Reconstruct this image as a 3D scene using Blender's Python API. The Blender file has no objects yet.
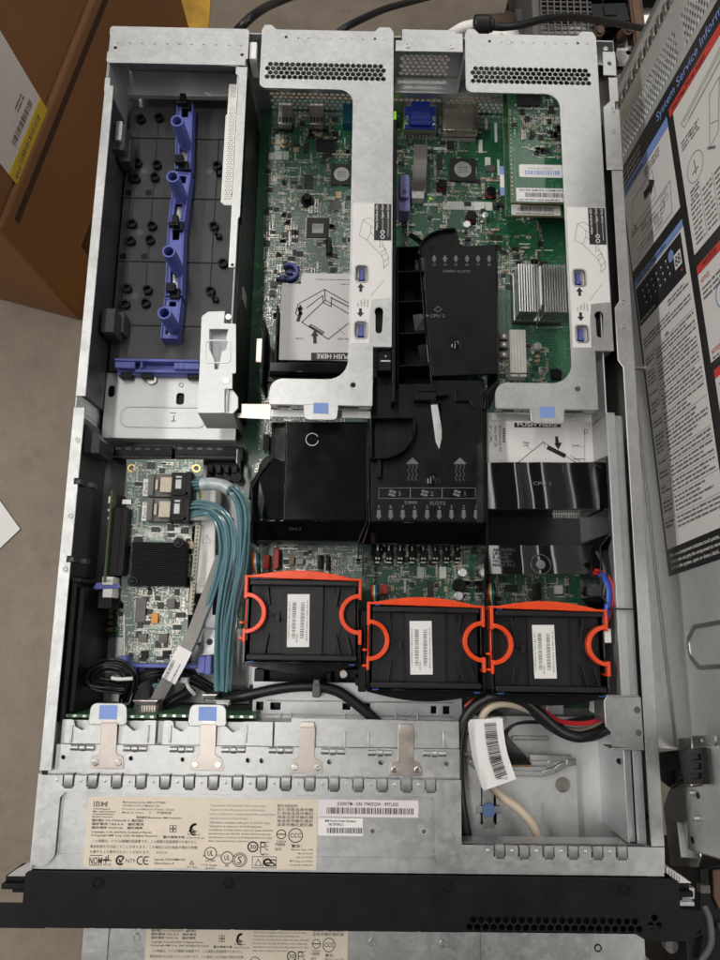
import bpy, bmesh, math, random
from mathutils import Vector, Matrix
from mathutils.geometry import delaunay_2d_cdt
random.seed(7)
SC = bpy.context.scene
COL = SC.collection
PI = math.pi
# ------------------------------------------------------------------ camera and measuring helpers
F = 721.0                                            # focal length in photo pixels (720 wide)
CAM = Vector((.22052, .17285, .63205))
def rotm(rx, ry, rz):
    return Matrix.Rotation(rz, 3, 'Z') @ Matrix.Rotation(ry, 3, 'Y') @ Matrix.Rotation(rx, 3, 'X')
CR = rotm(.19431909, -.01136265, .0145523)
def ray(x, y):
    return CR @ Vector(((x - 360) / F, -(y - 480) / F, -1))
def P(x, y, z=.0855):
    """where a measured photo point lies on the level plane z"""
    d = ray(x, y); t = (z - CAM.z) / d.z
    return (CAM.x + d.x * t, CAM.y + d.y * t)
def P3(x, y, z): return Vector((*P(x, y, z), z))
def fr(x0, y0, s): return lambda X, Y: (x0 + X / s, y0 + Y / s)
def rc(x0, y0, x1, y1, z):
    xm, ym = (x0 + x1) / 2, (y0 + y1) / 2
    return P(x0, ym, z)[0], P(x1, ym, z)[0], P(xm, y1, z)[1], P(xm, y0, z)[1]
H = .0855; L = .681; W = .4436

# ------------------------------------------------------------------ mesh builder
def in_poly(p, poly):
    x, y = p; c = False; n = len(poly)
    for i in range(n):
        x1, y1 = poly[i]; x2, y2 = poly[i - 1]
        if (y1 > y) != (y2 > y) and x < (x2 - x1) * (y - y1) / (y2 - y1) + x1: c = not c
    return c
TEXT = {}
def text_mesh(s, res=2):
    k = (s, res)
    if k not in TEXT:
        c = bpy.data.curves.new('lettering', 'FONT'); c.body = s; c.resolution_u = res; c.offset = .010
        o = bpy.data.objects.new('lettering', c); m = o.to_mesh()
        vs = [(v.co.x, v.co.y) for v in m.vertices]; fs = [tuple(p.vertices) for p in m.polygons]
        o.to_mesh_clear(); bpy.data.objects.remove(o); bpy.data.curves.remove(c)
        TEXT[k] = (vs, fs)
    return TEXT[k]
class MB:
    def __init__(s): s.v = []; s.f = []; s.m = []
    def add(s, vs, fs, m=0, M=None):
        n = len(s.v)
        s.v += [tuple(M @ Vector(v)) for v in vs] if M is not None else [tuple(v) for v in vs]
        s.f += [tuple(i + n for i in f) for f in fs]; s.m += [m] * len(fs); return s
    def box(s, x0, x1, y0, y1, z0, z1, m=0, M=None):
        if x0 > x1: x0, x1 = x1, x0
        if y0 > y1: y0, y1 = y1, y0
        if z0 > z1: z0, z1 = z1, z0
        return s.add([(x0,y0,z0),(x1,y0,z0),(x1,y1,z0),(x0,y1,z0),(x0,y0,z1),(x1,y0,z1),(x1,y1,z1),(x0,y1,z1)],
              [(3,2,1,0),(4,5,6,7),(0,1,5,4),(1,2,6,5),(2,3,7,6),(3,0,4,7)], m, M)
    def bc(s, cx, cy, w, d, z0, z1, m=0, M=None): return s.box(cx-w/2, cx+w/2, cy-d/2, cy+d/2, z0, z1, m, M)
    def prism(s, poly, z0, z1, m=0, M=None):
        a = sum(poly[i-1][0]*poly[i][1] - poly[i][0]*poly[i-1][1] for i in range(len(poly)))
        if a < 0: poly = poly[::-1]
        n = len(poly)
        f0 = z0 if callable(z0) else (lambda x, y: z0); f1 = z1 if callable(z1) else (lambda x, y: z1)
        vs = [(x, y, f0(x, y)) for x, y in poly] + [(x, y, f1(x, y)) for x, y in poly]
        return s.add(vs, [tuple(range(n))[::-1], tuple(range(n, 2*n))] + [(i, (i+1) % n, n+(i+1) % n, n+i) for i in range(n)], m, M)
    def plate(s, outer, holes, z0, z1, m=0, M=None):
        """sheet with real openings"""
        loops = [list(outer)] + [list(h) for h in holes]
        pts = []; edges = []
        for lp in loops:
            b = len(pts); pts += [Vector(p) for p in lp]
            edges += [(b+i, b+(i+1) % len(lp)) for i in range(len(lp))]
        ov, oe, of, a, b_, c = delaunay_2d_cdt(pts, edges, [], 0, 1e-7)
        ov = [(v.x, v.y) for v in ov]
        boxes = [(min(p[0] for p in h), max(p[0] for p in h), min(p[1] for p in h), max(p[1] for p in h), h) for h in loops[1:]]
        tri = []
        for f in of:
            cx = sum(ov[i][0] for i in f)/len(f); cy = sum(ov[i][1] for i in f)/len(f)
            if not in_poly((cx, cy), loops[0]): continue
            if any(x0 <= cx <= x1 and y0 <= cy <= y1 and in_poly((cx, cy), h) for x0, x1, y0, y1, h in boxes): continue
            ar = sum(ov[f[i-1]][0]*ov[f[i]][1] - ov[f[i]][0]*ov[f[i-1]][1] for i in range(len(f)))
            tri.append(tuple(f) if ar > 0 else tuple(f)[::-1])
        n = len(ov)
        vs = [(x, y, z0) for x, y in ov] + [(x, y, z1) for x, y in ov]
        cnt = {}
        for f in tri:
            for i in range(len(f)):
                e = (f[i-1], f[i]); cnt[e] = 1
        fs = [f[::-1] for f in tri] + [tuple(i+n for i in f) for f in tri]
        for (i, j) in list(cnt):
            if (j, i) not in cnt: fs.append((i, j, j+n, i+n))
        return s.add(vs, fs, m, M)
    def cyl(s, cx, cy, z0, z1, r0, r1=None, n=20, m=0, M=None):
        r1 = r0 if r1 is None else r1
        a = [(math.cos(2*PI*i/n), math.sin(2*PI*i/n)) for i in range(n)]
        vs = [(cx+r0*c, cy+r0*d, z0) for c, d in a] + [(cx+r1*c, cy+r1*d, z1) for c, d in a]
        return s.add(vs, [tuple(range(n))[::-1], tuple(range(n, 2*n))] + [(i, (i+1) % n, n+(i+1) % n, n+i) for i in range(n)], m, M)
    def pipe(s, cx, cy, z0, z1, ro, ri, n=20, m=0, M=None, a0=0, a1=2*PI):
        full = abs(a1-a0-2*PI) < 1e-6; k = n if full else n+1
        vs = []
        for i in range(k):
            t = a0+(a1-a0)*i/n; c, d = math.cos(t), math.sin(t)
            vs += [(cx+ro*c, cy+ro*d, z0), (cx+ro*c, cy+ro*d, z1), (cx+ri*c, cy+ri*d, z1), (cx+ri*c, cy+ri*d, z0)]
        fs = []
        for i in range(n):
            j = (i+1) % k
            for q in range(4): fs.append((4*i+q, 4*j+q, 4*j+(q+1) % 4, 4*i+(q+1) % 4))
        if not full: fs += [(0, 1, 2, 3), (4*n+3, 4*n+2, 4*n+1, 4*n)]
        return s.add(vs, fs, m, M)
    def tube(s, pts, r, n=8, m=0, steps=6, closed_ends=True, flat=1.0):
        pts = [Vector(p) for p in pts]
        path = []
        if len(pts) > 2 and steps > 1:
            q = [2*pts[0]-pts[1]] + pts + [2*pts[-1]-pts[-2]]
            for i in range(1, len(q)-2):
                for k in range(steps):
                    t = k/steps
                    path.append(.5*((2*q[i]) + (q[i+1]-q[i-1])*t + (2*q[i-1]-5*q[i]+4*q[i+1]-q[i+2])*t*t + (3*q[i]-q[i-1]-3*q[i+1]+q[i+2])*t**3))
            path.append(pts[-1])
        else: path = pts
        vs = []; up = Vector((0, 0, 1)); nrm = None
        for i, p in enumerate(path):
            d = (path[min(i+1, len(path)-1)] - path[max(i-1, 0)]).normalized()
            if nrm is None:
                nrm = up - d*up.dot(d)
                if nrm.length < .05: nrm = Vector((1, 0, 0)) - d*d.x
            else: nrm = nrm - d*nrm.dot(d)
            nrm.normalize(); bi = d.cross(nrm)
            for k in range(n):
                a = 2*PI*k/n
                vs.append(p + bi*(r*math.cos(a)) + nrm*(r*flat*math.sin(a)))
        fs = []
        for i in range(len(path)-1):
            for k in range(n): fs.append((i*n+k, i*n+(k+1) % n, (i+1)*n+(k+1) % n, (i+1)*n+k))
        if closed_ends: fs += [tuple(range(n))[::-1], tuple((len(path)-1)*n+k for k in range(n))]
        return s.add(vs, fs, m)
    def text(s, body, o, ex, ey, cap, m=0, align='L', width=None, res=2):
        vs, fs = text_mesh(body, res)
        if not vs: return s
        x0 = min(v[0] for v in vs); x1 = max(v[0] for v in vs)
        k = cap/.7; kx = k if width is None else width/(x1-x0)
        off = {'L': x0, 'C': (x0+x1)/2, 'R': x1}[align]
        ex = Vector(ex); ey = Vector(ey); o = Vector(o)
        return s.add([o + ex*((x-off)*kx) + ey*(y*k) for x, y in vs], fs, m)
    def bars(s, o, ex, ey, length, h, m=0, unit=.00045, n=None, seed=1):
        rnd = random.Random(seed); o = Vector(o); ex = Vector(ex); ey = Vector(ey); t = 0
        while t < length:
            w = unit*rnd.choice((1, 1, 1.6, 2.2)); g = unit*rnd.choice((1, 1.2, 2))
            w = min(w, length-t)
            a = o+ex*t; b = o+ex*(t+w); s.add([a, b, b+ey*h, a+ey*h], [(0, 1, 2, 3)], m); t += w+g
        return s
    def greek(s, o, ex, ey, width, lh, lines, m=0, fill=.45, seed=1, ragged=True):
        """lines of print too small to read"""
        rnd = random.Random(seed); o = Vector(o); ex = Vector(ex); ey = Vector(ey)
        for i in range(lines):
            t = 0; lim = width*(rnd.uniform(.55, 1) if ragged and rnd.random() < .3 else 1)
            while t < lim:
                w = lh*rnd.uniform(.8, 3.2); w = min(w, lim-t)
                a = o-ey*(i*lh)+ex*t; b = a+ex*w; h = ey*(lh*fill*rnd.uniform(.8, 1.1))
                s.add([a, b, b+h, a+h], [(0, 1, 2, 3)], m); t += w+lh*.35
        return s
    def line(s, pts, w, ez, m=0, closed=False):
        """drawn line on a flat surface with normal ez"""
        pts = [Vector(p) for p in pts]; ez = Vector(ez)
        if closed: pts.append(pts[0])
        for a, b in zip(pts, pts[1:]):
            d = (b-a)
            if d.length < 1e-9: continue
            q = d.normalized().cross(ez)*(w/2); e = d.normalized()*(w/2)
            s.add([a-q-e, b-q+e, b+q+e, a+q-e], [(0, 1, 2, 3)], m)
        return s
def rpoly(pts, r, n=6):
    """polygon with rounded corners; r a number or one per corner"""
    out = []; k = len(pts)
    rs = r if isinstance(r, (list, tuple)) else [r]*k
    for i in range(k):
        p = Vector(pts[i]); a = Vector(pts[i-1])-p; b = Vector(pts[(i+1) % k])-p
        if rs[i] <= 0: out.append((p.x, p.y)); continue
        ra = min(rs[i], a.length*.49, b.length*.49)
        ang = a.angle(b); d = ra/max(math.tan(ang/2), 1e-4); d = min(d, a.length*.499, b.length*.499); ra = d*math.tan(ang/2)
        c = p+(a.normalized()+b.normalized()).normalized()*(ra/math.sin(ang/2))
        s0 = p+a.normalized()*d-c; s1 = p+b.normalized()*d-c
        t0 = math.atan2(s0.y, s0.x); t1 = math.atan2(s1.y, s1.x); dt = (t1-t0+PI) % (2*PI)-PI
        for j in range(n+1):
            t = t0+dt*j/n; out.append((c.x+ra*math.cos(t), c.y+ra*math.sin(t)))
    return out
def rect(x0, x1, y0, y1): return [(x0, y0), (x1, y0), (x1, y1), (x0, y1)]
def rrect(x0, x1, y0, y1, r, n=5): return rpoly(rect(x0, x1, y0, y1), r, n)
def circ(cx, cy, r, n=14): return [(cx+r*math.cos(2*PI*i/n), cy+r*math.sin(2*PI*i/n)) for i in range(n)]
def hexes(x0, x1, y0, y1, pitch, r, flip=False):
    out = []; dy = pitch*.866; j = 0; y = y0+r
    while y <= y1-r+1e-6:
        x = x0+r+(pitch/2 if j % 2 else 0)
        while x <= x1-r+1e-6:
            out.append([(x+r*math.cos(PI/6+PI/3*i), y+r*math.sin(PI/6+PI/3*i)) for i in range(6)]); x += pitch
        y += dy; j += 1
    return out
ROOT = {}
def setp(o, label=None, cat=None, group=None, kind=None):
    if label: o['label'] = label
    if cat: o['category'] = cat
    if group: o['group'] = group
    if kind: o['kind'] = kind
    return o
def thing(name, label, cat, loc, group=None):
    o = bpy.data.objects.new(name, None); COL.objects.link(o); o.location = loc; o.empty_display_size = .02
    ROOT[o.name] = Vector(loc); return setp(o, label, cat, group)
def B(mb, name, mats, parent=None, bev=0, label=None, ang=35, seg=2, local=False):
    me = bpy.data.meshes.new(name)
    off = Vector((0, 0, 0))
    if parent is not None and not local:
        p = parent
        while p.parent: p = p.parent
        off = ROOT[p.name]
    me.from_pydata([(v[0]-off.x, v[1]-off.y, v[2]-off.z) for v in mb.v], [], mb.f)
    if not isinstance(mats, (list, tuple)): mats = [mats]
    for m in mats: me.materials.append(m)
    me.polygons.foreach_set('material_index', mb.m)
    me.polygons.foreach_set('use_smooth', [True]*len(mb.f))
    me.update(); me.set_sharp_from_angle(angle=math.radians(ang))
    o = bpy.data.objects.new(name, me); COL.objects.link(o)
    if parent is not None: o.parent = parent
    if bev:
        b = o.modifiers.new('bevel', 'BEVEL'); b.width = bev; b.segments = seg; b.limit_method = 'ANGLE'; b.angle_limit = math.radians(40)
    if label: o['label'] = label
    return o
def top(mb, name, mats, label, cat, bev=0, group=None, kind=None, **k):
    return setp(B(mb, name, mats, None, bev, **k), label, cat, group, kind)
def copy_tree(o, parent=None):
    c = o.copy(); COL.objects.link(c); c.parent = parent
    for ch in list(o.children): copy_tree(ch, c)
    return c

# ------------------------------------------------------------------ materials
def mat(name, col, rough=.5, metal=0., coat=0., var=0., scale=40., bump=0., bscale=None, rvar=0., sub=None, spec=.5, stretch=None, detail=4):
    m = bpy.data.materials.new(name); m.use_nodes = True
    nt = m.node_tree; b = nt.nodes['Principled BSDF']
    b.inputs['Base Color'].default_value = (*col, 1); b.inputs['Roughness'].default_value = rough
    b.inputs['Metallic'].default_value = metal; b.inputs['Coat Weight'].default_value = coat; b.inputs['Coat Roughness'].default_value = .1
    b.inputs['Specular IOR Level'].default_value = spec
    if var or bump or rvar:
        tc = nt.nodes.new('ShaderNodeTexCoord'); mp = nt.nodes.new('ShaderNodeMapping'); nt.links.new(tc.outputs['Object'], mp.inputs[0])
        if stretch: mp.inputs['Scale'].default_value = stretch
        n = nt.nodes.new('ShaderNodeTexNoise'); n.inputs['Scale'].default_value = scale; n.inputs['Detail'].default_value = detail; n.inputs['Roughness'].default_value = .6
        nt.links.new(mp.outputs[0], n.inputs['Vector'])
        if var:
            r = nt.nodes.new('ShaderNodeValToRGB'); r.color_ramp.elements[0].position = .3; r.color_ramp.elements[1].position = .7
            r.color_ramp.elements[0].color = (*[c*(1-var) for c in col], 1); r.color_ramp.elements[1].color = (*[min(1, c*(1+var)) for c in (sub or col)], 1)
            nt.links.new(n.outputs['Fac'], r.inputs[0]); nt.links.new(r.outputs[0], b.inputs['Base Color'])
        if rvar:
            q = nt.nodes.new('ShaderNodeMapRange'); q.inputs[3].default_value = max(.02, rough-rvar); q.inputs[4].default_value = min(1, rough+rvar)
            q.inputs[1].default_value = .3; q.inputs[2].default_value = .7
            nt.links.new(n.outputs['Fac'], q.inputs[0]); nt.links.new(q.outputs[0], b.inputs['Roughness'])
        if bump:
            n2 = nt.nodes.new('ShaderNodeTexNoise'); n2.inputs['Scale'].default_value = bscale or scale*4; n2.inputs['Detail'].default_value = 3
            nt.links.new(mp.outputs[0], n2.inputs['Vector'])
            u = nt.nodes.new('ShaderNodeBump'); u.inputs['Strength'].default_value = bump; u.inputs['Distance'].default_value = .0006
            nt.links.new(n2.outputs['Fac'], u.inputs['Height']); nt.links.new(u.outputs[0], b.inputs['Normal'])
    return m
def steel_mat(name, lo, hi, rough, scale=260, metal=1.):
    """galvanised sheet: small crystal spangle, smears and faint scratches"""
    m = bpy.data.materials.new(name); m.use_nodes = True; nt = m.node_tree; b = nt.nodes['Principled BSDF']; b.inputs['Metallic'].default_value = metal
    tc = nt.nodes.new('ShaderNodeTexCoord')
    v = nt.nodes.new('ShaderNodeTexVoronoi'); v.inputs['Scale'].default_value = scale; nt.links.new(tc.outputs['Object'], v.inputs['Vector'])
    n = nt.nodes.new('ShaderNodeTexNoise'); n.inputs['Scale'].default_value = 28; n.inputs['Detail'].default_value = 7; n.inputs['Roughness'].default_value = .7; nt.links.new(tc.outputs['Object'], n.inputs['Vector'])
    mx = nt.nodes.new('ShaderNodeMix'); mx.data_type = 'FLOAT'; mx.inputs[0].default_value = .80
    sp = nt.nodes.new('ShaderNodeSeparateColor'); nt.links.new(v.outputs['Color'], sp.inputs[0])
    nt.links.new(sp.outputs[0], mx.inputs[2]); nt.links.new(n.outputs['Fac'], mx.inputs[3])
    r = nt.nodes.new('ShaderNodeValToRGB'); r.color_ramp.elements[0].position = .25; r.color_ramp.elements[1].position = .75
    r.color_ramp.elements[0].color = (*lo, 1); r.color_ramp.elements[1].color = (*hi, 1)
    nt.links.new(mx.outputs[0], r.inputs[0]); nt.links.new(r.outputs[0], b.inputs['Base Color'])
    q = nt.nodes.new('ShaderNodeMapRange'); q.inputs[3].default_value = rough-.05; q.inputs[4].default_value = rough+.06; q.inputs[1].default_value = .25; q.inputs[2].default_value = .75
    nt.links.new(mx.outputs[0], q.inputs[0]); nt.links.new(q.outputs[0], b.inputs['Roughness'])
    mp = nt.nodes.new('ShaderNodeMapping'); mp.inputs['Scale'].default_value = (60, 900, 300); nt.links.new(tc.outputs['Object'], mp.inputs[0])
    n3 = nt.nodes.new('ShaderNodeTexNoise'); n3.inputs['Scale'].default_value = 1.; n3.inputs['Detail'].default_value = 2; nt.links.new(mp.outputs[0], n3.inputs['Vector'])
    u = nt.nodes.new('ShaderNodeBump'); u.inputs['Strength'].default_value = .12; u.inputs['Distance'].default_value = .0004
    nt.links.new(n3.outputs['Fac'], u.inputs['Height']); nt.links.new(u.outputs[0], b.inputs['Normal'])
    return m
def pcb_mat(name, base, trace, rough=.32):
    m = bpy.data.materials.new(name); m.use_nodes = True; nt = m.node_tree; b = nt.nodes['Principled BSDF']
    b.inputs['Roughness'].default_value = rough; b.inputs['Coat Weight'].default_value = .7; b.inputs['Coat Roughness'].default_value = .24
    tc = nt.nodes.new('ShaderNodeTexCoord')
    acc = None
    for sc, st, th in ((130, (1, .35, 1), .06), (170, (.3, 1, 1), .05), (70, (1, 1, 1), .035)):
        mp = nt.nodes.new('ShaderNodeMapping'); mp.inputs['Scale'].default_value = st; mp.inputs['Location'].default_value = (sc, 0, 0); nt.links.new(tc.outputs['Object'], mp.inputs[0])
        v = nt.nodes.new('ShaderNodeTexVoronoi'); v.distance = 'CHEBYCHEV'; v.feature = 'DISTANCE_TO_EDGE' if False else 'F1'; v.inputs['Scale'].default_value = sc; nt.links.new(mp.outputs[0], v.inputs['Vector'])
        w = nt.nodes.new('ShaderNodeMath'); w.operation = 'MULTIPLY'; w.inputs[1].default_value = 5; nt.links.new(v.outputs['Distance'], w.inputs[0])
        fr_ = nt.nodes.new('ShaderNodeMath'); fr_.operation = 'FRACT'; nt.links.new(w.outputs[0], fr_.inputs[0])
        g = nt.nodes.new('ShaderNodeMath'); g.operation = 'GREATER_THAN'; g.inputs[1].default_value = .72; nt.links.new(fr_.outputs[0], g.inputs[0])
        if acc is None: acc = g
        else:
            a = nt.nodes.new('ShaderNodeMath'); a.operation = 'MAXIMUM' if sc != 70 else 'MULTIPLY'
            nt.links.new(acc.outputs[0], a.inputs[0]); nt.links.new(g.outputs[0], a.inputs[1]); acc = a
    n = nt.nodes.new('ShaderNodeTexNoise'); n.inputs['Scale'].default_value = 22; nt.links.new(tc.outputs['Object'], n.inputs['Vector'])
    k = nt.nodes.new('ShaderNodeMath'); k.operation = 'MULTIPLY'; nt.links.new(acc.outputs[0], k.inputs[0]); nt.links.new(n.outputs['Fac'], k.inputs[1])
    mx = nt.nodes.new('ShaderNodeMix'); mx.data_type = 'RGBA'; mx.inputs[6].default_value = (*base, 1); mx.inputs[7].default_value = (*trace, 1)
    nt.links.new(k.outputs[0], mx.inputs[0]); nt.links.new(mx.outputs[2], b.inputs['Base Color'])
    u = nt.nodes.new('ShaderNodeBump'); u.inputs['Strength'].default_value = .35; u.inputs['Distance'].default_value = .0002
    nt.links.new(acc.outputs[0], u.inputs['Height']); nt.links.new(u.outputs[0], b.inputs['Normal']); nt.links.new(u.outputs[0], b.inputs['Coat Normal'])
    return m
STEEL = steel_mat('galvanised_steel', (.46, .465, .465), (.63, .63, .625), .40)
STEELD = steel_mat('plain_zinc_steel', (.46, .47, .475), (.58, .59, .595), .42, 300, .75)
STEELB = steel_mat('lightened_steel', (.56, .57, .57), (.68, .69, .69), .45, 300, .55)  # paler steel copy, offsets the shade deep in the bays and on the lid
BAF = mat('polished_black_plastic', (.004, .004, .0045), .075)
STEELI = steel_mat('dull_zinc_steel', (.36, .375, .385), (.46, .475, .485), .45, 300, .45)
CLIP = mat('spring_steel', (.64, .57, .53), .36, 1, var=.08, scale=90, rvar=.06)
ALU = mat('aluminium', (.78, .78, .77), .36, 1, var=.06, scale=120, rvar=.06)
SHINY = mat('bright_metal', (.8, .8, .78), .2, 1)
BLK = mat('black_plastic', (.0045, .0045, .005), .34, spec=.22, var=.25, scale=60, rvar=.08, bump=.15, bscale=1500)
GLOSS = mat('glossy_black_plastic', (.0045, .0045, .005), .12, var=.2, scale=30, rvar=.05, bump=.03, bscale=120)
TRAY = mat('dark_grey_plastic', (.045, .046, .049), .36, spec=.4, var=.22, scale=45, rvar=.1, bump=.25, bscale=1200)
FANB = mat('fan_body_plastic', (.014, .014, .015), .36, spec=.3, var=.2, scale=70, rvar=.06, bump=.2, bscale=1800)
BEZ = mat('black_painted_steel', (.0085, .0085, .0095), .42, spec=.16, var=.2, scale=50, rvar=.06, bump=.1, bscale=2200)
BLUE = mat('blue_touch_plastic', (.095, .112, .37), .42, var=.12, scale=60, rvar=.06)
ORANGE = mat('orange_plastic', (.80, .070, .014), .26, var=.07, scale=50, rvar=.06)
REDP = mat('red_plastic', (.45, .03, .02), .4, var=.1, scale=60)
PCB = pcb_mat('green_circuit_board', (.014, .095, .044), (.09, .27, .15))
PCBL = pcb_mat('glare_green_grey_board', (.085, .145, .118), (.42, .49, .44), .36)  # greyed and paled to paint in the glare on the main board
PCBR = pcb_mat('controller_circuit_board', (.085, .150, .115), (.68, .72, .66), .34)  # traces whitened to paint in the glare off the pads
EDGE = mat('board_edge', (.22, .17, .07), .5)
CHIP = mat('black_chip', (.012, .014, .015), .45, var=.2, scale=300)
CHIPG = mat('grey_chip', (.10, .095, .09), .5, var=.15, scale=200)
SILV = mat('silver_metal', (.62, .61, .58), .34, 1, var=.1, scale=200)
TIN = mat('solder', (.62, .60, .56), .3, 1)
TAN = mat('ceramic_capacitor', (.42, .32, .20), .45, var=.3, scale=300)
WHT = mat('white_plastic', (.80, .785, .75), .5, var=.06, scale=80)
SILK = mat('white_silkscreen', (.62, .66, .62), .6)
GOLD = mat('gold', (.75, .52, .2), .3, 1)
BEIGE = mat('beige_label_paper', (.66, .58, .475), .48, var=.04, scale=60)
PAPER = mat('white_label_paper', (.78, .755, .74), .5, var=.035, scale=50)
PINKP = mat('pale_label_paper', (.70, .64, .66), .45, var=.04, scale=40)
INK = mat('black_ink', (.018, .018, .02), .5)
INKG = mat('grey_ink', (.16, .15, .14), .55)
INKL = mat('pale_ink', (.32, .31, .31), .5)
DULL = mat('worn_white_ink', (.15, .15, .15), .5)
LBLUE = mat('blue_label', (.20, .31, .64), .45, var=.05, scale=90)
RED = mat('red_print', (.60, .045, .035), .45)
VGA = mat('blue_connector', (.010, .032, .30), .38, var=.1, scale=90)
CARD = mat('cardboard', (.245, .110, .042), .78, var=.09, scale=5, bump=.3, bscale=260)
CARDD = mat('cardboard_print', (.05, .022, .010), .8)
YEL = mat('yellow_print', (.70, .50, .03), .5, var=.08, scale=60)
YELF = mat('yellow_floor_paint', (.62, .34, .03), .55, var=.2, scale=25)
CABLE = mat('black_cable', (.010, .010, .011), .38, bump=.1, bscale=900)
BEIGEC = mat('beige_cable', (.56, .46, .36), .45)
SAS = mat('blue_cable', (.105, .215, .25), .18, var=.12, scale=25, coat=.8)
GREYC = mat('grey_ribbon', (.23, .215, .205), .45, var=.08, scale=300)
REDC = mat('red_wire', (.50, .015, .02), .4)
BLUC = mat('blue_wire', (.02, .07, .42), .4)
YELC = mat('yellow_wire', (.65, .45, .03), .4)
GRNC = mat('green_wire', (.02, .2, .06), .4)
BROWN = mat('rusty_brown_metal', (.11, .06, .035), .6, var=.4, scale=30)
CLEAR = mat('frosted_sleeve', (.36, .41, .42), .25, var=.25, scale=200)
LED = mat('green_lamp', (.35, .8, .05), .4)
_b = LED.node_tree.nodes['Principled BSDF']; _b.inputs['Emission Color'].default_value = (.45, 1, .05, 1); _b.inputs['Emission Strength'].default_value = .35
def concrete():
    m = bpy.data.materials.new('concrete'); m.use_nodes = True; nt = m.node_tree; b = nt.nodes['Principled BSDF']; b.inputs['Roughness'].default_value = .62
    tc = nt.nodes.new('ShaderNodeTexCoord')
    def noise(s, d, r=.6):
        n = nt.nodes.new('ShaderNodeTexNoise'); n.inputs['Scale'].default_value = s; n.inputs['Detail'].default_value = d; n.inputs['Roughness'].default_value = r
        nt.links.new(tc.outputs['Object'], n.inputs['Vector']); return n
    a = noise(2.2, 6); c = noise(38, 8, .75); s = noise(9, 3)
    r = nt.nodes.new('ShaderNodeValToRGB'); e = r.color_ramp.elements; e[0].position = .3; e[0].color = (.150, .118, .088, 1); e[1].position = .72; e[1].color = (.300, .240, .184, 1)
    mx = nt.nodes.new('ShaderNodeMix'); mx.data_type = 'FLOAT'; mx.inputs[0].default_value = .45
    nt.links.new(a.outputs['Fac'], mx.inputs[2]); nt.links.new(c.outputs['Fac'], mx.inputs[3]); nt.links.new(mx.outputs[0], r.inputs[0])
    r2 = nt.nodes.new('ShaderNodeValToRGB'); e = r2.color_ramp.elements; e[0].position = .60; e[0].color = (1, 1, 1, 1); e[1].position = .74; e[1].color = (.62, .58, .55, 1)
    nt.links.new(s.outputs['Fac'], r2.inputs[0])
    m2 = nt.nodes.new('ShaderNodeMix'); m2.data_type = 'RGBA'; m2.blend_type = 'MULTIPLY'; m2.inputs[0].default_value = .8
    nt.links.new(r.outputs[0], m2.inputs[6]); nt.links.new(r2.outputs[0], m2.inputs[7]); nt.links.new(m2.outputs[2], b.inputs['Base Color'])
    u = nt.nodes.new('ShaderNodeBump'); u.inputs['Strength'].default_value = .25; u.inputs['Distance'].default_value = .003
    nt.links.new(c.outputs['Fac'], u.inputs['Height']); nt.links.new(u.outputs[0], b.inputs['Normal'])
    return m
CONC = concrete()
EX, EY, EZ = Vector((1, 0, 0)), Vector((0, 1, 0)), Vector((0, 0, 1))
AMB = .07; EXPO = 0.31
LAMPS = [('ceiling_and_fill_lamp', -.27, .75, 2.3, .13, 2.6, 15), ('ceiling_and_fill_lamp', 1.05, 2.3, 2.4, .13, 1.9, 5), ('ceiling_and_fill_lamp', -2.2, .6, 2.4, .25, 3.2, 76), ('ceiling_and_fill_lamp', .4, 3.8, 2.6, .25, 3.2, 26, PI/2), ('ceiling_and_fill_lamp', 2.3, .3, 2.4, .25, 3.2, 34)]  # far-left lamp added to light the lid, rear and far-right ones as fill
# ------------------------------------------------------------------ floor and things around
ZF = -.62
mb = MB(); mb.box(-7, 7, -7, 7, ZF-.05, ZF)
top(mb, 'floor', CONC, 'brown grey concrete floor under everything', 'floor', kind='structure')
mb = MB(); a = P(208, 12, ZF)
mb.prism([(a[0]-.16, a[1]-1.2), (a[0]+.0, a[1]-1.2), (a[0]+.012, 3.5), (a[0]-.15, 3.5)], ZF, ZF+.004)
top(mb, 'floor_line', YELF, 'yellow painted line on the concrete floor', 'floor line', kind='structure')

def card_box(name, label, corner, far, depth, z0, z1, extra):
    """box whose right face runs from corner to far; body lies to the left"""
    c = Vector((*corner, 0)); f = Vector((*far, 0)); d = (f-c).normalized(); n = Vector((-d.y, d.x, 0))
    t = thing(name, label, 'box', (c.x, c.y, z0))
    Lh = (f-c).length
    M = Matrix.Translation((c.x, c.y, 0)) @ Matrix(((d.x, n.x, 0), (d.y, n.y, 0), (0, 0, 1))).to_4x4()
    m = MB(); m.box(0, Lh, 0, depth, z0, z1, M=M); B(m, 'carton', CARD, t, .008, seg=3)
    return t, M, Lh
c_lo = P(83, 322, ZF)
f_lo = P(191, 30, ZF)
dirb = (Vector(f_lo)-Vector(c_lo)); 
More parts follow.
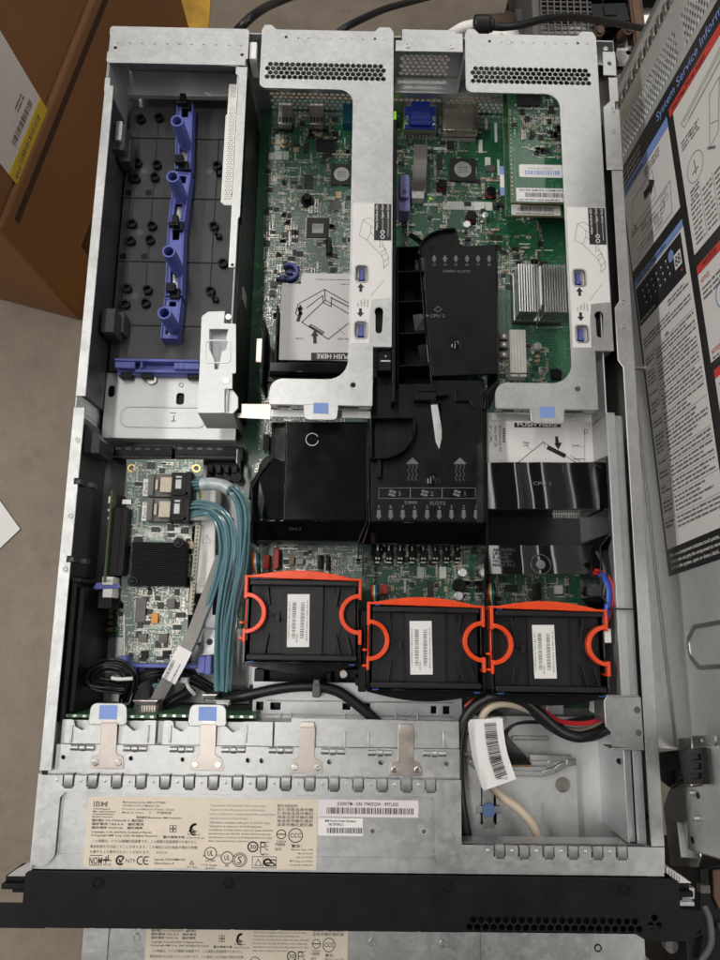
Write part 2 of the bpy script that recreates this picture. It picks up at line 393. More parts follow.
# lower carton, then the one standing on it
zs = -.30
t, M, Lh = card_box('cardboard_box', 'lower brown cardboard box standing on the floor left of the server', c_lo, f_lo, .62, ZF, zs, None)
m = MB(); m.box(.03, Lh-.02, -.0006, -.0001, zs-.035, zs-.022, M=M); m.box(.1, .16, -.0006, -.0001, ZF+.06, ZF+.1, M=M)
B(m, 'printed_strip', CARDD, t)
n_ = Vector((-dirb.y, dirb.x)).normalized()*.004; e_ = dirb.normalized()*.004
c_up = (c_lo[0]+n_.x+e_.x, c_lo[1]+n_.y+e_.y); f_up = (f_lo[0]+n_.x, f_lo[1]+n_.y)
t, M, Lh = card_box('cardboard_box', 'upper brown cardboard box with a white and yellow shipping label, stacked on another box', c_up, f_up, .60, zs, .34, None)
def facept(px, py):
    """(u, z) on the carton's right face"""
    o = M @ Vector((0, 0, 0)); d = (M.to_3x3() @ EX); nn = (M.to_3x3() @ EY)
    r = ray(px, py); k = (o-CAM).dot(nn)/r.dot(nn); h = CAM+r*k
    return (h-o).dot(d), h.z
q = [facept(*p) for p in ((0, 32), (47, 110), (18, 187))]
u1, zl = q[1]; u0 = q[2][0]; zt = q[0][1]
zl = (q[1][1]+q[2][1])/2
m = MB(); m.box(u0, u1, -.0008, -.0001, zl, min(.33, zt+.1), M=M); lb = B(m, 'shipping_label', PAPER, t)
lw = u1-u0
m = MB(); m.box(u0, u1, -.0014, -.0009, zl, zl+lw*.22, M=M); B(m, 'yellow_band', YEL, lb)
m = MB(); ex, ey = M.to_3x3() @ EX, EZ; on = M @ Vector((0, -.0016, 0))
on2 = on
m.bars(on2+ex*(u0+lw*.22)+ey*(zl+lw*.09), ex, ey, lw*.62, lw*.07, unit=lw*.012)
m.bars(on2+ex*(u0+lw*.3)+ey*(zl+lw*.30), ex, ey, lw*.55, lw*.09, unit=lw*.012, seed=3)
m.text('49Y', on2+ex*(u0+lw*.04)+ey*(zl+lw*.05), ex, ey, lw*.07)
m.greek(on2+ex*(u0+lw*.6)+ey*(zl+lw*.52), ex, ey, lw*.2, lw*.05, 2)
B(m, 'printing', INKG, lb)
# small label and edges of the lower carton's front
o_l = M @ Vector((-.0016, .05, 0)); dn = M.to_3x3() @ EY; 
m = MB(); a0 = M @ Vector((-.0008, .115, zs+.02)); 
m.box(-.0009, -.0001, .085, .30, zs+.012, zs+.075, M=M); l2 = B(m, 'address_label', PAPER, t)
m = MB(); m.bars(M @ Vector((-.0012, .11, zs+.02)), dn, EZ, .12, .02, unit=.002); B(m, 'printing', INKG, l2)

m = MB(); pz = ZF+.003
pts = [P(20, 529, pz), P(-30, 577, pz), P(-75, 530, pz), P(-12, 484, pz)]
m.prism(pts, ZF+.0002, pz); top(m, 'paper_sheet', PAPER, 'white sheet of paper lying on the concrete floor', 'paper')

# wire basket with loose hardware behind the server
zb = -.34
bx0, bx1, by0, by1 = *[P(541, 20, zb)[0], P(541, 20, zb)[0]+.62], P(560, 95, zb)[1], P(560, -80, zb)[1]
t = thing('wire_basket', 'dark wire basket of loose metal parts on the floor behind the server', 'basket', (bx0+.3, by0+.2, ZF))
m = MB()
for i in range(60):
    x = bx0+i*.0105; m.box(x, x+.0022, by0, by1, zb-.0022, zb)
k = 0; y = by0
while y < by1: m.box(bx0, bx1, y, y+.0022, zb-.0044, zb-.0023); y += .0105
m2 = MB(); m2.plate(rect(bx0-.012, bx1+.012, by0-.012, by1+.012), [rect(bx0, bx1, by0, by1)], ZF, zb-.005)
m3 = MB(); m3.box(bx0, bx0+.085, by0, by1, zb-.05, zb-.045)
B(m2, 'basket_side', CHIPG, t)
mm = MB()
for i in range(8):
    x = bx0+i*.0105; mm.box(x, x+.002, by0, by1, zb-.0022, zb)
y = by0
while y < by1: mm.box(bx0, bx0+.082, y, y+.002, zb-.0044, zb-.0023); y += .0085
B(mm, 'wire_mesh', CHIPG, t)
m = MB(); m.box(bx0, bx1, by0, by1, ZF, ZF+.02); B(m, 'basket_floor', BROWN, t)
rnd = random.Random(5)
for i in range(150):
    x = rnd.uniform(bx0+.0, bx1-.04); y = rnd.uniform(by0+.01, by1-.03)
    a = rnd.choice((0, 0, PI/2))+rnd.uniform(-.15, .15); Mx = Matrix.Translation((x, y, zb-.03-rnd.uniform(0, .12))) @ Matrix.Rotation(a, 4, 'Z') @ Matrix.Rotation(rnd.uniform(-.4, .4), 4, 'X')
    m = MB(); k = rnd.random()
    if k < .45:
        w, d = rnd.uniform(.02, .11), rnd.uniform(.012, .03)
        m.plate(rect(-w, w, -d, d), [circ(-w*.7, 0, .004), circ(w*.7, 0, .004)], 0, .0015, M=Mx); m.box(-w, w, d-.0015, d, -.02, 0, M=Mx); nm = 'metal_bracket'; mt = rnd.choice((BROWN, STEELD, SILV, CHIPG))
    elif k < .75:
        w = rnd.uniform(.03, .1); m.box(-w, w, -.01, .01, 0, .02, M=Mx); m.box(-w*.8, w*.8, -.006, .006, .02, .024, M=Mx); nm = 'connector_strip'; mt = rnd.choice((BLK, STEELD, CHIPG, BROWN))
    elif k < .88:
        m.cyl(0, 0, 0, .03, .009, n=12, M=Mx); m.cyl(0, 0, .03, .036, .006, n=12, M=Mx); nm = 'metal_fitting'; mt = BROWN
    else:
        m.box(-.03, .03, -.02, .02, 0, .003, PCB and 0, M=Mx); m.box(-.01, .01, -.01, .01, .003, .006, M=Mx); nm = 'circuit_board'; mt = rnd.choice((CHIP, TAN))
    setp(B(m, nm, mt, None, .0006), 'loose hardware lying in the wire basket behind the server', 'hardware', 'loose parts in the wire basket')

# ------------------------------------------------------------------ the open server
SV = thing('server_chassis', 'open silver rack server with its top removed and boards showing, the upper one', 'server', (W/2, L/2, 0))
m = MB(); m.plate(rect(0, W, 0, L), [], 0, .0015); B(m, 'base_pan', STEELD, SV)
# left side wall with folded rim
m = MB(); m.box(-.0002, .0010, .060, L-.0016, .0016, H-.0014)
yA, yB = P(72, 407, H)[1], P(72, 396, H)[1]
def notch(y): return y
n1, n2 = P(75, 481, H)[1], P(65, 559, H)[1]
out = [(-.0005, .0655), (.0085, .0655)]
for n in (n2, n1): out += [(.0085, n-.0022), (.0052, n-.0022), (.0052, n+.0022), (.0085, n+.0022)]
out += [(.0085, yA), (-.0005, yA)]
m.plate(out, [], H-.0013, H)
m.plate([(.0002, yB), (.0080, yB), (.0080, .6235), (.0045, .6235), (.0045, .6315), (-.0003, .6315), (-.0003, .619), (.0002, .617)], [], H-.0013, H+.0001)
m.box(.0002, .0014, yA, yB, .02, H-.012)
B(m, 'side_wall', STEEL, SV, .0004)
def rivet(px, py, z, r=.0022, name='rivet', mt=STEEL, parent=None):
    x, y = P(px, py, z); q = MB(); q.pipe(x, y, z, z+.0006, r, r*.55, 16); q.cyl(x, y, z-.0004, z+.0002, r*.6, r*.5, 12); return B(q, name, mt, parent or SV, .0002)
for p in ((77.5, 440), (70.5, 516), (65, 569)): rivet(*p, H)
# dark sheets painting shade on the left metal wall, with black plastic clips
m = MB()
m.box(.0012, .0036, yB+.004, .62, .026, .076); m.box(.0012, .0030, .205, yA-.004, .012, .074)
for n in (n2, n1): m.box(.0020, .0100, n-.0020, n+.0020, .070, H-.0016); m.box(.0098, .0150, n-.0024, n+.0018, .062, .072)
x0, x1, y0, y1 = rc(115, 128, 125, 154, .06); m.box(x0, x1+.002, y0, y1, .045, .066); m.box(x0+.003, x1+.004, y0-.004, y1-.008, .04, .056)
x0, x1, y0, y1 = rc(103, 310, 116, 334, .06); m.box(x0, x1, y0, y1, .04, .064); m.box(x0+.004, x1+.003, y0+.006, y1+.003, .034, .05)
x0, x1, y0, y1 = rc(84, 423, 100, 453, .07); m.prism([(x0, y1), (x0, y0), (x1, y0), (x1, y0+.012)], .04, .070)
B(m, 'wall_shade_and_clips', TRAY, SV, .0006)
x0, x1, y0, y1 = rc(118, 121, 123, 140, .07); m = MB(); m.box(x0-.002, x1-.001, y0, y1, .05, .070); B(m, 'wall_clip', STEELD, SV, .0003)
m = MB(); m.box(.0012, .0125, .098, .201, .0016, .0795); m.box(.0125, .0165, .104, .196, .0016, .074); m.box(.0012, .016, .199, .2025, .01, .081)
m.box(.013, .030, .18, .194, .03, .05)
B(m, 'drive_guide', BLK, SV, .0007)
# right side: outer wall, outer rim in three lengths, inner rail channel
m = MB(); m.box(W-.0010, W, .004, L, .0016, H-.0014)
r0, r1 = .4305, .4441
e1, e2 = .5500, P(628, 335, H)[1]
m.plate([(r0, .5520), (r1+.0004, .5520), (r1+.0004, .6105), (r1-.0030, .6105), (r1-.0030, .6180), (r1, .6180), (r1, .6420), (r0+.0060, .6420), (r0+.0060, .6180), (r0, .6120)], [], H-.0013, H+.0002)
m.plate([(r0+.0040, .0203), (r1, .0203), (r1, .5515), (r0+.0040, .5515), (r0+.0040, .4330), (r0, .4270), (r0, .3820), (r0+.0040, .3760)], [], H-.0013, H)
m.box(.4280, .4300, .03, .60, .030, .052)
m.plate(rect(r0+.002, r1, .644, .668), [circ(.4383, .656, .0018)], H-.0013, H)
m.box(r0+.002, r1, .6685, L, H-.018, H-.0165)
B(m, 'side_wall', STEEL, SV, .0004)
for p in ((612.8, 110.5), (613.8, 131.5)): rivet(*p, H+.0002)
for p in ((623, 302), (624, 326)): rivet(*p, H)
rivet(605.5, 49, H)
m = MB()
m.box(.4275, .4344, .02, .338, .0770, .0782); m.box(.4205, .4274, .105, .338, H-.0050, H-.0038); m.box(.4205, .4216, .105, .60, .0016, H-.0051); m.box(.4205, .4274, .338, .3395, .03, H-.0040)
m.box(.4216, .4304, .02, .60, .050, .0512); m.box(.4262, .4274, .105, .338, .0512, H-.0051)
m.box(.4205, .4222, .0205, .105, .0016, .0790); m.box(.4222, .4274, .0205, .105, .0740, .0752)
m.box(.4222, .4360, .012, .60, .040, .0412)
B(m, 'guide_rail', STEELD, SV, .0004)
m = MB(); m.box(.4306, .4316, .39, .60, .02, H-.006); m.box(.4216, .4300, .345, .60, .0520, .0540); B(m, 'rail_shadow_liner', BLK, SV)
for p in ((621, 762), (648, 817)):
    q = MB(); x, y = P(*p, .075); q.cyl(x, y, .0712, .0722, .0022, n=14); B(q, 'rail_screw', BLK, SV)
# angled metal bracket by the right rail
x0, x1, y0, y1 = rc(605.5, 697, 643, 750, .084)
m = MB(); m.plate([(x0+.004, y0+.002), (x0+.004, y0+.012), (x0, y0+.016), (x0, y1-.003), (x0+.0016, y1), (x1, y1), (x1, y0)], [circ(x1-.0035, y1-.009, .0017), circ(x1-.0035, y0+.012, .0017)], .0822, .0834)
m.box(x0+.0035, x1, y0-.0004, y0+.0011, .066, .0834); m.box(x0, x0+.0011, y0+.018, y1-.003, .060, .0822)
m.box(x0+.002, x1-.001, y1, y1+.0012, .07, .0834)
bk = B(m, 'cable_bracket', STEEL, SV, .0004)
m = MB(); xx, yy = (x0+x1)/2-.0035, (y0+y1)/2
m.text('A0-02C', (xx+.002, yy-.006, .0836), EY, -EX, .0032, width=.013)
m.pipe(xx-.001, yy-.011, .0834, .0837, .0018, .0014, 14); B(m, 'stamped_marks', STEELD, bk)
for dy in (y1-.009, y0+.012):
    m = MB(); m.cyl(x1-.0035, dy, .0790, .0840, .0024, n=12); m.box(x1-.001, x1+.003, dy-.0012, dy+.0012, .0806, .0826); B(m, 'bracket_screw', CHIPG, SV, .0003)
# rear wall, perforated
m = MB()
YW = .6640
holes = hexes(.256, .304, .0390, .0740, .0052, .0024)
MR = Matrix(((1, 0, 0, 0), (0, 0, 1, L-.0012), (0, 1, 0, 0), (0, 0, 0, 1)))
m.plate(rect(.1204, W-.001, .0356, H-.002), holes, 0, .001, M=MR)
MR2 = Matrix(((1, 0, 0, 0), (0, 0, 1, YW), (0, 1, 0, 0), (0, 0, 0, 1)))
m.plate(rect(.1204, .4190, .0016, .0354), hexes(.134, .248, .0095, .0345, .0052, .0024) + hexes(.252, .300, .0225, .0345, .0052, .0024) + hexes(.303, .372, .0095, .0345, .0052, .0024), 0, .0008, M=MR2)
m.box(.1204, .4190, YW+.0010, L-.0014, .0344, .0354)
B(m, 'rear_wall', STEELD, SV)
# short cross bracket between the two risers
x0, x1, y0, y1 = rc(395.5, 29.5, 463, 51.5, H)
m = MB(); m.plate([(x0+.0055, y1), (x1-.006, y1), (x1-.006, y1-.003), (x1, y1-.003), (x1, y0), (x0, y0), (x0, y0+.011), (x0+.0055, y0+.011)], [circ(x0+.0105, y0+.0055, .0014), circ(x1-.010, y0+.0055, .0014)], H-.0013, H)
z0 = .052; m.box(x0+.006, x1-.007, y0+.0002, y0+.0012, H-.005, H-.0014); B(m, 'cross_bracket', STEEL, SV, .0004)
for cx in (x0+.0105, x1-.010): m = MB(); m.pipe(cx, y0+.0055, H, H+.0006, .0024, .0013, 16); m.cyl(cx, y0+.0055, H-.002, H, .0014, n=10); B(m, 'rivet', SILV, SV)
xa, xb, ya, yb = rc(394, 80, 458, 92, .036); m = MB(); m.box(xa, xb, YW-.0008, L-.0025, .0356, .0364); m.box(xa, xb, YW-.0012, YW-.0004, .030, .0364)
m.box(xb-.001, xb, YW, L-.002, .0366, .078)
for k in (xa+.008, xa+.018, xb-.018, xb-.008): m.pipe(k, L-.010, .0364, .0368, .0020, .0010, 14)
B(m, 'port_ledge', STEELD, SV, .0003)
# power supply bay: cage at the rear left
x0, x1, y0, y1 = rc(108.5, 27.5, 248.5, 64, H+.0003)
m = MB(); pl = [(x0+.001, y0), (x1-.002, y0), (x1-.002, y0+.006), (x1, y0+.007), (x1, y1), (x0, y1), (x0, y1-.008), (x0+.001, y1-.009), (x0+.001, y0+.012), (x0-.0006, y0+.010), (x0-.0006, y0+.002)]
m.plate(rpoly(pl, [0, 0, 0, 0, .003, .003, 0, 0, 0, 0, 0]), [circ(*P(115.5, 48, H), .0015), circ(*P(242, 55, H), .0015)], H-.0012, H+.0004)
cage = B(m, 'power_bay_cage', STEEL, SV, .0004)
m = MB(); m.box(x0+.002, x1-.002, y1-.0014, y1-.0002, .0016, H-.0013); m.box(.1190, .1202, .335, y1-.0016, .0016, H-.0014); m.box(.0012, .0020, y0-.02, y1-.0016, .02, H-.0016); B(m, 'bay_wall', STEELI, SV, .0003)
m = MB(); m.box(.1204, .1230, .345, .640, .0016, H-.006)
B(m, 'bay_wall_liner', BLK, SV, .0004)
m = MB(); m.box(.1226, .1290, .655, .672, .06, H-.002); B(m, 'corner_block', WHT, SV, .0008)
m = MB(); m.box(.1231, .1236, .300, .312, .03, .05); m.box(.1231, .1236, .44, .452, .04, .06); B(m, 'wall_slot', STEELD, SV)
m = MB()
for i in range(11):
    x, y = P(118+i*12.3, 43+i*.25, H); m.box(x-.0011, x+.0011, y-.0004, y+.0004, H+.0004, H+.0009)
B(m, 'cage_dimples', STEEL, cage)
ZT = .032
# rear ledge and floor of the bay
m = MB()
a = P(128, 97.5, ZT)[1]
m.box(.0015, .1185, a, y1-.0020, ZT-.0015, ZT+.004); m.prism([(P(205, 98, ZT)[0], a+.0042), (P(212, 102, ZT)[0], a+.0002), (.1184, a+.0002), (.1184, a+.0042)], ZT+.004, ZT+.0055)
m.pipe(*P(153.5, 103-9.5, ZT+.004), ZT+.004, ZT+.0046, .0024, .0015, 14)
B(m, 'bay_ledge', STEELB, SV, .0004); m = MB()
ye, yf = P(170, 378, ZT)[1], P(170, 439, ZT)[1]
hs = [rrect(*rc(107.5, 385, 114, 396, ZT), .0018), rrect(*rc(176.5, 392, 184, 404, ZT), .0022)]
hs = [rpoly(rect(*rc(*b, ZT)), .0024) for b in ((108, 385.5, 114.5, 397), (176.5, 393, 184, 404.5))]
m.plate(rect(.0040, .1185, yf, ye+.004), hs, ZT-.0015, ZT)
em = rpoly(rect(*rc(120.5, 406, 206, 428, ZT)), .0075, 8); 
cx = sum(p[0] for p in em)/len(em); cy = sum(p[1] for p in em)/len(em)
inn = [((p[0]-cx)*.962+cx, (p[1]-cy)*.82+cy) for p in em]
m.plate(em, [inn], ZT, ZT+.0007)
m.box(.0040, .1185, yf-.0002, yf+.0010, .018, ZT-.0016)
x, y = P(181, 385, ZT); m.pipe(x, y, ZT, ZT+.0008, .0022, .0013, 14)
B(m, 'bay_floor', STEELB, SV, .0004)
m = MB(); m.box(.0040, .1185, yf, ye, .024, .0285); B(m, 'bay_underside', BLK, SV)
m = MB(); m.text('I', (*P(173, 421, ZT+.0002), ZT+.0002), EX, EY, .005); m.line([P3(171, 413, ZT+.0002), P3(175.5, 413, ZT+.0002)], .0007, EZ); m.line([P3(171, 421, ZT+.0002), P3(175.5, 421, ZT+.0002)], .0007, EZ); B(m, 'stamped_mark', CHIPG, SV)
# top rim of the bay's right wall, perforated white strip, and stepped bracket
m = MB(); xs0, xs1 = P(236.5, 200, H)[0], P(249.5, 200, H)[0]
m.plate([(.1148, .4560), (.1206, .4560), (.1206, .500), (.1222, .502), (.1222, y0-.001), (.1120, y0-.001), (.1120, y0-.008), (.1148, y0-.010)], [circ(.1180, .4585, .0012)], H-.0013, H)
B(m, 'wall_rim', STEEL, SV, .0004)
zs_ = .066
a0, a1 = P(229, 84, zs_), P(225, 205, zs_)
px0, px1 = a0[0], a0[0]+.0115
ph = []
yy = a1[1]+.006; j = 0
while yy < a0[1]-.004:
    if not (.625-.004 < yy < .625+.004):
        for i in range(4): ph.append(circ(px0+.0022+i*.0021+(.001 if j % 2 else 0), yy, .00062, 6))
    yy += .0021; j += 1
m = MB(); m.plate([(px0-.0014, a1[1]+.003), (px0+.002, a1[1]), (px1, a1[1]), (px1, a0[1]), (px0, a0[1]), (px0, a0[1]-.03), (px0-.0014, a0[1]-.032)], ph, zs_-.001, zs_)
m.box(px1-.001, px1, a1[1], a0[1], zs_, H-.0014)
B(m, 'perforated_strip', WHT, SV, .0002)
zb_ = H-.0004
f2 = fr(90, 290, 3.6)
PB = lambda X, Y, z=zb_: P(*f2(X, Y), z)
o_ = [PB(402, 95), PB(425, 78), PB(485, 76), PB(482, 120), PB(525, 122), PB(525, 300), PB(512, 300), PB(512, 355), PB(484, 355), PB(484, 442), PB(388, 442)]
hole = [PB(429, 140), PB(498, 140), PB(490, 175), PB(497, 185), PB(490, 215), PB(475, 222), PB(470, 250), PB(460, 285), PB(448, 285), PB(448, 255), PB(440, 235), PB(430, 215)]
m = MB(); m.plate(rpoly(o_, [.004, .004, 0, .0005, .001, .001, 0, 0, 0, 0, 0]), [hole], H-.0016, zb_)
em = rpoly([PB(413, 180), PB(506, 180), PB(506, 264), PB(413, 264)], .003); cx = sum(p[0] for p in em)/len(em); cy = sum(p[1] for p in em)/len(em)
m.plate(em, [[((p[0]-cx)*.9+cx, (p[1]-cy)*.9+cy) for p in em]], zb_, zb_+.0006)
lo = [(*PB(388, 443), zb_-.0004), (*PB(515, 443), zb_-.0004), (*PB(532, 497, .062), .062), (*PB(420, 497, .062), .062)]
m.add(lo+[(x, y, z-.0012) for x, y, z in lo], [(3, 2, 1, 0), (4, 5, 6, 7), (0, 1, 5, 4), (1, 2, 6, 5), (2, 3, 7, 6), (3, 0, 4, 7)])
m.prism([PB(484, 356), PB(512, 356), PB(530, 380), PB(530, 418), PB(510, 442), PB(484, 442)], H-.006, H-.0036)
bb = B(m, 'stepped_bracket', STEELB, SV, .0004)
m = MB(); m.prism([PB(425, 136), PB(502, 136), PB(502, 290), PB(425, 290)], H-.010, H-.0085); B(m, 'bracket_backing', STEELI, SV)
for p in ((498, 97), (490, 327)):
    x, y = PB(*p); m = MB(); m.pipe(x, y, zb_, zb_+.0006, .0024, .0013, 16); m.cyl(x, y, zb_-.001, zb_+.0001, .0013, n=10); B(m, 'rivet', SILV, SV)
x0, x1, y0, y1 = rc(237.5, 404, 270.5, 419, .072); m = MB(); m.plate(rpoly([(x0, y0+.001), (x0, y0+.005), (x0+.003, y0+.005), (x0+.003, y1), (x1, y1), (x1, y0)], .0008), [], .071, .072); B(m, 'spring_tab', CLIP, SV, .0003)
# power connectors under the bay's front edge
zc = .024
for i, (xa, xb) in enumerate(((113, 172), (175, 243))):
    x0, x1, y0, y1 = rc(xa, 446, xb, 460, zc); m = MB(); m.box(x0, x1, y0, y1, .004, zc)
    for k in range(int((x1-x0)/.0021)): m.box(x0+.001+k*.0021, x0+.0022+k*.0021, y0+.001, y0+.0045, zc, zc+.0012)
    cn = B(m, 'power_connector', BLK, SV, .0004)
    m = MB()
    for k in range(5): m.box(x0+.002+k*.0085, x0+.0065+k*.0085, y1-.0035, y1-.0018, zc, zc+.0005)
    for k in range(int((x1-x0)/.0021)): m.box(x0+.0011+k*.0021, x0+.0021+k*.0021, y0+.0014, y0+.003, zc+.0012, zc+.0016)
    B(m, 'contacts', CHIPG, cn)
m = MB(); x0, x1, y0, y1 = rc(205, 460, 240, 480, .02); m.box(x0, x1, y0, y1, .008, .014)
for k in range(4): m.box(x0+.003+k*.007, x0+.007+k*.007, y0+.006, y0+.013, .014, .022)
m.cyl(x1-.003, y0+.003, .014, .020, .005, n=16); B(m, 'terminal_block', BLK, SV, .0005)

# black tray with bosses and the blue duct in the bay
TR = thing('power_bay_tray', 'dark plastic tray with ring bosses and a blue rail inside the power supply bay', 'tray', (.06, .5, ZT))
x0, x1 = .0062, .1135; y1 = P(170, 110, ZT)[1]; y0 = ye+.0045
m = MB(); m.box(x0, x1, y0, y1, ZT+.0005, ZT+.003)
f3 = fr(80, 0, 2.911)
for Y in (403, 577, 762, 948): x, y = P(*f3(250, Y), ZT+.003); m.box(x0, x1, y-.0006, y+.0006, ZT+.003, ZT+.0042)
cols = [((176, 345), (130, 885)), ((230, 340), (189, 880)), ((404, 400), (378, 850))]
for (a, b) in cols:
    p, q = P(*f3(*a), ZT+.003), P(*f3(*b), ZT+.003); xm = (p[0]+q[0])/2; m.box(p[0]-.0004, p[0]+.0004, q[1], p[1], ZT+.003, ZT+.0040)
tr = B(m, 'tray_floor', TRAY, TR, .0003)
for X, Y in ((176, 345), (230, 341), (166, 472), (223, 478), (161, 518), (217, 514), (151, 650), (209, 656), (147, 700), (203, 697), (136, 838), (196, 843), (131, 885), (190, 881), (399, 481), (389, 657), (416, 765), (379, 846)):
    x, y = P(*f3(X, Y), ZT+.006); m = MB(); m.pipe(x, y, ZT+.003, ZT+.0072, .0043, .0026, 18); m.cyl(x, y, ZT+.003, ZT+.0040, .0025, n=12); B(m, 'ring_boss', BLK, TR, .0003)
for X, Y in ((186, 498), (141, 561), (200, 561), (174, 676), (125, 746), (187, 746), (160, 862), (376, 500)):
    x, y = P(*f3(X, Y), ZT+.0031); m = MB(); m.cyl(x, y, ZT+.003, ZT+.0032, .0031, n=18); B(m, 'mould_mark', CHIPG if X in (186, 174, 160, 376) else BLK, TR)
for X, Y in ((405, 505), (404, 688), (394, 872)): x, y = P(*f3(X, Y), ZT+.006); m = MB(); m.bc(x, y, .005, .004, ZT+.003, ZT+.008); m.bc(x-.002, y+.001, .0015, .004, ZT+.008, ZT+.011); B(m, 'snap_hook', BLK, TR, .0003)
m = MB()
for i, s_ in enumerate(('MADE IN CHINA', 'CJ308', 'UBP 14DS-P-E 10G-1', '49Y-8212')):
    o = P3(*f3(338+i*10, 588), ZT+.0032); m.text(s_, o, -EY, EX, .0022, width=.020 if i else .024)
B(m, 'moulded_lettering', CHIPG, tr)
# blue rail: four tilted lengths, each with a hollow post and a window
zr = ZT+.017
segs = [((305, 300), (299, 490)), ((300, 500), (279, 650)), ((279, 655), (272, 860)), ((270, 866), (258, 985))]
def blue_len(i, a, b, hw):
    (ax, ay), (bx, by) = P(*f3(*a), zr), P(*f3(*b), zr)
    d = Vector((bx-ax, by-ay)).normalized(); n = Vector((-d.y, d.x)); A = Vector((ax, ay)); Bq = Vector((bx, by)); Ln = (Bq-A).length
    M = Matrix(((d.x, n.x, 0, A.x), (d.y, n.y, 0, A.y), (0, 0, 1, 0), (0, 0, 0, 1)))
    m = MB(); m.plate(rect(0, Ln, -hw, hw), [rrect(Ln*.60, Ln*.88, -hw*.42, hw*.42, .0008), rrect(.003, Ln*.2, -hw*.4, hw*.4, .0008)], zr-.0035, zr-.0015, M=M)
    m.box(.0, Ln, hw-.0012, hw, ZT+.003, zr, M=M); m.box(.0, Ln, -hw, -hw+.0012, ZT+.003, zr, M=M)
    m.box(.0, .0012, -hw+.0012, hw-.0012, ZT+.003, zr, M=M); m.box(Ln-.0012, Ln, -hw+.0012, hw-.0012, ZT+.003, zr, M=M)
    m.box(Ln*.55, Ln*.90, -hw*.55, -hw*.45, zr-.0015, zr-.0004, M=M); m.box(Ln*.55, Ln*.90, hw*.45, hw*.55, zr-.0015, zr-.0004, M=M)
    r = B(m, 'blue_rail', BLUE, TR, .0004)
    m = MB(); m.box(Ln*.60, Ln*.88, -hw*.42, hw*.42, zr-.008, zr-.0065, M=M); B(m, 'window_floor', WHT if i == 0 else STEELD, r)
for i, (a, b) in enumerate(segs): blue_len(i, a, b, .0074)
for (tx, ty), (bx, by) in (((285, 360), (304, 412)), ((273, 520), (292, 570)), ((261, 738), (282, 778)), ((252, 908), (266, 958))):
    zt = .081
    p = P(*f3(tx, ty), zt)
    b0 = P(*f3(bx, by), zr)
    c = ((p[0]+b0[0])/2, (p[1]+b0[1])/2)
    m = MB(); m.pipe(c[0], c[1], zr-.0015, zt, .0056, .0040, 26); m.cyl(c[0], c[1], zr-.0015, zr+.010, .0040, n=16); B(m, 'hollow_post', BLUE, TR, .0004)
for k, (X, Y) in enumerate(((299, 293), (291, 472), (277, 648), (266, 845))):
    x, y = P(*f3(X, Y), zr+.006); m = MB()
    m.bc(x+.002, y-.001, .0085, .0085, ZT+.003, zr+.003)
    if k % 2: m.bc(x-.0005, y+.002, .0075, .0075, zr+.003, zr+.009); m.pipe(x-.0005, y+.002, zr+.009, zr+.0096, .0022, .0012, 12)
    else: m.bc(x, y+.002, .0055, .009, zr+.003, zr+.008); m.bc(x-.001, y-.002, .009, .0035, zr+.002, zr+.008)
    B(m, 'rail_clip', BLK, TR, .0006)
m = MB()
for i, (X, Y) in enumerate(((330, 330), (330, 470), (318, 560), (304, 700), (296, 840), (286, 930))):
    pass
# blue cross bar at the bay's front
zq = ZT+.014
Q_ = lambda X, Y, z=zq: P(*f2(X, Y), z)
m = MB()
x0, y1 = Q_(90, 246); x1, y0 = Q_(392, 300)
m.box(x0, x1, y1-.0025, y1, ZT+.001, zq+.001); m.box(x0, x1, y1-.012, y1-.0025, ZT+.001, ZT+.006)
for X in (92, 148, 180, 312, 330): x = Q_(X, 280)[0]; m.box(x, x+.0018, y0+.004, y1-.0026, ZT+.006, zq+.0004)
m.box(x0, Q_(182, 0)[0], y1-.0085, y1-.0026, zq-.004, zq); m.box(Q_(320, 0)[0], x1, y1-.0085, y1-.0026, zq-.004, zq)
m.box(x0+.016, x1, y0+.0015, y0+.0045, ZT+.001, zq-.004)
B(m, 'cross_bar', BLUE, TR, .0006)
for X in (132, 206, 372): x, y = Q_(X, 308, ZT+.006); m = MB(); m.bc(x, y, .010, .006, ZT+.0008, ZT+.007); B(m, 'bar_foot', BLK, TR, .0006)
m = MB(); x, y = Q_(222, 322, ZT+.003); m.cyl(x, y, ZT+.0002, ZT+.003, .0042, n=20); m.box(x-.0028, x+.0028, y-.0004, y+.0004, ZT+.003, ZT+.0035); B(m, 'bay_screw', SILV, SV, .0004)
# ------------------------------------------------------------------ front deck, drive bay top, bezel
z7 = fr(75, 780, 2.88)
zd = H-.0026
xl, xr = P(57, 830, H)[0], P(436, 830, H)[0]; yt = P(240, 794.5, H)[1]
X2, Y2, Y3 = .3005, .0628, .0200
tabs1 = [P(69.2+24.1*i, 775+.16*i, H) for i in range(16)]
tabs2 = [P(499.7+24.45*i, 850+.35*i, H) for i in range(6)]
def edge_notches(tabs, y, x0, x1):
    pts = []
    for x, _ in tabs:
        for a, b in ((x-.0044, x-.0031), (x+.0031, x+.0042)):
            if x0 < a and b < x1: pts += [(a, y), (a, y-.0075), (b, y-.0075), (b, y)]
    return pts
out = [(.0008, .0004), (.0008, .0035), (xl-.006, .0035), (xl, .0095), (xl, yt-.0035), (xl+.0035, yt), (xr-.0035, yt), (xr, yt-.0035), (xr, .0085), (xr+.005, .0035), (W-.0006, .0035)]
rr = [0, 0, .004, .004, .002, .002, .002, .002, .004, .004, 0]
o1 = rpoly(out, rr, 5)
up = [(W+.0002, Y3)] + list(reversed(edge_notches(tabs2, Y3, X2, W))) + [(X2, Y3), (X2, Y2)] + list(reversed(edge_notches(tabs1, Y2, .004, X2))) + [(.0035, Y2), (-.0006, Y2+.0012), (-.0006, .0004)]
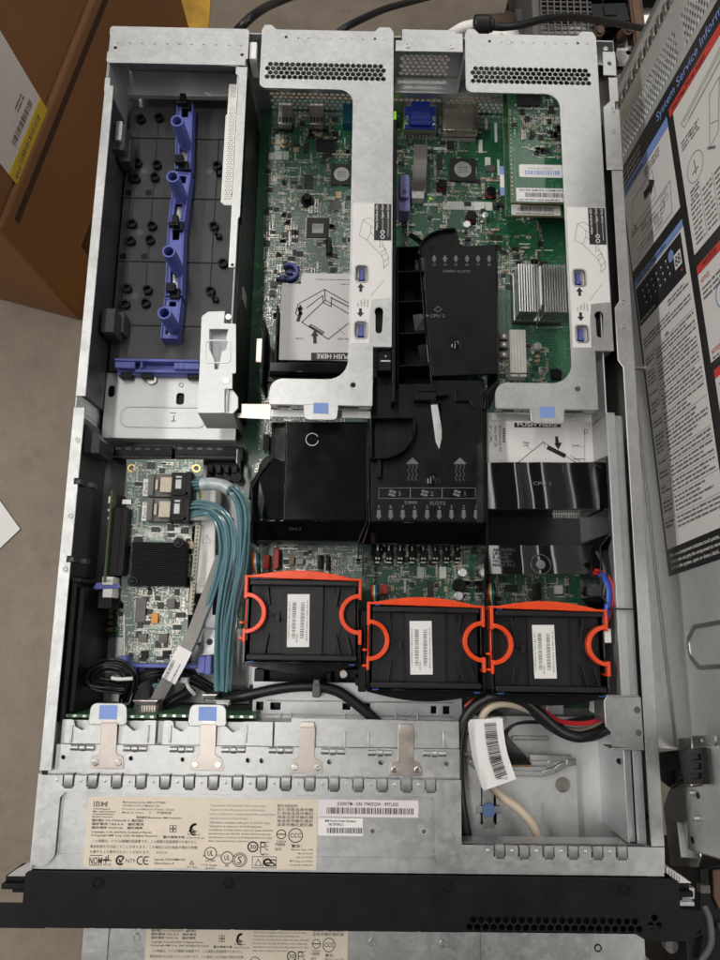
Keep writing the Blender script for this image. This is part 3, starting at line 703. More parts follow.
m = MB(); m.plate(o1 + up, [], H-.0013, H)
m.box(.0002, W-.0002, .0004, .0105, zd-.0012, zd)
m.box(.0015, X2-.0014, .0106, .0560, zd-.0012, zd)
m.box(W-.012, W, -.0000, Y3, .01, H-.0032)
m.box(X2-.0012, X2-.0002, Y3, Y2-.007, .066, H-.0012); m.box(X2, W-.002, Y3-.0012, Y3-.0002, .062, H-.0071)
deck = B(m, 'front_deck', STEEL, SV, .0007)
for k, (tb, y) in enumerate(((tabs1, Y2), (tabs2, Y3))):
    for x, _ in tb:
        if k == 0 and x > X2-.004: continue
        m = MB(); vs = []
        for yy, z1 in ((y-.0088, H+.0002), (y-.0066, H+.0013), (y+.0004, H+.0010), (y+.0012, H-.0002), (y+.0013, H-.0035)):
            vs += [(x-.0030, yy, z1), (x+.0030, yy, z1)]
        m.add(vs + [(a, b-.0004, c-.0010) for a, b, c in vs], [(2*q, 2*q+1, 2*q+3, 2*q+2) for q in range(4)] + [(10+2*q, 12+2*q, 13+2*q, 11+2*q) for q in range(4)] + [(2*q, 2*q+2, 12+2*q, 10+2*q) for q in range(4)] + [(2*q+3, 2*q+1, 11+2*q, 13+2*q) for q in range(4)] + [(0, 10, 11, 1), (8, 9, 19, 18)])
        B(m, 'folded_tab', STEEL, SV)
        xm = x-.0085
        m = MB(); m.cyl(xm, y-.0034, H, H+.0003, .0012, .0006, n=10); B(m, 'dimple', STEELD, deck)
# strip just behind the tabs and the drive bay top
y_lo, y_mid, y_hi = Y2-.006, P(200, 746, .082)[1], P(200, 721, .080)[1]
zf = fr(40, 640, 3.43); z5 = fr(230, 660, 2.769)
m = MB()
hs = [circ(*P(*zf(X, Y), .0815), .0016) for X, Y in ((80, 402), (312, 406), (489, 410), (713, 412))] + [circ(*P(*z5(X, Y), .0815), .0017) for X, Y in ((50, 278), (88, 279), (275, 282), (418, 284), (600, 287))]
m.plate([(.0045, y_lo), (X2-.0002, y_lo), (X2-.0002, y_mid), (.0045, y_mid)], hs, .0803, .0815)
cut = []
top_edge = []
for c in ((zf(235, 290)), (zf(575, 295))):
    xc = P(*c, .08)[0]; top_edge += [(xc+.0255, y_hi), (xc+.0245, y_hi-.005), (xc+.0185, y_hi-.0078), (xc+.0125, y_hi-.003), (xc+.010, y_hi+.0005), (xc-.010, y_hi+.0005), (xc-.0125, y_hi-.003), (xc-.0185, y_hi-.0078), (xc-.0245, y_hi-.005), (xc-.0255, y_hi)]
xs_ = [P(*zf(235, 290), .08)[0], P(*zf(575, 295), .08)[0]]
for i, xc in enumerate(xs_):
    te = top_edge[i*10:(i+1)*10]; a, b = (xc-.0335, xc+.0345) if i == 0 else (xc-.0322, xc+.0475)
    m.plate(rpoly([(a, y_mid+.0004), (b, y_mid+.0004), (b, y_hi)] + te + [(a, y_hi)], [0, 0, .001] + [.002]*10 + [.001]), [], .0790, .0802)
a = xs_[1]+.0490
m.plate([(a, y_mid+.0004), (X2-.0002, y_mid+.0004), (X2-.0002, y_hi+.002), (a+.012, y_hi+.003), (a+.012, y_hi), (a, y_hi)], [], .0790, .0802)
m.box(.0045, X2, y_lo, y_lo+.001, .05, .0802)
bay = B(m, 'drive_bay_top', STEEL, SV, .0004)
m = MB(); m.box(.0045, X2-.001, y_lo+.002, y_hi-.001, .05, .0755); B(m, 'drive_bay_inside', STEELD, SV)
m = MB()
for X in (108, 370, 447, 707):
    m = MB(); p = P(*zf(X, 322), .0803); m.box(p[0]-.0009, p[0]+.0009, p[1]-.006, p[1]+.006, .0803, .0813); B(m, 'pressed_rib', STEEL, bay, .0005)
for X in (318, 383, 592): m = MB(); p = P(*z5(X, 222), .0803); m.box(p[0]-.0009, p[0]+.0009, p[1]-.006, p[1]+.006, .0803, .0813); B(m, 'pressed_rib', STEEL, bay, .0005)
for p in [zf(X, Y) for X, Y in ((145, 370), (325, 373), (485, 376), (663, 378))] + [z5(X, Y) for X, Y in ((140, 251), (285, 254), (415, 258), (566, 260))]:
    x, y = P(*p, .083); m = MB()
    MK = Matrix.Translation((x, y, .0815)) @ Matrix.Rotation(PI/2, 4, 'Y')
    m.pipe(0, 0, -.0085, -.003, .0022, .0012, 12, M=MK); m.pipe(0, 0, -.002, .002, .0026, .0012, 12, M=MK); m.pipe(0, 0, .003, .0085, .0022, .0012, 12, M=MK)
    B(m, 'hinge_knuckle', STEEL, SV)
# spring clips with two rivets; two of them lie under blue touch tabs
def clip(px, py, flat=False):
    x, y = P(px, py, .083); m = MB()
    zc = .0816
    stem = rpoly([(x-.0058, y+.0115), (x+.0058, y+.0115), (x+.0058, y-.0100), (x+.0110, y-.0118), (x+.0125, y-.0205), (x-.0125, y-.0205), (x-.0110, y-.0118), (x-.0058, y-.0100)], [.001, .001, .002, .003, .0015, .0015, .003, .002])
    m.prism(stem, lambda X, Y: zc+(.0018 if Y > y+.004 else 0), lambda X, Y: zc+.0007+(.0018 if Y > y+.004 else 0))
    m.prism([(x-.0054, y+.0112), (x+.0054, y+.0112), (x+.0046, y+.0150), (x-.0046, y+.0150)], .0795, .0832)
    c = B(m, 'spring_clip', CLIP, SV, .0003)
    for s in (-1, 1):
        m = MB(); m.cyl(x+s*.0083, y-.0162, zc+.0006, zc+.0018, .0026, .0020, 16); B(m, 'clip_rivet', SHINY, c, .0003)
clip(*zf(235, 340)); clip(*zf(575, 346)); clip(*z5(213, 232)); clip(*z5(487, 238))
for xc, c, s in ((xs_[0], zf(235, 250), zf(235, 248)), (xs_[1], zf(573, 255), zf(571, 253))):
    y0, y1 = P(*zf(235, 292), .083)[1], P(*zf(235, 216), .083)[1]
    m = MB(); m.prism(rpoly([(xc-.0125, y0), (xc+.0125, y0), (xc+.0140, y0+.002), (xc+.0130, y1), (xc-.0130, y1), (xc-.0140, y0+.002)], [.001, .001, .001, .005, .005, .001]), .0818, .0830)
    m.box(xc-.012, xc+.012, y1-.002, y1-.0008, .072, .0818)
    tb = B(m, 'release_tab', STEEL, SV, .0005)
    m = MB(); x, y = xc, P(*s, .083)[1]; m.bc(x, y, .0130, .0098, .0830, .0833); B(m, 'touch_sticker', LBLUE, tb)
# black front panel with mounting ears
zb = H+.0006
b0 = P(300, 930.5, zb)[1]; b1 = -.0002; eL = -.0265
m = MB()
yv = P(600, 941, zb)[1]
out = [(P(45, 927, zb)[0], b0), (.4200, b0), (.4275, yv), (W+.0130, yv), (W+.0240, yv+.010), (W+.0240, yv+.0195), (W+.0085, yv+.0205), (W+.0085, b1-.0015), (W+.0040, b1), (-.0010, b1), (-.0030, b1-.0015), (-.0030, -.0205), (eL, -.0205), (eL, -.0362), (P(45, 927, zb)[0], -.0362)]
vx0 = P(466, 925, zb)[0]
hx = [h for h in hexes(vx0, .4275, b0+.0006, b0+.0125, .0056, .0024)] + [h for h in hexes(.4285, .4400, b0+.0030, b0+.0160, .0056, .0024)]
m.plate(out, hx, H-.0012, zb)
m.box(.0150, .4300, b0+.0002, b0+.0012, .004, H-.0014); m.box(-.0028, -.0018, -.020, b1-.002, .004, H-.0014); m.box(W+.0070, W+.0082, -.020, b1-.002, .004, H-.0014)
for i in range(9): x = P(45+47*i, 929, zb)[0]; m.box(x, x+.030, b0-.0016, b0-.0002, .004, H-.003)
bz = B(m, 'front_panel', BEZ, SV, .0007)
m = MB(); m.box(.001, W-.001, b0+.002, -.001, .004, .076); B(m, 'panel_body', BLK, SV)
for p in ((98, 883), (228.7, 883.5), (448.5, 887), (625.5, 890)):
    x, y = P(*p, zb); m = MB(); m.pipe(x, y, zb, zb+.0008, .0040, .0031, 20); m.cyl(x, y, zb-.0002, zb+.0006, .0030, .0024, 18); m.pipe(x, y, zb+.0006, zb+.0010, .0016, .0008, 6); B(m, 'panel_screw', BEZ, bz, .0002)
# rack latches in the ears
for s, xa in ((-1, -.0045), (1, W+.0100)):
    m = MB(); zl_ = .058
    x0, x1 = (xa-.024, xa) if s < 0 else (xa, xa+.018)
    m.box(x0, x1, -.0195, -.0120, .03, zl_); m.box(x0, x1, -.0195, -.0155, zl_, zl_+.006); m.box(x0, x1, -.028, -.0196, .02, .045)
    lt = B(m, 'rack_latch', BEZ, SV, .0007)
    m = MB()
    if s < 0: m.prism([(x0+.002, -.0118), (x1-.001, -.0118), (x1, .001), (x1-.006, -.003)], .045, lambda x, y: zl_+.002+(y+.0118)*.8)
    else: m.prism([(x0, .000), (x0+.003, -.001), (x1, -.0105), (x0, -.0105)], .045, lambda x, y: zl_+.004)
    lb = B(m, 'latch_label', PAPER, lt)
    m = MB()
    for i in range(5):
        if s > 0: m.line([(x0+.002+i*.0018, -.0015-i*.0012, zl_+.0042), (x0+.002+i*.0018, -.0098, zl_+.0042)], .0005, EZ)
    if m.v: B(m, 'printing', INKG, lb)

# ------------------------------------------------------------------ labels on the deck
def label(parent, corners, z, mt, name='product_label'):
    xs0 = (P(*corners[0], z)[0]+P(*corners[3], z)[0])/2; xs1 = (P(*corners[1], z)[0]+P(*corners[2], z)[0])/2
    ys1 = (P(*corners[0], z)[1]+P(*corners[1], z)[1])/2; ys0 = (P(*corners[2], z)[1]+P(*corners[3], z)[1])/2
    m = MB(); m.box(xs0, xs1, ys0, ys1, z-.0002, z); return B(m, name, mt, parent), (xs0, xs1, ys0, ys1)
zl = zd+.00025
LB, (lx0, lx1, ly0, ly1) = label(SV, (z7(37, 45), z7(700, 58), z7(695, 262), z7(25, 248)), zl, BEIGE)
def product_print(m, fx0, fx1, fy0, fy1, z, first_row=0):
    """the regulatory label's print; coordinates measured on the label, 0..663 wide, 0..204 down"""
    kx = (fx1-fx0)/663; ky = (fy1-fy0)/204
    o = lambda X, Y: Vector((fx0+X*kx, fy1-Y*ky, z))
    def T(s, X, Y, cap, w=None, ink=0, al='L', res=1):
        if Y >= first_row: m.text(s, o(X, Y), EX, EY, cap*ky, ink, al, None if w is None else w*kx, res)
    T('IBM', 16, 29, 15, 40, res=3)
    for yy in (17, 20, 23, 26): m.line([o(15, yy)+Vector((0, 0, .0001)), o(57, yy)+Vector((0, 0, .0001))], .9*ky, EZ, 3)
    for i, s in enumerate(('World Headquarters', 'IBM is a registered trademark', 'of International Business', 'Machines Corporation')): T(s, 16, 38+i*7.5, 4.4, (50, 66, 62, 58)[i])
    for i, s in enumerate(('Manufactured by IBM SYSTEMS', 'TECHNOLOGY COMPANY LTD.', 'Product certified in Futian China', 'Made in China     X     中国制造')): T(s, 100, 18+i*10, 5.6, (124, 108, 150, 142)[i], 1)
    T('製造業者 Manufacturer: IBM Corporation', 142, 62, 5.2, 130)
    for i, s in enumerate(('額定電圧 100-127/200-240 V~ 額定電圧', '額定電流 7.8/3.8 A    額定電流', '額定頻率 50/60 Hz    額定頻率')): T(s, 16, 72+i*10.5, 5.6, (148, 148, 146)[i])
    T('Copyright Code and Parts Contained Herein', 16, 105, 5.6, 172); T('©Copyright IBM Corp. 2005 All Rights Reserved', 16, 115, 5.6, 190)
    T('この装置は、クラスA情報技術装置です。この装置を家庭環境で使用すると', 22, 132, 6.6, 296, 1); T('電波妨害を引き起こすことがあります。この場合には使用者が適切な対策', 16, 148, 6.6, 306, 1); T('を講ずるよう要求されることがあります。    VCCI-A', 16, 163, 6.6, 220, 1)
    # four-way mark, flower mark
    for dx in (0, 10):
        for dy in (0, 10): m.line([o(240+dx, 82+dy), o(248+dx, 82+dy), o(248+dx, 90+dy), o(240+dx, 90+dy)], 1.4*kx, EZ, 0, True)
    T('臺北商檢字第', 222, 118, 5.6, 62)
    for k in range(3):
        c = o(312, 92); m.line([c+Vector(((14-k*3)*kx*math.cos(t), (16-k*4)*ky*math.sin(t)+k*2*ky, 0)) for t in [PI*.45+i*PI*.12 for i in range(10)]], (4-k)*kx, EZ)
    m.line([o(294, 98), o(318, 98)], 2*kx, EZ); T('Eurasian', 292, 109, 5, 36, 1); T('DN:7945-JA', 290, 119, 5, 52, 1)
    # NOM mark
    m.line([o(18, 170), o(52, 170)], 2*ky, EZ); m.line([o(18, 198), o(52, 198)], 2*ky, EZ); T('NOM', 17, 195, 20, 36, res=2)
    m.line([o(56, 182), o(70, 182), o(70, 170)], 3*kx, EZ); m.line([o(56, 184), o(78, 184)], 3*ky, EZ); m.line([o(64, 174), o(64, 190)], 3*kx, EZ); T('NYCE', 58, 199, 6, 22)
    # tick mark in a C, N79, CE
    c = o(105, 183); m.line([c+Vector((11*kx*math.cos(t), 12*ky*math.sin(t), 0)) for t in [PI*.3+i*PI*.14 for i in range(11)]], 4.5*kx, EZ)
    m.line([o(101, 181), o(105, 189), o(114, 176)], 4*kx, EZ); T('N79', 120, 190, 12, 27, 1)
    for dx in (0, 17):
        c = o(163+dx, 183); m.line([c+Vector((10*kx*math.cos(t), 11*ky*math.sin(t), 0)) for t in [PI*.38+i*PI*.124 for i in range(11)]], 3*kx, EZ)
    m.line([o(171, 183), o(183, 183)], 2.6*ky, EZ)
    T('Canada ICES/NMB-003', 200, 182, 5.8, 90); T('Class/Classe A', 200, 193, 5.8, 58)
    # grey notices
    for i, s in enumerate(('Apparaten skall anslutas till jordat uttag', 'Apparatet må tilkoples jordet stikkontakt', 'Laite on liitettävä suojakoskettimilla varustettuun', 'maadoitettuun pistorasiaan')): T(s, 352, 24+i*12.5, 6, (160, 158, 190, 110)[i], 2)
    for i, s in enumerate(('This device complies with part 15 of FCC rules.', 'Operation is subject to the following two', 'conditions: (1) this device may not cause harmful', 'interference, and (2) this device must accept any', 'interference received, including interference that', 'may cause undesired operation.')): T(s, 352, 74+i*10.6, 5.8, (176, 152, 182, 178, 182, 118)[i], 1)
    for r in range(6): T('警告使用者這是甲類的資訊產'[r:r+8], 546, 24+r*11, 7, 58 if r == 0 else 104, 1)
    # round marks
    def ring(X, Y, r, w=2.2): m.line([o(X, Y)+Vector((r*kx*math.cos(t), r*ky*math.sin(t), 0)) for t in [i*PI/10 for i in range(20)]], w*kx, EZ, 0, True)
    ring(560, 103, 13); m.line([o(549, 103), o(571, 103)], 3*ky, EZ); T('PG2018', 548, 126, 5, 26)
    ring(601, 106, 20, 2.4); T('CCC', 586, 112, 13, 31, res=2); 
    ring(360, 160, 17); T('UL', 351, 167, 15, 17, res=2); T('c', 338, 170, 9, 6); T('US', 379, 170, 7, 10); T('LISTED', 347, 184, 6, 28); T('I.T.E. Equip.', 336, 196, 5, 46); T('E67V0', 348, 205, 5, 26)
    ring(408, 172, 17); T('UL', 400, 179, 14, 16, res=2); T('AR', 402, 198, 7, 12)
    ring(444, 178, 15, 2); ring(444, 178, 20, 2); T('S', 438, 188, 20, 12, res=2)
    ring(480, 140, 14, 3.4); T('30', 471, 146, 12, 18, res=2)
    m.line([o(502, 156), o(502, 128), o(514, 128), o(516, 134), o(512, 140), o(504, 140)], 2.6*kx, EZ); m.line([o(500, 126), o(526, 126)], 1.6*ky, EZ); T('C', 514, 150, 14, 10); T('ME06', 504, 164, 5.5, 22)
    T('中国制造', 544, 136, 7, 28, 1); T('编号', 544, 150, 7, 18, 1); T('警告：', 590, 140, 7, 30); 
    for i, s in enumerate(('Machine Type: 7945', 'Model: D2W', 'SN: 99TL035', 'MFG Date: 2011/02/02', 'Product ID: 7945D2W')): T(s, 652, 149+i*11, 5, (62, 42, 46, 66, 66)[i], 1, 'R')
    m.line([o(480, 168), o(548, 168), o(548, 200), o(480, 200)], 1.6*kx, EZ, 0, True); m.line([o(487, 193), o(497, 175), o(507, 193)], 1.8*kx, EZ, 0, True); m.line([o(511, 168), o(511, 200)], 1.4*kx, EZ)
    c = o(524, 184); m.line([c+Vector((10*kx*math.cos(t), 9*ky*math.sin(t), 0)) for t in [PI*.3+i*PI*.14 for i in range(10)]], 5*kx, EZ); T('S', 528, 196, 21, 20, res=2); m.line([o(520, 186), o(534, 186)], 4*ky, EZ)
    m.line([o(302, 192), o(308, 182), o(314, 192)], 1.6*kx, EZ, 0, True); T('RU Temp.', 296, 202, 4.6, 30)
m = MB(); product_print(m, lx0, lx1, ly0, ly1, zl+.00015)
B(m, 'lettering', [INK, INKG, INKL, BEIGE], LB)
z8 = fr(200, 780, 2.88)
LB2, (a0, a1, b0_, b1_) = label(SV, (z8(338, 55), z8(630, 60), z8(628, 110), z8(340, 104)), zl, PINKP, 'serial_label')
m = MB(); h_ = b1_-b0_; w_ = a1-a0
m.text('J1SIWTM - S/N: 7945D2W - 99TL035', (a0+w_*.19, b0_+h_*.66, zl+.00015), EX, EY, h_*.2, 0, 'L', w_*.61)
m.bars((a0+w_*.09, b0_+h_*.18, zl+.00015), EX, EY, w_*.86, h_*.36, unit=.00042)
B(m, 'lettering', INK, LB2)
LB3, (a0, a1, b0_, b1_) = label(SV, (z8(341, 108), z8(470, 112), z8(468, 163), z8(339, 158)), zl+.0001, PAPER, 'order_label')
m = MB(); h_ = b1_-b0_; w_ = a1-a0
m.text('IBM Work Order Number:', (a0+w_*.15, b0_+h_*.78, zl+.00025), EX, EY, h_*.13, 0, 'L', w_*.7)
m.text('IBC9F3KL2', (a0+w_*.24, b0_+h_*.58, zl+.00025), EX, EY, h_*.13, 0, 'L', w_*.32)
m.bars((a0+w_*.2, b0_+h_*.14, zl+.00025), EX, EY, w_*.78, h_*.32, unit=.0004, seed=4)
B(m, 'lettering', INK, LB3)
for X, Y in ((497, 147), (645, 148)):
    x, y = P(*z8(X, Y), zd); m = MB(); m.pipe(x, y, zd, zd+.0009, .0030, .0017, 18); m.cyl(x, y, zd-.0006, zd+.0002, .0017, n=12); m.pipe(x, y, zd, zd+.0002, .0046, .0040, 22); rv = B(m, 'rivet', STEELD, deck, .0002); m = MB(); m.cyl(x, y, zd, zd+.0004, .0014, n=12); B(m, 'rivet_hole', CHIPG, rv)

# ------------------------------------------------------------------ the second server underneath, only its front edge in view
ZL = -.0045
S2 = thing('server_chassis', 'closed silver server lying underneath, only the front edge of its lid in view', 'server', (W/2, .2, -.09))
xA = P(82.5, 942, ZL)[0]; xB = P(645, 950, ZL)[0]
m = MB(); m.box(xA, xB, -.1060, .50, -.0900, ZL-.0015); B(m, 'body', STEELD, S2, .001)
m = MB(); xi = P(108, 942, ZL)[0]; xj = P(481, 945, ZL)[0]
m.plate([(xA, -.108), (xi, -.108), (xi, .45), (xA, .45)], [], ZL-.0014, ZL); m.box(xi+.0002, xj-.0002, -.108, .45, ZL-.0014, ZL-.0012)
m.box(xj, xB, -.108, .45, ZL-.0014, ZL)
q = P(492, 945, ZL)[0]; m.plate(rpoly([(q, -.105), (xB-.004, -.105), (xB-.004, -.0935), (q, -.0935)], .002), [rpoly([(q+.001, -.104), (xB-.005, -.104), (xB-.005, -.0945), (q+.001, -.0945)], .0015)], ZL, ZL+.0008)
B(m, 'lid', STEEL, S2, .0005)
m = MB(); m.box(xA, xB, -.1350, -.1082, -.0900, ZL+.0002); B(m, 'front_panel', BEZ, S2, .0008)
for p in ((135.5, 938), (372.5, 943), (444, 944), (598, 948)):
    x, y = P(*p, ZL); m = MB(); m.pipe(x, y, ZL-.0012, ZL, .0033, .0018, 18); m.cyl(x, y, ZL-.0016, ZL-.0006, .0018, n=12); B(m, 'rivet', SILV, S2, .0002)
z_ = ZL-.0009
lw_ = P(348, 945, z_)[0]-P(146, 945, z_)[0]
m = MB(); xx = P(146, 940, z_)[0]; yy1 = -.0545; hh = lw_*204/663*1.02; m.box(xx, xx+lw_, yy1-hh, yy1, z_-.0003, z_); l4 = B(m, 'product_label', BEIGE, S2)
m = MB(); product_print(m, xx, xx+lw_, yy1-hh, yy1, z_+.0001, 60); B(m, 'lettering', [INK, INKG, INKL, BEIGE], l4)
# ------------------------------------------------------------------ motherboard
ZM = .0085
MBD = thing('motherboard', 'large green main circuit board filling the middle of the open server', 'circuit board', (.27, .4, .004))
m = MB(); m.box(.1235, .4195, .105, L-.004, ZM-.0018, ZM-.00005); B(m, 'circuit_board', PCB, MBD)
m = MB(); m.prism([(.1235, .250), (.150, .262), (.152, .55), (.205, .575), (.252, .60), (.252, .30), (.236, .20), (.1235, .18)], ZM-.00005, ZM); B(m, 'glare_board_area', PCBL, MBD)  # pale patch over the green board paints in the lamp glare
class Sc:
    """small soldered parts in tidy rows"""
    def __init__(s, seed): s.r = random.Random(seed); s.m = MB(); s.silk = MB()
    def part(s, x, y, z, k=None, rot=None, sc=1):
        r = s.r; k = r.random() if k is None else k; rot = r.random() < .5 if rot is None else rot
        w, d, h = [(.0016, .0008, .0006), (.0022, .0012, .0010), (.0032, .0018, .0013)][0 if k < .55 else 1 if k < .85 else 2]
        w *= sc; d *= sc; h *= sc
        body = r.choice((1, 1, 2, 2, 4, 4))
        if rot: s.m.bc(x, y, d, w*.56, z, z+h, body); s.m.bc(x, y+w*.39, d, w*.22, z, z+h*.97, 0); s.m.bc(x, y-w*.39, d, w*.22, z, z+h*.97, 0)
        else: s.m.bc(x, y, w*.56, d, z, z+h, body); s.m.bc(x+w*.39, y, w*.22, d, z, z+h*.97, 0); s.m.bc(x-w*.39, y, w*.22, d, z, z+h*.97, 0)
        if r.random() < .45:
            t = r.uniform(.0012, .0026); yy = y+d*1.1; s.silk.add([(x-t/2, yy, z+.0001), (x+t/2, yy, z+.0001), (x+t/2, yy+.0005, z+.0001), (x-t/2, yy+.0005, z+.0001)], [(0, 1, 2, 3)])
    def chip(s, x, y, z):
        r = s.r; w, d = r.uniform(.003, .007), r.uniform(.003, .006); s.m.bc(x, y, w, d, z+.0002, z+.0013, 3)
        n = int(w/.0009)
        for i in range(n):
            for q in (-1, 1): s.m.bc(x-w/2+(i+.5)*w/n, y+q*(d/2+.0005), .0004, .0011, z, z+.0005, 0)
    def fill(s, x0, x1, y0, y1, z, n, skip=(), sc=1):
        r = s.r; c = 0; tries = 0
        while c < n and tries < n*6:
            tries += 1
            x, y = r.uniform(x0, x1), r.uniform(y0, y1)
            if any(a < x < b and e < y < f for a, b, e, f in skip): continue
            t = r.random()
            if t < .12: s.chip(x, y, z); c += 3
            elif t < .7:
                k = r.randint(2, 7); k0 = r.random(); rot = r.random() < .5; dx, dy = ((.0021*sc, 0) if rot else (0, .0021*sc)) if r.random() < .8 else ((.003, 0) if not rot else (0, .003))
                for i in range(k):
                    xx, yy = x+dx*i, y+dy*i
                    if x0 < xx < x1 and y0 < yy < y1 and not any(a < xx < b and e < yy < f for a, b, e, f in skip): s.part(xx, yy, z, k0, rot, sc); c += 1
            elif t < .85: s.part(x, y, z, sc=sc); c += 1
            else:  # vias and test pads
                for i in range(r.randint(3, 9)): s.m.cyl(x+r.uniform(-.004, .004), y+r.uniform(-.004, .004), z, z+.00015, .00045, n=6, m=5)
                c += 1
            if r.random() < .13:
                w, d = (r.uniform(.004, .012), .0009) if r.random() < .5 else (.0009, r.uniform(.004, .012))
                s.silk.add([(x, y, z+.0001), (x+w, y, z+.0001), (x+w, y+d, z+.0001), (x, y+d, z+.0001)], [(0, 1, 2, 3)])
    def build(s, parent):
        o = B(s.m, 'surface_components', [TIN, TAN, CHIPG, CHIP, mat('bare_pad', (.45, .47, .42), .45) if 'bare_pad' not in bpy.data.materials else bpy.data.materials['bare_pad'], SILV], parent); o['kind'] = 'stuff'
        o = B(s.silk, 'board_marking', SILK, parent); o['kind'] = 'stuff'
s = Sc(11)
s.fill(.131, .216, .30, .662, ZM, 1900, [(.155, .217, .36, .45)]); s.fill(.131, .160, .44, .60, ZM, 400, (), .6)
s.fill(.253, .305, .42, .66, ZM, 750); s.fill(.290, .335, .42, .66, ZM, 650); s.fill(.32, .395, .372, .52, ZM, 1100, [(.325, .395, .425, .478)])
s.fill(.133, .232, .205, .262, ZM, 520); s.fill(.236, .322, .185, .262, ZM, 650); s.fill(.325, .416, .185, .262, ZM, 520); s.fill(.133, .165, .26, .37, ZM, 130)
s.fill(.322, .396, .478, .60, ZM, 620)
s.build(MBD)
def chip(px0, py0, px1, py1, h=.0016, mt=CHIP, legs='', name='chip', parent=None, z=ZM, cap=None, pitch=.0009):
    x0, x1, y0, y1 = rc(px0, py0, px1, py1, z); p = parent or MBD
    m = MB(); m.box(x0, x1, y0, y1, z+.0003, z+h); m.cyl(x0+.0012, y1-.0012, z+h, z+h+.00005, .0005, n=8)
    o = B(m, name, mt, p, .0002)
    if legs:
        m = MB(); lw = pitch*.45
        if 'h' in legs:
            n = int((y1-y0)/pitch)
            for i in range(n): y = y0+(i+.5)*(y1-y0)/n; m.box(x0-.0012, x0, y-lw/2, y+lw/2, z+.0001, z+.0005); m.box(x1, x1+.0012, y-lw/2, y+lw/2, z+.0001, z+.0005)
        if 'v' in legs:
            n = int((x1-x0)/pitch)
            for i in range(n): x = x0+(i+.5)*(x1-x0)/n; m.box(x-lw/2, x+lw/2, y0-.0012, y0, z+.0001, z+.0005); m.box(x-lw/2, x+lw/2, y1, y1+.0012, z+.0001, z+.0005)
        B(m, 'pins', TIN, o)
    return o, (x0, x1, y0, y1)
def silver_disc(o, b, r, z, mt=SILV):
    m = MB(); x, y = (b[0]+b[1])/2, (b[2]+b[3])/2; m.cyl(x, y, z, z+.0003, r, n=28); d = B(m, 'chip_lid', mt, o, .0001)
    m = MB()
    for i in range(3): m.greek((x-r*.55, y+r*.2-i*r*.3, z+.0004), EX, EY, r*1.1, r*.22, 1, seed=i+5, ragged=False)
    B(m, 'marking', CHIPG, d)
f9 = fr(250, 80, 4.8)
A9 = lambda a, b, c, d: (*f9(a, b), *f9(c, d))
o, b = chip(*A9(388, 408, 492, 508), .0018); silver_disc(o, b, .0074, ZM+.0018)
chip(*A9(318, 290, 412, 347), legs='h'); chip(*A9(262, 458, 302, 525), legs='v'); chip(*A9(384, 582, 428, 630), mt=CHIPG)
o, b = chip(*A9(272, 665, 380, 760), .0016, legs='hv', pitch=.0007)
m = MB(); x, y = (b[0]+b[1])/2, (b[2]+b[3])/2; m.bc(x, y-.001, .0105, .0095, ZM+.0016, ZM+.0018); lbx = B(m, 'chip_sticker', SILK, o); m = MB(); m.greek((x-.0045, y+.002, ZM+.0019), EX, EY, .009, .0016, 3); B(m, 'marking', INKG, lbx)
chip(*A9(258, 310, 282, 350)); chip(*A9(346, 358, 370, 380)); chip(*A9(412, 540, 440, 572), mt=TAN, name='capacitor'); chip(*A9(208, 328, 234, 350), mt=TAN, name='capacitor')
for a in ((124, 252, 142, 280), (122, 284, 144, 312), (120, 316, 144, 340), (118, 344, 154, 384), (158, 344, 186, 384), (90, 350, 114, 384)): chip(*A9(*a), .0006, mt=SILK, name='pad')
x, y = P(*f9(168, 304), ZM); m = MB(); m.pipe(x, y, ZM, ZM+.0002, .0048, .0036, 20, 1); m.cyl(x, y, ZM, ZM+.0022, .0030, .0026, 16); m.box(x-.002, x+.002, y-.0004, y+.0004, ZM+.0022, ZM+.0025); B(m, 'board_screw', [SILV, GOLD], MBD)
x, y = P(*f9(274, 572), ZM+.004); m = MB(); m.cyl(x, y, ZM, ZM+.003, .0062, n=18); m.cyl(x, y, ZM+.003, ZM+.009, .0042, .0034, 18); m.cyl(x-.001, y+.001, ZM+.009, ZM+.0095, .0018, n=10); B(m, 'plug', BLK, MBD, .0004)
f7b = fr(240, 220, 4.5)
x0, x1, y0, y1 = rc(*f7b(388, 96), *f7b(412, 155), ZM+.004); m = MB(); m.box(x0, x1, y0, y1, ZM, ZM+.006); B(m, 'coil', BLK, MBD, .0008)
for a in ((136, 278, 166, 304), (134, 318, 160, 344), (188, 58, 216, 80)):
    chip(*f7b(a[0], a[1]), *f7b(a[2], a[3]), mt=CHIPG)
# rear ports
def port(px0, py0, px1, py1, z1, mt, name, label=None):
    x0, x1, y0, y1 = rc(px0, py0, px1, py1, z1); m = MB(); m.box(x0, x1, y0, YW-.0004, ZM, z1); o = B(m, name, mt, MBD, .0006); return o, (x0, x1, y0, y1)
for a in ((134, 128, 202, 212), (284, 130, 352, 212)):
    o, (x0, x1, y0, y1) = port(*A9(*a), .0190, SILV, 'usb_port')
    m = MB()
    for k in range(4): m.box(x0+.0012+k*.0033, x0+.003+k*.0033, y0+.0025, y0+.0075, .0190, .0193)
    m.box(x0-.0004, x1+.0004, y0-.0006, y0+.0005, ZM, .012); B(m, 'port_springs', CHIP, o)
x0, x1, y0, y1 = rc(*f9(445, 120), *f9(500, 205), .020); m = MB(); m.box(x0, x1, y0, YW-.0004, ZM, .020); B(m, 'serial_port', mat('teal_connector', (.01, .09, .14), .4), MBD, .0006)
fA = fr(380, 30, 4.364)
o, (x0, x1, y0, y1) = port(*fA(104, 330), *fA(248, 432), .0215, SILV, 'display_port')
m = MB(); xm = (x0+x1)/2
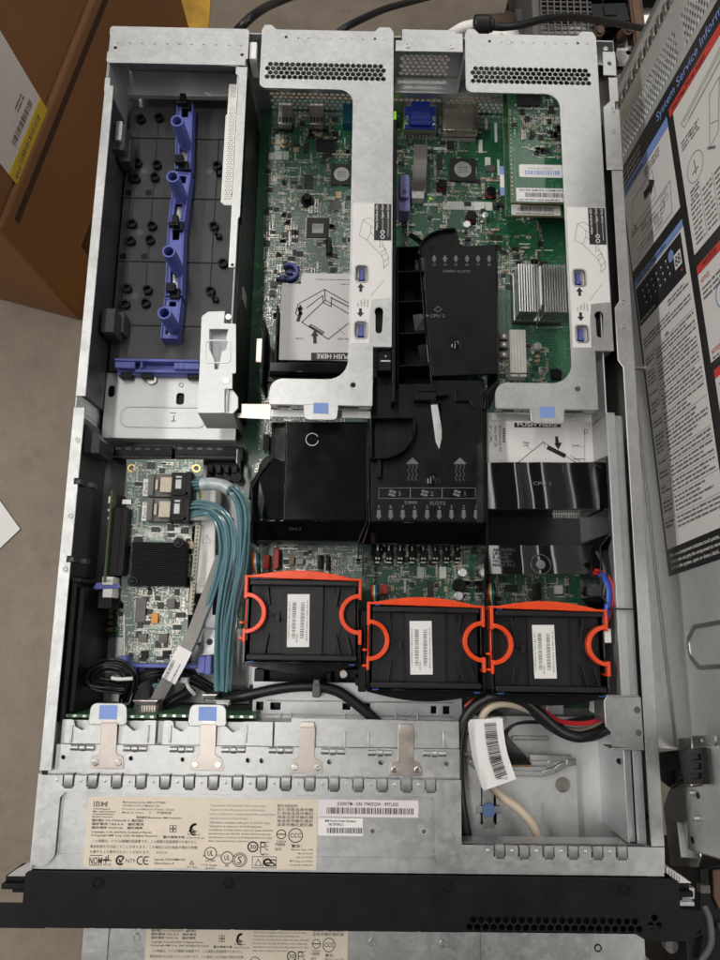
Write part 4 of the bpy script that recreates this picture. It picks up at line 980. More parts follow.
m.prism(rpoly([(x0+.001, y0-.001), (x1-.001, y0-.001), (x1-.001, y1-.002), (x0+.001, y1-.002)], .001), .0217, .0232); m.prism(rpoly([(xm-.0105, y0+.001), (xm+.0105, y0+.001), (xm+.0085, YW-.0016), (xm-.0085, YW-.0016)], .0015), .0233, .0262); B(m, 'blue_shell', VGA, o, .0005)
for q in (x0+.003, x1-.003):
    m = MB(); m.cyl(q, y0+.0045, .0233, .0255, .0021, n=6); m.cyl(q, y0+.0045, .0255, .0290, .0014, n=10); m.box(q-.0016, q+.0016, y0+.002, y0+.012, .0233, .0245); B(m, 'jack_screw', SHINY, o, .0002)
m = MB()
for k in range(8): m.box(x0+.002+k*.0034, x0+.0028+k*.0034, y0-.006, y0-.001, ZM, ZM+.006)
B(m, 'port_pins', TIN, o)
o, (x0, x1, y0, y1) = port(*fA(274, 350), *fA(428, 438), .0225, mat('brushed_nickel', (.60, .54, .47), .32, 1, var=.08, scale=100), 'network_port')
m = MB()
for k in range(4): m.bc(x0+.004+k*.0082, y1-.0005, .0022, .0030, .0225, .0232); m.bc(x0+.004+k*.0082, y0+.0006, .0016, .0016, .0225, .0230)
m.box(x0+.0002, x1-.0002, y0-.004, y0-.0006, ZM, ZM+.004); B(m, 'port_tabs', SHINY, o)
o, b = chip(*fA(304, 566), *fA(416, 664), .0022); silver_disc(o, b, .0084, ZM+.0022)
f3b = fr(380, 30, 4.364)
chip(*fA(248, 546), *fA(272, 612), legs='v'); chip(*fA(292, 494), *fA(322, 522), legs='v'); chip(*fA(462, 594), *fA(500, 620), mt=CHIPG, legs='v')
for (X, Y, r, hh, mt, nm) in ((272, 668, .0046, .008, BLK, 'round_coil'), (486, 700, .0046, .008, BLK, 'round_coil'), (402, 808, .0050, .0075, BLK, 'round_coil'), (380, 846, .0037, .009, ALU, 'capacitor'), (460, 806, .0034, .009, ALU, 'capacitor')):
    x, y = P(*fA(X, Y), ZM+hh); m = MB(); m.bc(x, y, r*2.1, r*2.1, ZM, ZM+.0015); m.cyl(x, y, ZM+.0015, ZM+hh, r, n=22); B(m, nm, mt, MBD, .0006)
    if mt is BLK: m = MB(); m.pipe(x, y, ZM+.002, ZM+hh-.002, r*1.10, r*1.02, 22, 0, None, PI*1.1, PI*1.8); B(m, 'copper_winding', mat('copper_red', (.22, .03, .02), .4) if 'copper_red' not in bpy.data.materials else bpy.data.materials['copper_red'], MBD)
x0, x1, y0, y1 = rc(*fA(275, 750), *fA(490, 786), ZM); m = MB(); m.box(x0, x1, y0, y1, ZM, ZM+.0004); B(m, 'blank_label', SILK, MBD)
for a in ((430, 480, 447, 536), (512, 566, 522, 636), (458, 386, 470, 436), (500, 406, 511, 490), (208, 512, 300, 524), (190, 757, 274, 768), (206, 715, 298, 723), (458, 556, 482, 594)):
    x0, x1, y0, y1 = rc(*fA(a[0], a[1]), *fA(a[2], a[3]), ZM); m = MB(); m.box(x0, x1, y0, y1, ZM, ZM+.0003); B(m, 'marking_strip', SILK, MBD)
m = MB(); x, y = P(*fA(220, 738), ZM); m.bc(x, y, .002, .002, ZM, ZM+.0012); B(m, 'indicator_lamp', LED, MBD)
m = MB(); x, y = P(*fA(62, 364), ZM+.02); m.bc(x+.001, y, .0022, .0085, .012, .0260); B(m, 'indicator_lamp', LED, MBD)
# grey ribbon and blue touch block near the ports
pr = [P3(*fA(176, 500), .020), P3(*fA(176, 560), .031), P3(*fA(172, 640), .030), P3(*fA(166, 700), .020)]
def ribbon(m, pts, w, th=.0008, side=EX, n=8, mi=0):
    pts = [Vector(p) for p in pts]; q = [2*pts[0]-pts[1]]+pts+[2*pts[-1]-pts[-2]]; path = []
    for i in range(1, len(q)-2):
        for k in range(n):
            t = k/n; path.append(.5*((2*q[i])+(q[i+1]-q[i-1])*t+(2*q[i-1]-5*q[i]+4*q[i+1]-q[i+2])*t*t+(3*q[i]-q[i-1]-3*q[i+1]+q[i+2])*t**3))
    path.append(pts[-1]); vs = []; fs = []
    for i, p in enumerate(path):
        d = (path[min(i+1, len(path)-1)]-path[max(i-1, 0)]).normalized(); sd = (side-d*d.dot(side)).normalized(); nn = d.cross(sd)*(-1 if d.cross(sd).z < 0 else 1)
        vs += [p-sd*w/2, p+sd*w/2, p+sd*w/2-nn*th, p-sd*w/2-nn*th]
    for i in range(len(path)-1):
        for k in range(4): fs.append((i*4+k, i*4+(k+1) % 4, i*4+4+(k+1) % 4, i*4+4+k))
    fs += [(0, 1, 2, 3), (len(vs)-1, len(vs)-2, len(vs)-3, len(vs)-4)]
    return m.add(vs, fs, mi)
m = MB(); ribbon(m, pr, .0125)
t = thing('ribbon_cable', 'short grey flat ribbon cable between the blue display port and the board', 'ribbon cable', pr[3])
B(m, 'ribbon', GREYC, t); x, y = P(*fA(166, 716), .018); m = MB(); m.bc(x, y, .0115, .0085, ZM, .018); m.cyl(x, y, .018, .0188, .0028, n=14); B(m, 'end_clamp', WHT, t, .0005)
x0, x1, y0, y1 = rc(*fA(82, 628), *fA(132, 786), .03); t = thing('touch_block', 'purple blue plastic touch block standing beside the left riser bracket', 'latch block', ((x0+x1)/2, (y0+y1)/2, ZM))
m = MB(); m.prism(rrect(x0, x1, y0, y1, .002), ZM, .028); m.prism(rrect(x0+.001, x1-.001, y0+.012, y1-.001, .002), .028, .031); o = B(m, 'block', mat('lavender_plastic', (.24, .235, .52), .4, var=.1, scale=80), t, .0006)
m = MB(); m.pipe((x0+x1)/2, y0+.018, .031, .0313, .0022, .0016, 14); m.cyl((x0+x1)/2, y0+.018, .031, .0313, .0007, n=8); B(m, 'round_mark', CHIP, o)
# chipset heat sink with pin fins and retaining wire
fB = fr(490, 240, 4.8)
hz = .034
x0, x1, y0, y1 = rc(*fB(135, 116), *fB(368, 345), hz)
HS = thing('heat_sink', 'silver finned heat sink on the main board beside the right riser bracket', 'heat sink', ((x0+x1)/2, (y0+y1)/2, ZM))
m = MB(); m.box(x0, x1, y0, y1, ZM+.001, ZM+.006)
n = 19
for i in range(n):
    x = x0+(x1-x0)*(i+.5)/n
    if i == 8: m.box(x-.0016, x+.0018, y0+.004, y1, ZM+.006, hz-.004); continue
    if i == 9:
        m.box(x-.0006, x+.0006, y0+.008, y1, ZM+.006, hz-.002); continue
    m.box(x-.00062, x+.00062, y0, y1, ZM+.006, hz)
B(m, 'fins', ALU, HS, .0001)
m = MB(); xm = (x0+x1)/2+.001; m.tube([(xm-.003, y0+.006, hz-.006), (xm-.003, y0-.004, .02), (xm-.003, y0-.006, .014), (xm+.006, y0-.0065, .013), (xm+.022, y0-.005, .013)], .0006, 8); B(m, 'retaining_wire', SHINY, HS)
m = MB(); m.bc((x0+x1)/2, (y0+y1)/2, (x1-x0)*1.05, (y1-y0)*1.06, ZM, ZM+.0009); B(m, 'frame', CHIP, HS)
# white power socket, three silver chokes, caps
x0, x1, y0, y1 = rc(*fB(96, 430), *fB(174, 655), .020); m = MB(); m.box(x0, x1, y0, y1, ZM, .020)
for k in range(5): m.box(x0+.001+k*.0027, x0+.0022+k*.0027, y0+.003, y1-.001, .020, .0212)
o = B(m, 'card_socket', WHT, MBD, .0004); m = MB(); m.box(x0, x1, y0+.0025, y0+.0029, .0201, .0216); m.bc((x0+x1)/2, y0+.001, .001, .002, .02, .0206); B(m, 'socket_key', CHIPG, o)
for Y in (460, 500, 548):
    x0, x1, y0, y1 = rc(*fB(44, Y-14), *fB(90, Y+16), .014); m = MB(); m.box(x0, x1, y0, y1, ZM, .014); o = B(m, 'choke', mat('choke_grey', (.24, .215, .20), .45) if Y == 460 else bpy.data.materials['choke_grey'], MBD, .0004); m = MB(); m.cyl((x0+x1)/2, (y0+y1)/2, .014, .0144, .0014, n=12); B(m, 'choke_mark', SILV, o)
x, y = P(*fB(230, 508), .016); m = MB(); m.cyl(x, y, ZM, .016, .0038, n=22); B(m, 'capacitor', ALU, MBD, .0006)
x, y = P(*fB(322, 640), .014); m = MB(); m.bc(x, y, .010, .010, ZM, ZM+.002); m.cyl(x, y, ZM+.002, .014, .0046, n=22); B(m, 'round_coil', BLK, MBD, .0005)
for (X, Y) in ((76, 150), (225, 562), (225, 584), (84, 600)): x, y = P(*fB(X, Y), ZM); m = MB(); m.bc(x, y, .004, .0026, ZM, ZM+.002); B(m, 'capacitor', TAN, MBD, .0002)
# front row of the board: memory sockets end latches, coils, caps
fC = fr(360, 400, 4.571)
for i, X in enumerate((80, 132, 184, 238, 290, 345, 396, 448)):
    x, y = P(*fC(X, 722), .020); m = MB(); m.bc(x, y+.002, .0052, .0085, ZM, .020); m.bc(x, y-.003, .0046, .003, ZM, .016); m.bc(x, y+.035, .0045, .06, ZM, .014); o = B(m, 'memory_socket', BLK, MBD, .0003)
    m = MB(); m.bc(x-.0012, y-.0005, .0014, .0016, .020, .0208); m.bc(x+.0012, y-.0005, .0014, .0016, .020, .0208); m.bc(x, y-.0035, .004, .0012, .016, .0166); m.bc(x, y+.011, .0012, .014, .016, .019); B(m, 'socket_contacts', SILV, o)
for (X, Y, r, mt, nm) in ((470, 788, .0040, ALU, 'capacitor'), (452, 896, .0040, ALU, 'capacitor'), (455, 848, .0058, BLK, 'round_coil'), (552, 848, .0058, BLK, 'round_coil'), (555, 785, .0034, ALU, 'capacitor')):
    x, y = P(*fC(X, Y), .017); m = MB(); m.cyl(x, y, ZM, .017, r, n=22); B(m, nm, mt, MBD, .0006)
for (X, Y, w, d, mt) in ((276, 790, .006, .010, SILK), (378, 790, .006, .010, SILK), (205, 850, .002, .012, SILK), (322, 870, .0045, .015, CHIP), (148, 862, .003, .005, TAN), (392, 866, .003, .005, TAN)):
    x, y = P(*fC(X, Y), ZM); m = MB(); m.bc(x, y, w, d, ZM, ZM+.0025); B(m, 'board_part', mt, MBD, .0003)
fD = fr(470, 400, 4.235)
for (X0, Y0, X1, Y1, mt, h) in ((362, 784, 394, 822, PAPER, .006), (470, 790, 512, 822, CHIPG, .006), (148, 782, 200, 810, CHIP, .002), (278, 776, 302, 846, BLK, .012)):
    x0, x1, y0, y1 = rc(*fD(X0, Y0), *fD(X1, Y1), ZM+h); m = MB(); m.box(x0, x1, y0, y1, ZM, ZM+h); B(m, 'board_part', mt, MBD, .0004)
fE = fr(230, 400, 4.235)
for (X0, Y0, X1, Y1, mt, h) in ((248, 664, 272, 696, TAN, .006), (278, 672, 312, 696, SILK, .005), (372, 656, 388, 712, BLK, .012), (406, 656, 418, 720, BLK, .010), (150, 205, 165, 215, BLK, .02)):
    x0, x1, y0, y1 = rc(*fE(X0, Y0), *fE(X1, Y1), ZM+h); m = MB(); m.box(x0, x1, y0, y1, ZM, ZM+h); B(m, 'board_part', mt, MBD, .0004)
# socket strip at far left of the board beside the bay
x0, x1, y0, y1 = rc(*fE(140, 145), *fE(166, 212), .02); m = MB(); m.box(x0, x1, y0, y1, ZM, .02); B(m, 'pin_header', BLK, MBD, .0004)
# ------------------------------------------------------------------ riser brackets: C shaped sheet, front flange, latches
RZ = H-.0008
RB = thing('riser_bracket', 'left C shaped silver riser bracket over the left part of the green main board', 'bracket', (.19, .51, ZM), 'riser brackets')
def riser(t, dx):
    X0, X1, Xn = .1330+dx, .2490+dx, .2340+dx
    yT, yE, yS, yI0, yI1, yB, yN = .6840, .6885, .6250, .6250, .3618, .3405, .3900
    Xi = .2142+dx; Xb = .1525+dx
    kh = [(.2430+dx+.0036*math.cos(a), .4205+.0036*math.sin(a)) for a in [PI*i/8 for i in range(-1, 10)]]
    kh = [(.2385+dx+.0036*math.cos(a), .4200+.0040*math.sin(a)) for a in [PI*i/9-.35 for i in range(0, 13)]] + [(.2385+dx+.0027*math.cos(a), .4040+.0027*math.sin(a)) for a in [PI+PI*i/8 for i in range(0, 9)]]
    cuts = [rrect(.2192+dx, .2288+dx, .4462, .4600, .0025), rrect(.2192+dx, .2288+dx, .3972, .4110, .0025)]
    hx = hexes(.1370+dx, .2440+dx, .6338, .6528, .0048, .00245)
    out = [(X0, yT-.001), (X0+.0022, yE), (X0+.0085, yE), (X0+.0125, yT), (X1-.0165, yT), (X1-.0125, yE), (X1-.0030, yE), (X1, yT-.001), (X1, yN), (Xn, yN), (Xn, yB), (Xb, yB), (Xb, yI1), (Xi, yI1), (Xi, yI0), (X0, yI0)]
    rd = [.001, .002, .002, .002, .002, .002, .002, .001, 0, 0, .0006, .001, .0125, .0165, .0130, .0060]
    m = MB(); m.plate(rpoly(out, rd, 7), [kh] + cuts + hx + [circ(.2185+dx, .3575, .0022, 18), circ(.1545+dx, .6765, .0013), circ(.2325+dx, .6765, .0013)], RZ-.0012, RZ)
    m.box(Xb+.001, Xn-.0005, yB, yB+.0011, .0745, RZ-.0013); m.box(X1-.0012, X1-.0002, .395, yT-.002, .030, RZ-.0013)
    m.box(Xn, X1-.0014, yN-.0002, yN+.0009, .060, RZ-.0013); m.box(X0+.001, X1-.002, L-.0030, L-.0022, .04, RZ-.002)
    m.box(Xb-.001, Xn-.001, yB-.0062, yB-.0003, .0700, .0712)
    pl = B(m, 'bracket_plate', STEEL, t, .0004)
    m = MB(); m.pipe(.1705+dx, .6765, RZ, RZ+.0002, .0030, .0025, 20)
    for i in range(9): m.bc(.165+dx+i*.0095, .6760, .0016, .0006, RZ, RZ+.0004)
    B(m, 'pressed_marks', STEELD, pl)
    # windows: pressed rim, backing and blue latch
    for yc in (.4531, .4041):
        m = MB(); m.plate(rrect(.2182+dx, .2298+dx, yc-.0079, yc+.0079, .0032), [rrect(.2192+dx, .2288+dx, yc-.0069, yc+.0069, .0025)], RZ, RZ+.0006); fr_ = B(m, 'latch_window', STEEL, t, .0002)
        m = MB(); m.bc(.2240+dx, yc, .012, .017, RZ-.0075, RZ-.0060); B(m, 'window_floor', WHT, fr_)
        m = MB(); m.bc(.2240+dx, yc+.0016, .0040, .0085, RZ-.0059, RZ-.0030); m.bc(.2240+dx, yc-.0032, .0052, .0026, RZ-.0059, RZ-.0020); lt = B(m, 'blue_latch', BLUE, t, .0005)
        m = MB(); m.bc(.2240+dx, yc-.0058, .0050, .0016, RZ-.0059, RZ-.0030); B(m, 'latch_shadow_gap', BLK, lt)
    # front touch tab with blue sticker
    xc = .1935+dx
    m = MB(); m.prism(rpoly([(xc-.0140, yB+.0003), (xc+.0140, yB+.0003), (xc+.0130, yB-.0125), (xc-.0130, yB-.0125)], [0, 0, .004, .004]), RZ-.0010, RZ+.0003); tb = B(m, 'touch_tab', STEEL, t, .0005)
    m = MB(); m.bc(xc, yB-.0028, .0118, .0088, RZ+.0003, RZ+.0006); B(m, 'touch_sticker', LBLUE, tb)
    m = MB()
    for a, b in ((Xb+.006, Xb+.016), (Xb+.022, xc-.018), (xc+.016, xc+.030)): m.box(a, b, yB-.0003, yB-.0001, .0765, .080)
    B(m, 'flange_slots', BLK, pl)
    # printed sticker: arrows, drawing, black panel
    z = RZ+.0002
    sx0, sx1 = .2160+dx, .2482+dx
    m = MB(); m.plate([(sx0, .3925), (sx0, .4150), (sx0, .5170), (sx1, .5170), (sx1, .4320), (sx0+.0165, .4300), (sx0+.0150, .4160), (sx0+.0150, .3925)], [rrect(.2180+dx, .2300+dx, yc-.0082, yc+.0082, .0034) for yc in (.4531, .4041)], RZ, z); st = B(m, 'printed_sticker', PAPER, t)
    m = MB(); z2 = z+.0001
    for s_, y in ((1, .4405), (-1, .4190)):
        x = .2235+dx; m.add([(x-.0012, y-s_*.0036, z2), (x+.0012, y-s_*.0036, z2), (x+.0012, y+s_*.0004, z2), (x-.0012, y+s_*.0004, z2)], [(0, 1, 2, 3) if s_ > 0 else (3, 2, 1, 0)]); m.add([(x-.0030, y+s_*.0002, z2), (x+.0030, y+s_*.0002, z2), (x, y+s_*.0040, z2)], [(0, 1, 2) if s_ > 0 else (2, 1, 0)])
    for i, w in enumerate(('Full-', 'Length', 'Adapter', 'Bracket')): m.text(w, (.2220+dx+i*.0026, .4242, z2), EY, -EX, .0014, 1, 'L')
    m.line([(.2315+dx, .4330, z2), (.2395+dx, .4440, z2), (.2425+dx, .4475, z2)], .0003, EZ, 1)
    def ln(p, w=.00035): m.line([(sx0+a*.0001, .5020-b*.0001, z2) for a, b in p], w, EZ, 1)
    ln([(55, 150), (85, 5), (150, 60), (260, 150), (245, 215)]); ln([(55, 150), (120, 190), (150, 120), (150, 60)]); ln([(85, 5), (140, -15), (200, 40), (250, 100)]); ln([(120, 190), (245, 330), (262, 380), (300, 340), (245, 215)]); ln([(262, 380), (260, 440), (296, 400), (300, 340)]); ln([(225, 250), (255, 240), (280, 280)]); ln([(235, 300), (270, 270)]); ln([(240, 330), (285, 300)]); ln([(150, 120), (230, 200), (225, 250)])
    for i in range(6): ln([(200+i*9, 60+i*12), (210+i*9, 75+i*12)], .0008)
    px = sx0+.0178; m.add([(px, .4830, z2), (sx1-.0002, .4830, z2), (sx1-.0002, .5165, z2), (px, .5165, z2)], [(0, 1, 2, 3)], 0)
    z3 = z2+.0001
    for i, w in enumerate(('Adapter Card Error LEDs', 'Upper Card', 'Lower Card')): m.text(w, (px+.0035+i*.0046, .5155, z3), -EY, EX, .0019, 2, 'L', (.021, .013, .013)[i]) if False else m.text(w, (px+.0030+i*.0046, .4920 if i == 0 else .5030, z3), EY, -EX, .0019, 2, 'L', (.0235, .0125, .0125)[i])
    m.line([(px+.0070, .4905, z3), (px+.0070, .5020, z3)], .0003, EZ, 2); m.line([(px+.0116, .4870, z3), (px+.0116, .5020, z3)], .0003, EZ, 2)
    for y in (.4905, .4862):
        m.pipe(px+.0070, y, z3, z3+.0001, .0018, .0012, 16, 2)
    B(m, 'printing', [INK, INKG, PAPER], st)
riser(RB, 0)
m = MB(); m.bc(.2388, .4125, .0105, .030, RZ-.0085, RZ-.0070); B(m, 'keyhole_dark_sheet', BLK, RB);  # added black sheet so the keyhole reads dark
RB2 = copy_tree(RB); RB2.location.x += .1790; ROOT[RB2.name] = Vector(RB2.location)
RB2['label'] = 'right C shaped silver riser bracket over the heat sink and the green memory card'
m = MB(); m.box(.2495, .2525, .345, .60, .02, .0810); m.box(.2380, .2492, .372, .389, .050, .0790); B(m, 'rail', BLK, RB, .0006)
x0, x1, y0, y1 = rc(*f7b(612, 630), *f7b(660, 640), .0795); m = MB(); m.bc(.2445, .3800, .0080, .0012, .0790, .0796); m.bc(.2445, .3840, .0012, .0012, .0790, .0800); B(m, 'rail_contact', SILV, RB)
# adapter cards hanging under the right riser
fF = fr(490, 60, 4.8)
def card(name, lab, z, X0, Y0, X1, Y1, seed, dense):
    x0, x1, y0, y1 = rc(*fF(X0, Y0), *fF(X1, Y1), z)
    t = thing(name, lab, 'adapter card', ((x0+x1)/2, (y0+y1)/2, z-.002), 'adapter cards under the right riser')
    m = MB(); m.box(x0, x1, y0, y1, z-.0016, z-.0001); B(m, 'board_edge', EDGE, t); m = MB(); m.box(x0+.0003, x1, y0+.0003, y1, z-.0001, z); B(m, 'circuit_board', PCB, t)
    return t, (x0, x1, y0, y1)
zu = .058
t1, b1_ = card('adapter_card', 'lower green adapter card, its white label edge showing under the upper card', .046, 66, 120, 470, 752, 3, 0)
x0, x1, y0, y1 = rc(*fF(102, 696), *fF(338, 746), .046); m = MB(); m.box(x0, x1, y0, y1, .046, .0462); o = B(m, 'card_label', PAPER, t1); m = MB(); m.bars((x0+.006, y0+.004, .0463), EX, EY, x1-x0-.012, .004, unit=.0004); m.greek((x0+.004, y0+.001, .0463), EX, EY, x1-x0-.008, .0018, 1); B(m, 'lettering', INK, o)
x0, x1, y0, y1 = b1_; m = MB()
for i in range(40): m.box(x0+.0008, x0+.0020, y0+.006+i*.0021, y0+.0068+i*.0021, .046, .0463)
B(m, 'edge_pads', SILV, t1)
x0, x1, y0, y1 = rc(*fF(48, 512), *fF(68, 652), .046); m = MB(); m.box(x0, x1, y0, y1, .0462, .0466); o = B(m, 'edge_label', PAPER, t1); m = MB(); m.box(x0, x1, y0, y0+(y1-y0)*.27, .0466, .0468); m.box(x0, x1, y0+(y1-y0)*.72, y1, .0466, .0468); B(m, 'blue_band', LBLUE, o)
t2, b2_ = card('adapter_card', 'upper green adapter card with a white and blue barcode label under the right riser', zu, 92, 110, 470, 688, 4, 1)
x0, x1, y0, y1 = b2_
s = Sc(21); xs, ys = P(*fF(250, 390), zu)
s.fill(x0+.016, x0+.050, ys-.018, ys+.026, zu, 300, sc=.75); s.fill(x0+.004, x1-.004, y0+.05, y1-.004, zu, 330, sc=.8)
for i in range(26): s.m.bc(x0+.0015, y0+.008+i*.0042, .0010, .0010, zu, zu+.0003, 5)
s.build(t2)
o, b = chip(*fF(126, 158), *fF(235, 225), .0020, legs='', parent=t2, z=zu); 
m = MB(); m.greek(((b[0]+b[1])/2-.004, (b[2]+b[3])/2-.001, zu+.0022), EX, EY, .008, .0022, 1); B(m, 'marking', CHIPG, o)
x0, x1, y0, y1 = rc(*fF(132, 232), *fF(340, 240), zu); m = MB()
for i in range(34): m.box(x0+i*.0013, x0+.0007+i*.0013, y0, y1, zu, zu+.0006)
B(m, 'solder_row', TIN, t2)
x0, x1, y0, y1 = rc(*fF(140, 503), *fF(352, 564), zu); m = MB(); m.prism(rrect(x0, x1, y0, y1, .002), zu, zu+.0002); o = B(m, 'barcode_label', PAPER, t2); m = MB(); m.bars((x0+.005, y0+.0025, zu+.0003), EX, EY, x1-x0-.008, .0042, 0, unit=.0005, seed=9); m.greek((x0+.008, y1-.0042, zu+.0003), EX, EY, x1-x0-.016, .0015, 1, 1); B(m, 'lettering', [LBLUE, INKL], o)
x0, x1, y0, y1 = rc(*fF(126, 616), *fF(360, 680), zu); m = MB(); m.box(x0, x1, y0, y1, zu, zu+.0002); o = B(m, 'part_label', PAPER, t2); m = MB(); m.text('FRU PN: 46M1076 11S46M1076Y', (x0+.003, y1-.0032, zu+.0003), EX, EY, .0020, 0, 'L', x1-x0-.004); m.bars((x0+.008, y0+.0042, zu+.0003), EX, EY, x1-x0-.009, .0042, unit=.00035, seed=8); m.greek((x0+.002, y0+.0012, zu+.0003), EX, EY, x1-x0-.004, .0018, 1); B(m, 'lettering', INK, o)
# ------------------------------------------------------------------ air baffles and processor plates
def slab(m, pts, th, mi=0):
    """tilted sheet through measured points (px, py, z)"""
    top_ = [P3(*p) for p in pts]; n = len(top_)
    a = sum((top_[i-1].x*top_[i].y-top_[i].x*top_[i-1].y) for i in range(n))
    if a < 0: top_ = top_[::-1]
    bot = [p-Vector((0, 0, th)) for p in top_]
    return m.add(bot+top_, [tuple(range(n))[::-1], tuple(range(n, 2*n))]+[(i, (i+1) % n, n+(i+1) % n, n+i) for i in range(n)], mi)
def wall(m, path, z1, z0, th, mi=0):
    """upright wall along measured points (px, py)"""
    p = [Vector(P(x, y, z1)) for x, y in path]
    for a, b in zip(p, p[1:]):
        d = (b-a).normalized(); n = Vector((-d.y, d.x))*th/2
        m.prism([tuple(a-n), tuple(b-n), tuple(b+n), tuple(a+n)], z0, z1, mi)
    return m
BL = thing('air_baffle', 'left glossy black air baffle with a white ring mark, behind the left fan', 'air baffle', (.18, .29, ZM), 'black air baffles')
e = lambda X, Y, z: (*fE(X, Y), z)
za = .062
m = MB(); slab(m, [e(240, 92, za), e(580, 92, za), e(573, 510, za), e(226, 508, za)], .002)
B(m, 'top_panel', GLOSS, BL, .0006)
m = MB(); slab(m, [e(188, 95, za-.0042), e(238, 94, za-.0002), e(233, 262, za-.0002), e(184, 250, za-.0044)], .0018)
slab(m, [e(183, 252, za-.0026), e(233, 264, za-.0003), e(224, 508, za-.0003), e(165, 508, za-.0030), e(140, 400, za-.0034), e(122, 330, za-.0036), e(150, 300, za-.0032)], .0018); slab(m, [e(122, 342, za-.0058), e(152, 352, za-.0042), e(148, 440, za-.0042), e(128, 508, za-.0054), e(112, 508, za-.0064)], .0015)
B(m, 'sloping_side', GLOSS, BL, .0005)
m = MB(); slab(m, [e(85, 512, za-.010), e(573, 512, za-.0004), e(580, 514, za-.0004), e(545, 594, .042), e(85, 594, .042)], .002)
wall(m, [fE(85, 596), fE(545, 600)], .0425, .020, .0012); wall(m, [fE(186, 92), fE(186, 245), fE(132, 300), fE(92, 372), fE(92, 600)], za-.006, .012, .0016)
wall(m, [fE(580, 92), fE(580, 512), fE(545, 600), fE(545, 650)], za+.0004, .02, .0013)
wall(m, [fE(582, 510), fE(548, 590)], za, .03, .002)
B(m, 'front_skirt', BLK, BL, .0004)
m = MB(); m.prism([P(*fE(X, Y), .056) for X, Y in ((176, 95), (190, 95), (192, 235), (185, 262), (135, 296), (96, 352), (88, 420), (78, 420), (84, 350), (120, 300), (128, 268), (150, 240), (172, 232))], .040, .056); B(m, 'seal_strip', BLK, BL, .002)
m = MB(); x, y = P(*fE(348, 167), za); m.pipe(x, y, za, za+.0003, .0054, .0048, 32, 0, None, .5, 2*PI-.2); B(m, 'ring_mark', SILK, BL)
m = MB()
x0, x1, y0, y1 = rc(*fE(443, 416), *fE(570, 510), za); m.box(x0, x0+.0004, y0, y1, za, za+.0005); m.box(x0, x1, y1-.0004, y1, za, za+.0005); m.box(x1-.0012, x1, y0+.001, y1, za, za+.0007)
B(m, 'moulded_ridge', GLOSS, BL)
m = MB(); m.text('FAN 3', P3(*e(250, 552, .0525)), EX, Vector((0, .9, .35)), .0026); B(m, 'moulded_lettering', TRAY, BL)

BC = thing('air_baffle', 'central black air baffle printed with arrows, fan numbers and memory slot numbers', 'air baffle', (.27, .33, ZM), 'black air baffles')
c = lambda X, Y, z: (*fC(X, Y), z)
zc_ = .064
m = MB(); slab(m, [c(50, -75, zc_), c(560, -75, zc_), c(580, 0, zc_), c(582, 560, zc_), c(48, 555, zc_)], .002)
B(m, 'top_panel', BLK, BC, .0006)
m = MB(); slab(m, [c(46, 557, zc_-.0005), c(582, 562, zc_-.0005), c(582, 660, .046), c(16, 655, .046)], .002)
wall(m, [fC(14, 657), fC(582, 664)], .0465, .022, .0012); wall(m, [fC(40, 30), fC(40, 470), fC(44, 560), fC(14, 656), fC(14, 800)], zc_+.001, .02, .0012)
wall(m, [fC(584, 560), fC(584, 735), fC(574, 745), fC(574, 940)], zc_-.002, .02, .0016)
B(m, 'front_skirt', GLOSS, BC, .0004)
m = MB()
wall(m, [fC(52, 80), fC(254, 80)], zc_+.012, zc_, .0011); wall(m, [fC(52, 80), fC(52, 264)], zc_+.012, zc_, .0011)
pts = [(254, 80), (254, 110), (248, 150), (232, 190), (205, 225), (165, 250), (120, 264), (52, 264)]
wall(m, [fC(*p) for p in pts], zc_+.012, zc_, .0011); m.bc(*P(*fC(88, 310), zc_+.006), .003, .016, zc_, zc_+.008); m.bc(*P(*fC(244, 120), zc_+.006), .0015, .012, zc_, zc_+.0125)
B(m, 'cable_pocket', BLK, BC, .0003)
m = MB(); slab(m, [c(322, 15, zc_+.0005), c(354, 15, zc_+.00165), c(374, 130, zc_+.00165), c(374, 175, zc_+.0012), c(362, 228, zc_+.0005), c(345, 190, zc_+.0005)], .001); slab(m, [c(354, 15, zc_+.00165), c(372, 15, zc_+.0005), c(376, 200, zc_+.0005), c(374, 130, zc_+.00165)], .001)
slab(m, [c(362, 228, zc_+.0006), c(366, 228, zc_+.0006), c(398, 405, zc_+.0006), c(395, 405, zc_+.0006)], .0003)
slab(m, [c(552, 115, zc_+.0010), c(560, 125, zc_+.0021), c(561, 560, zc_+.0021), c(534, 560, zc_+.0009), c(534, 180, zc_+.0009)], .001); slab(m, [c(562, 125, zc_+.0021), c(578, 160, zc_+.0018), c(580, 560, zc_+.0018), c(563, 560, zc_+.0021)], .001)
B(m, 'sloping_ridge', GLOSS, BC, .0004)
m = MB(); x, y = P(*fC(332, 368), zc_); m.pipe(x, y, zc_, zc_+.0006, .0056, .0050, 28); m.cyl(x, y, zc_, zc_+.0012, .0048, .0030, 28); B(m, 'round_dimple', GLOSS, BC, .0003)
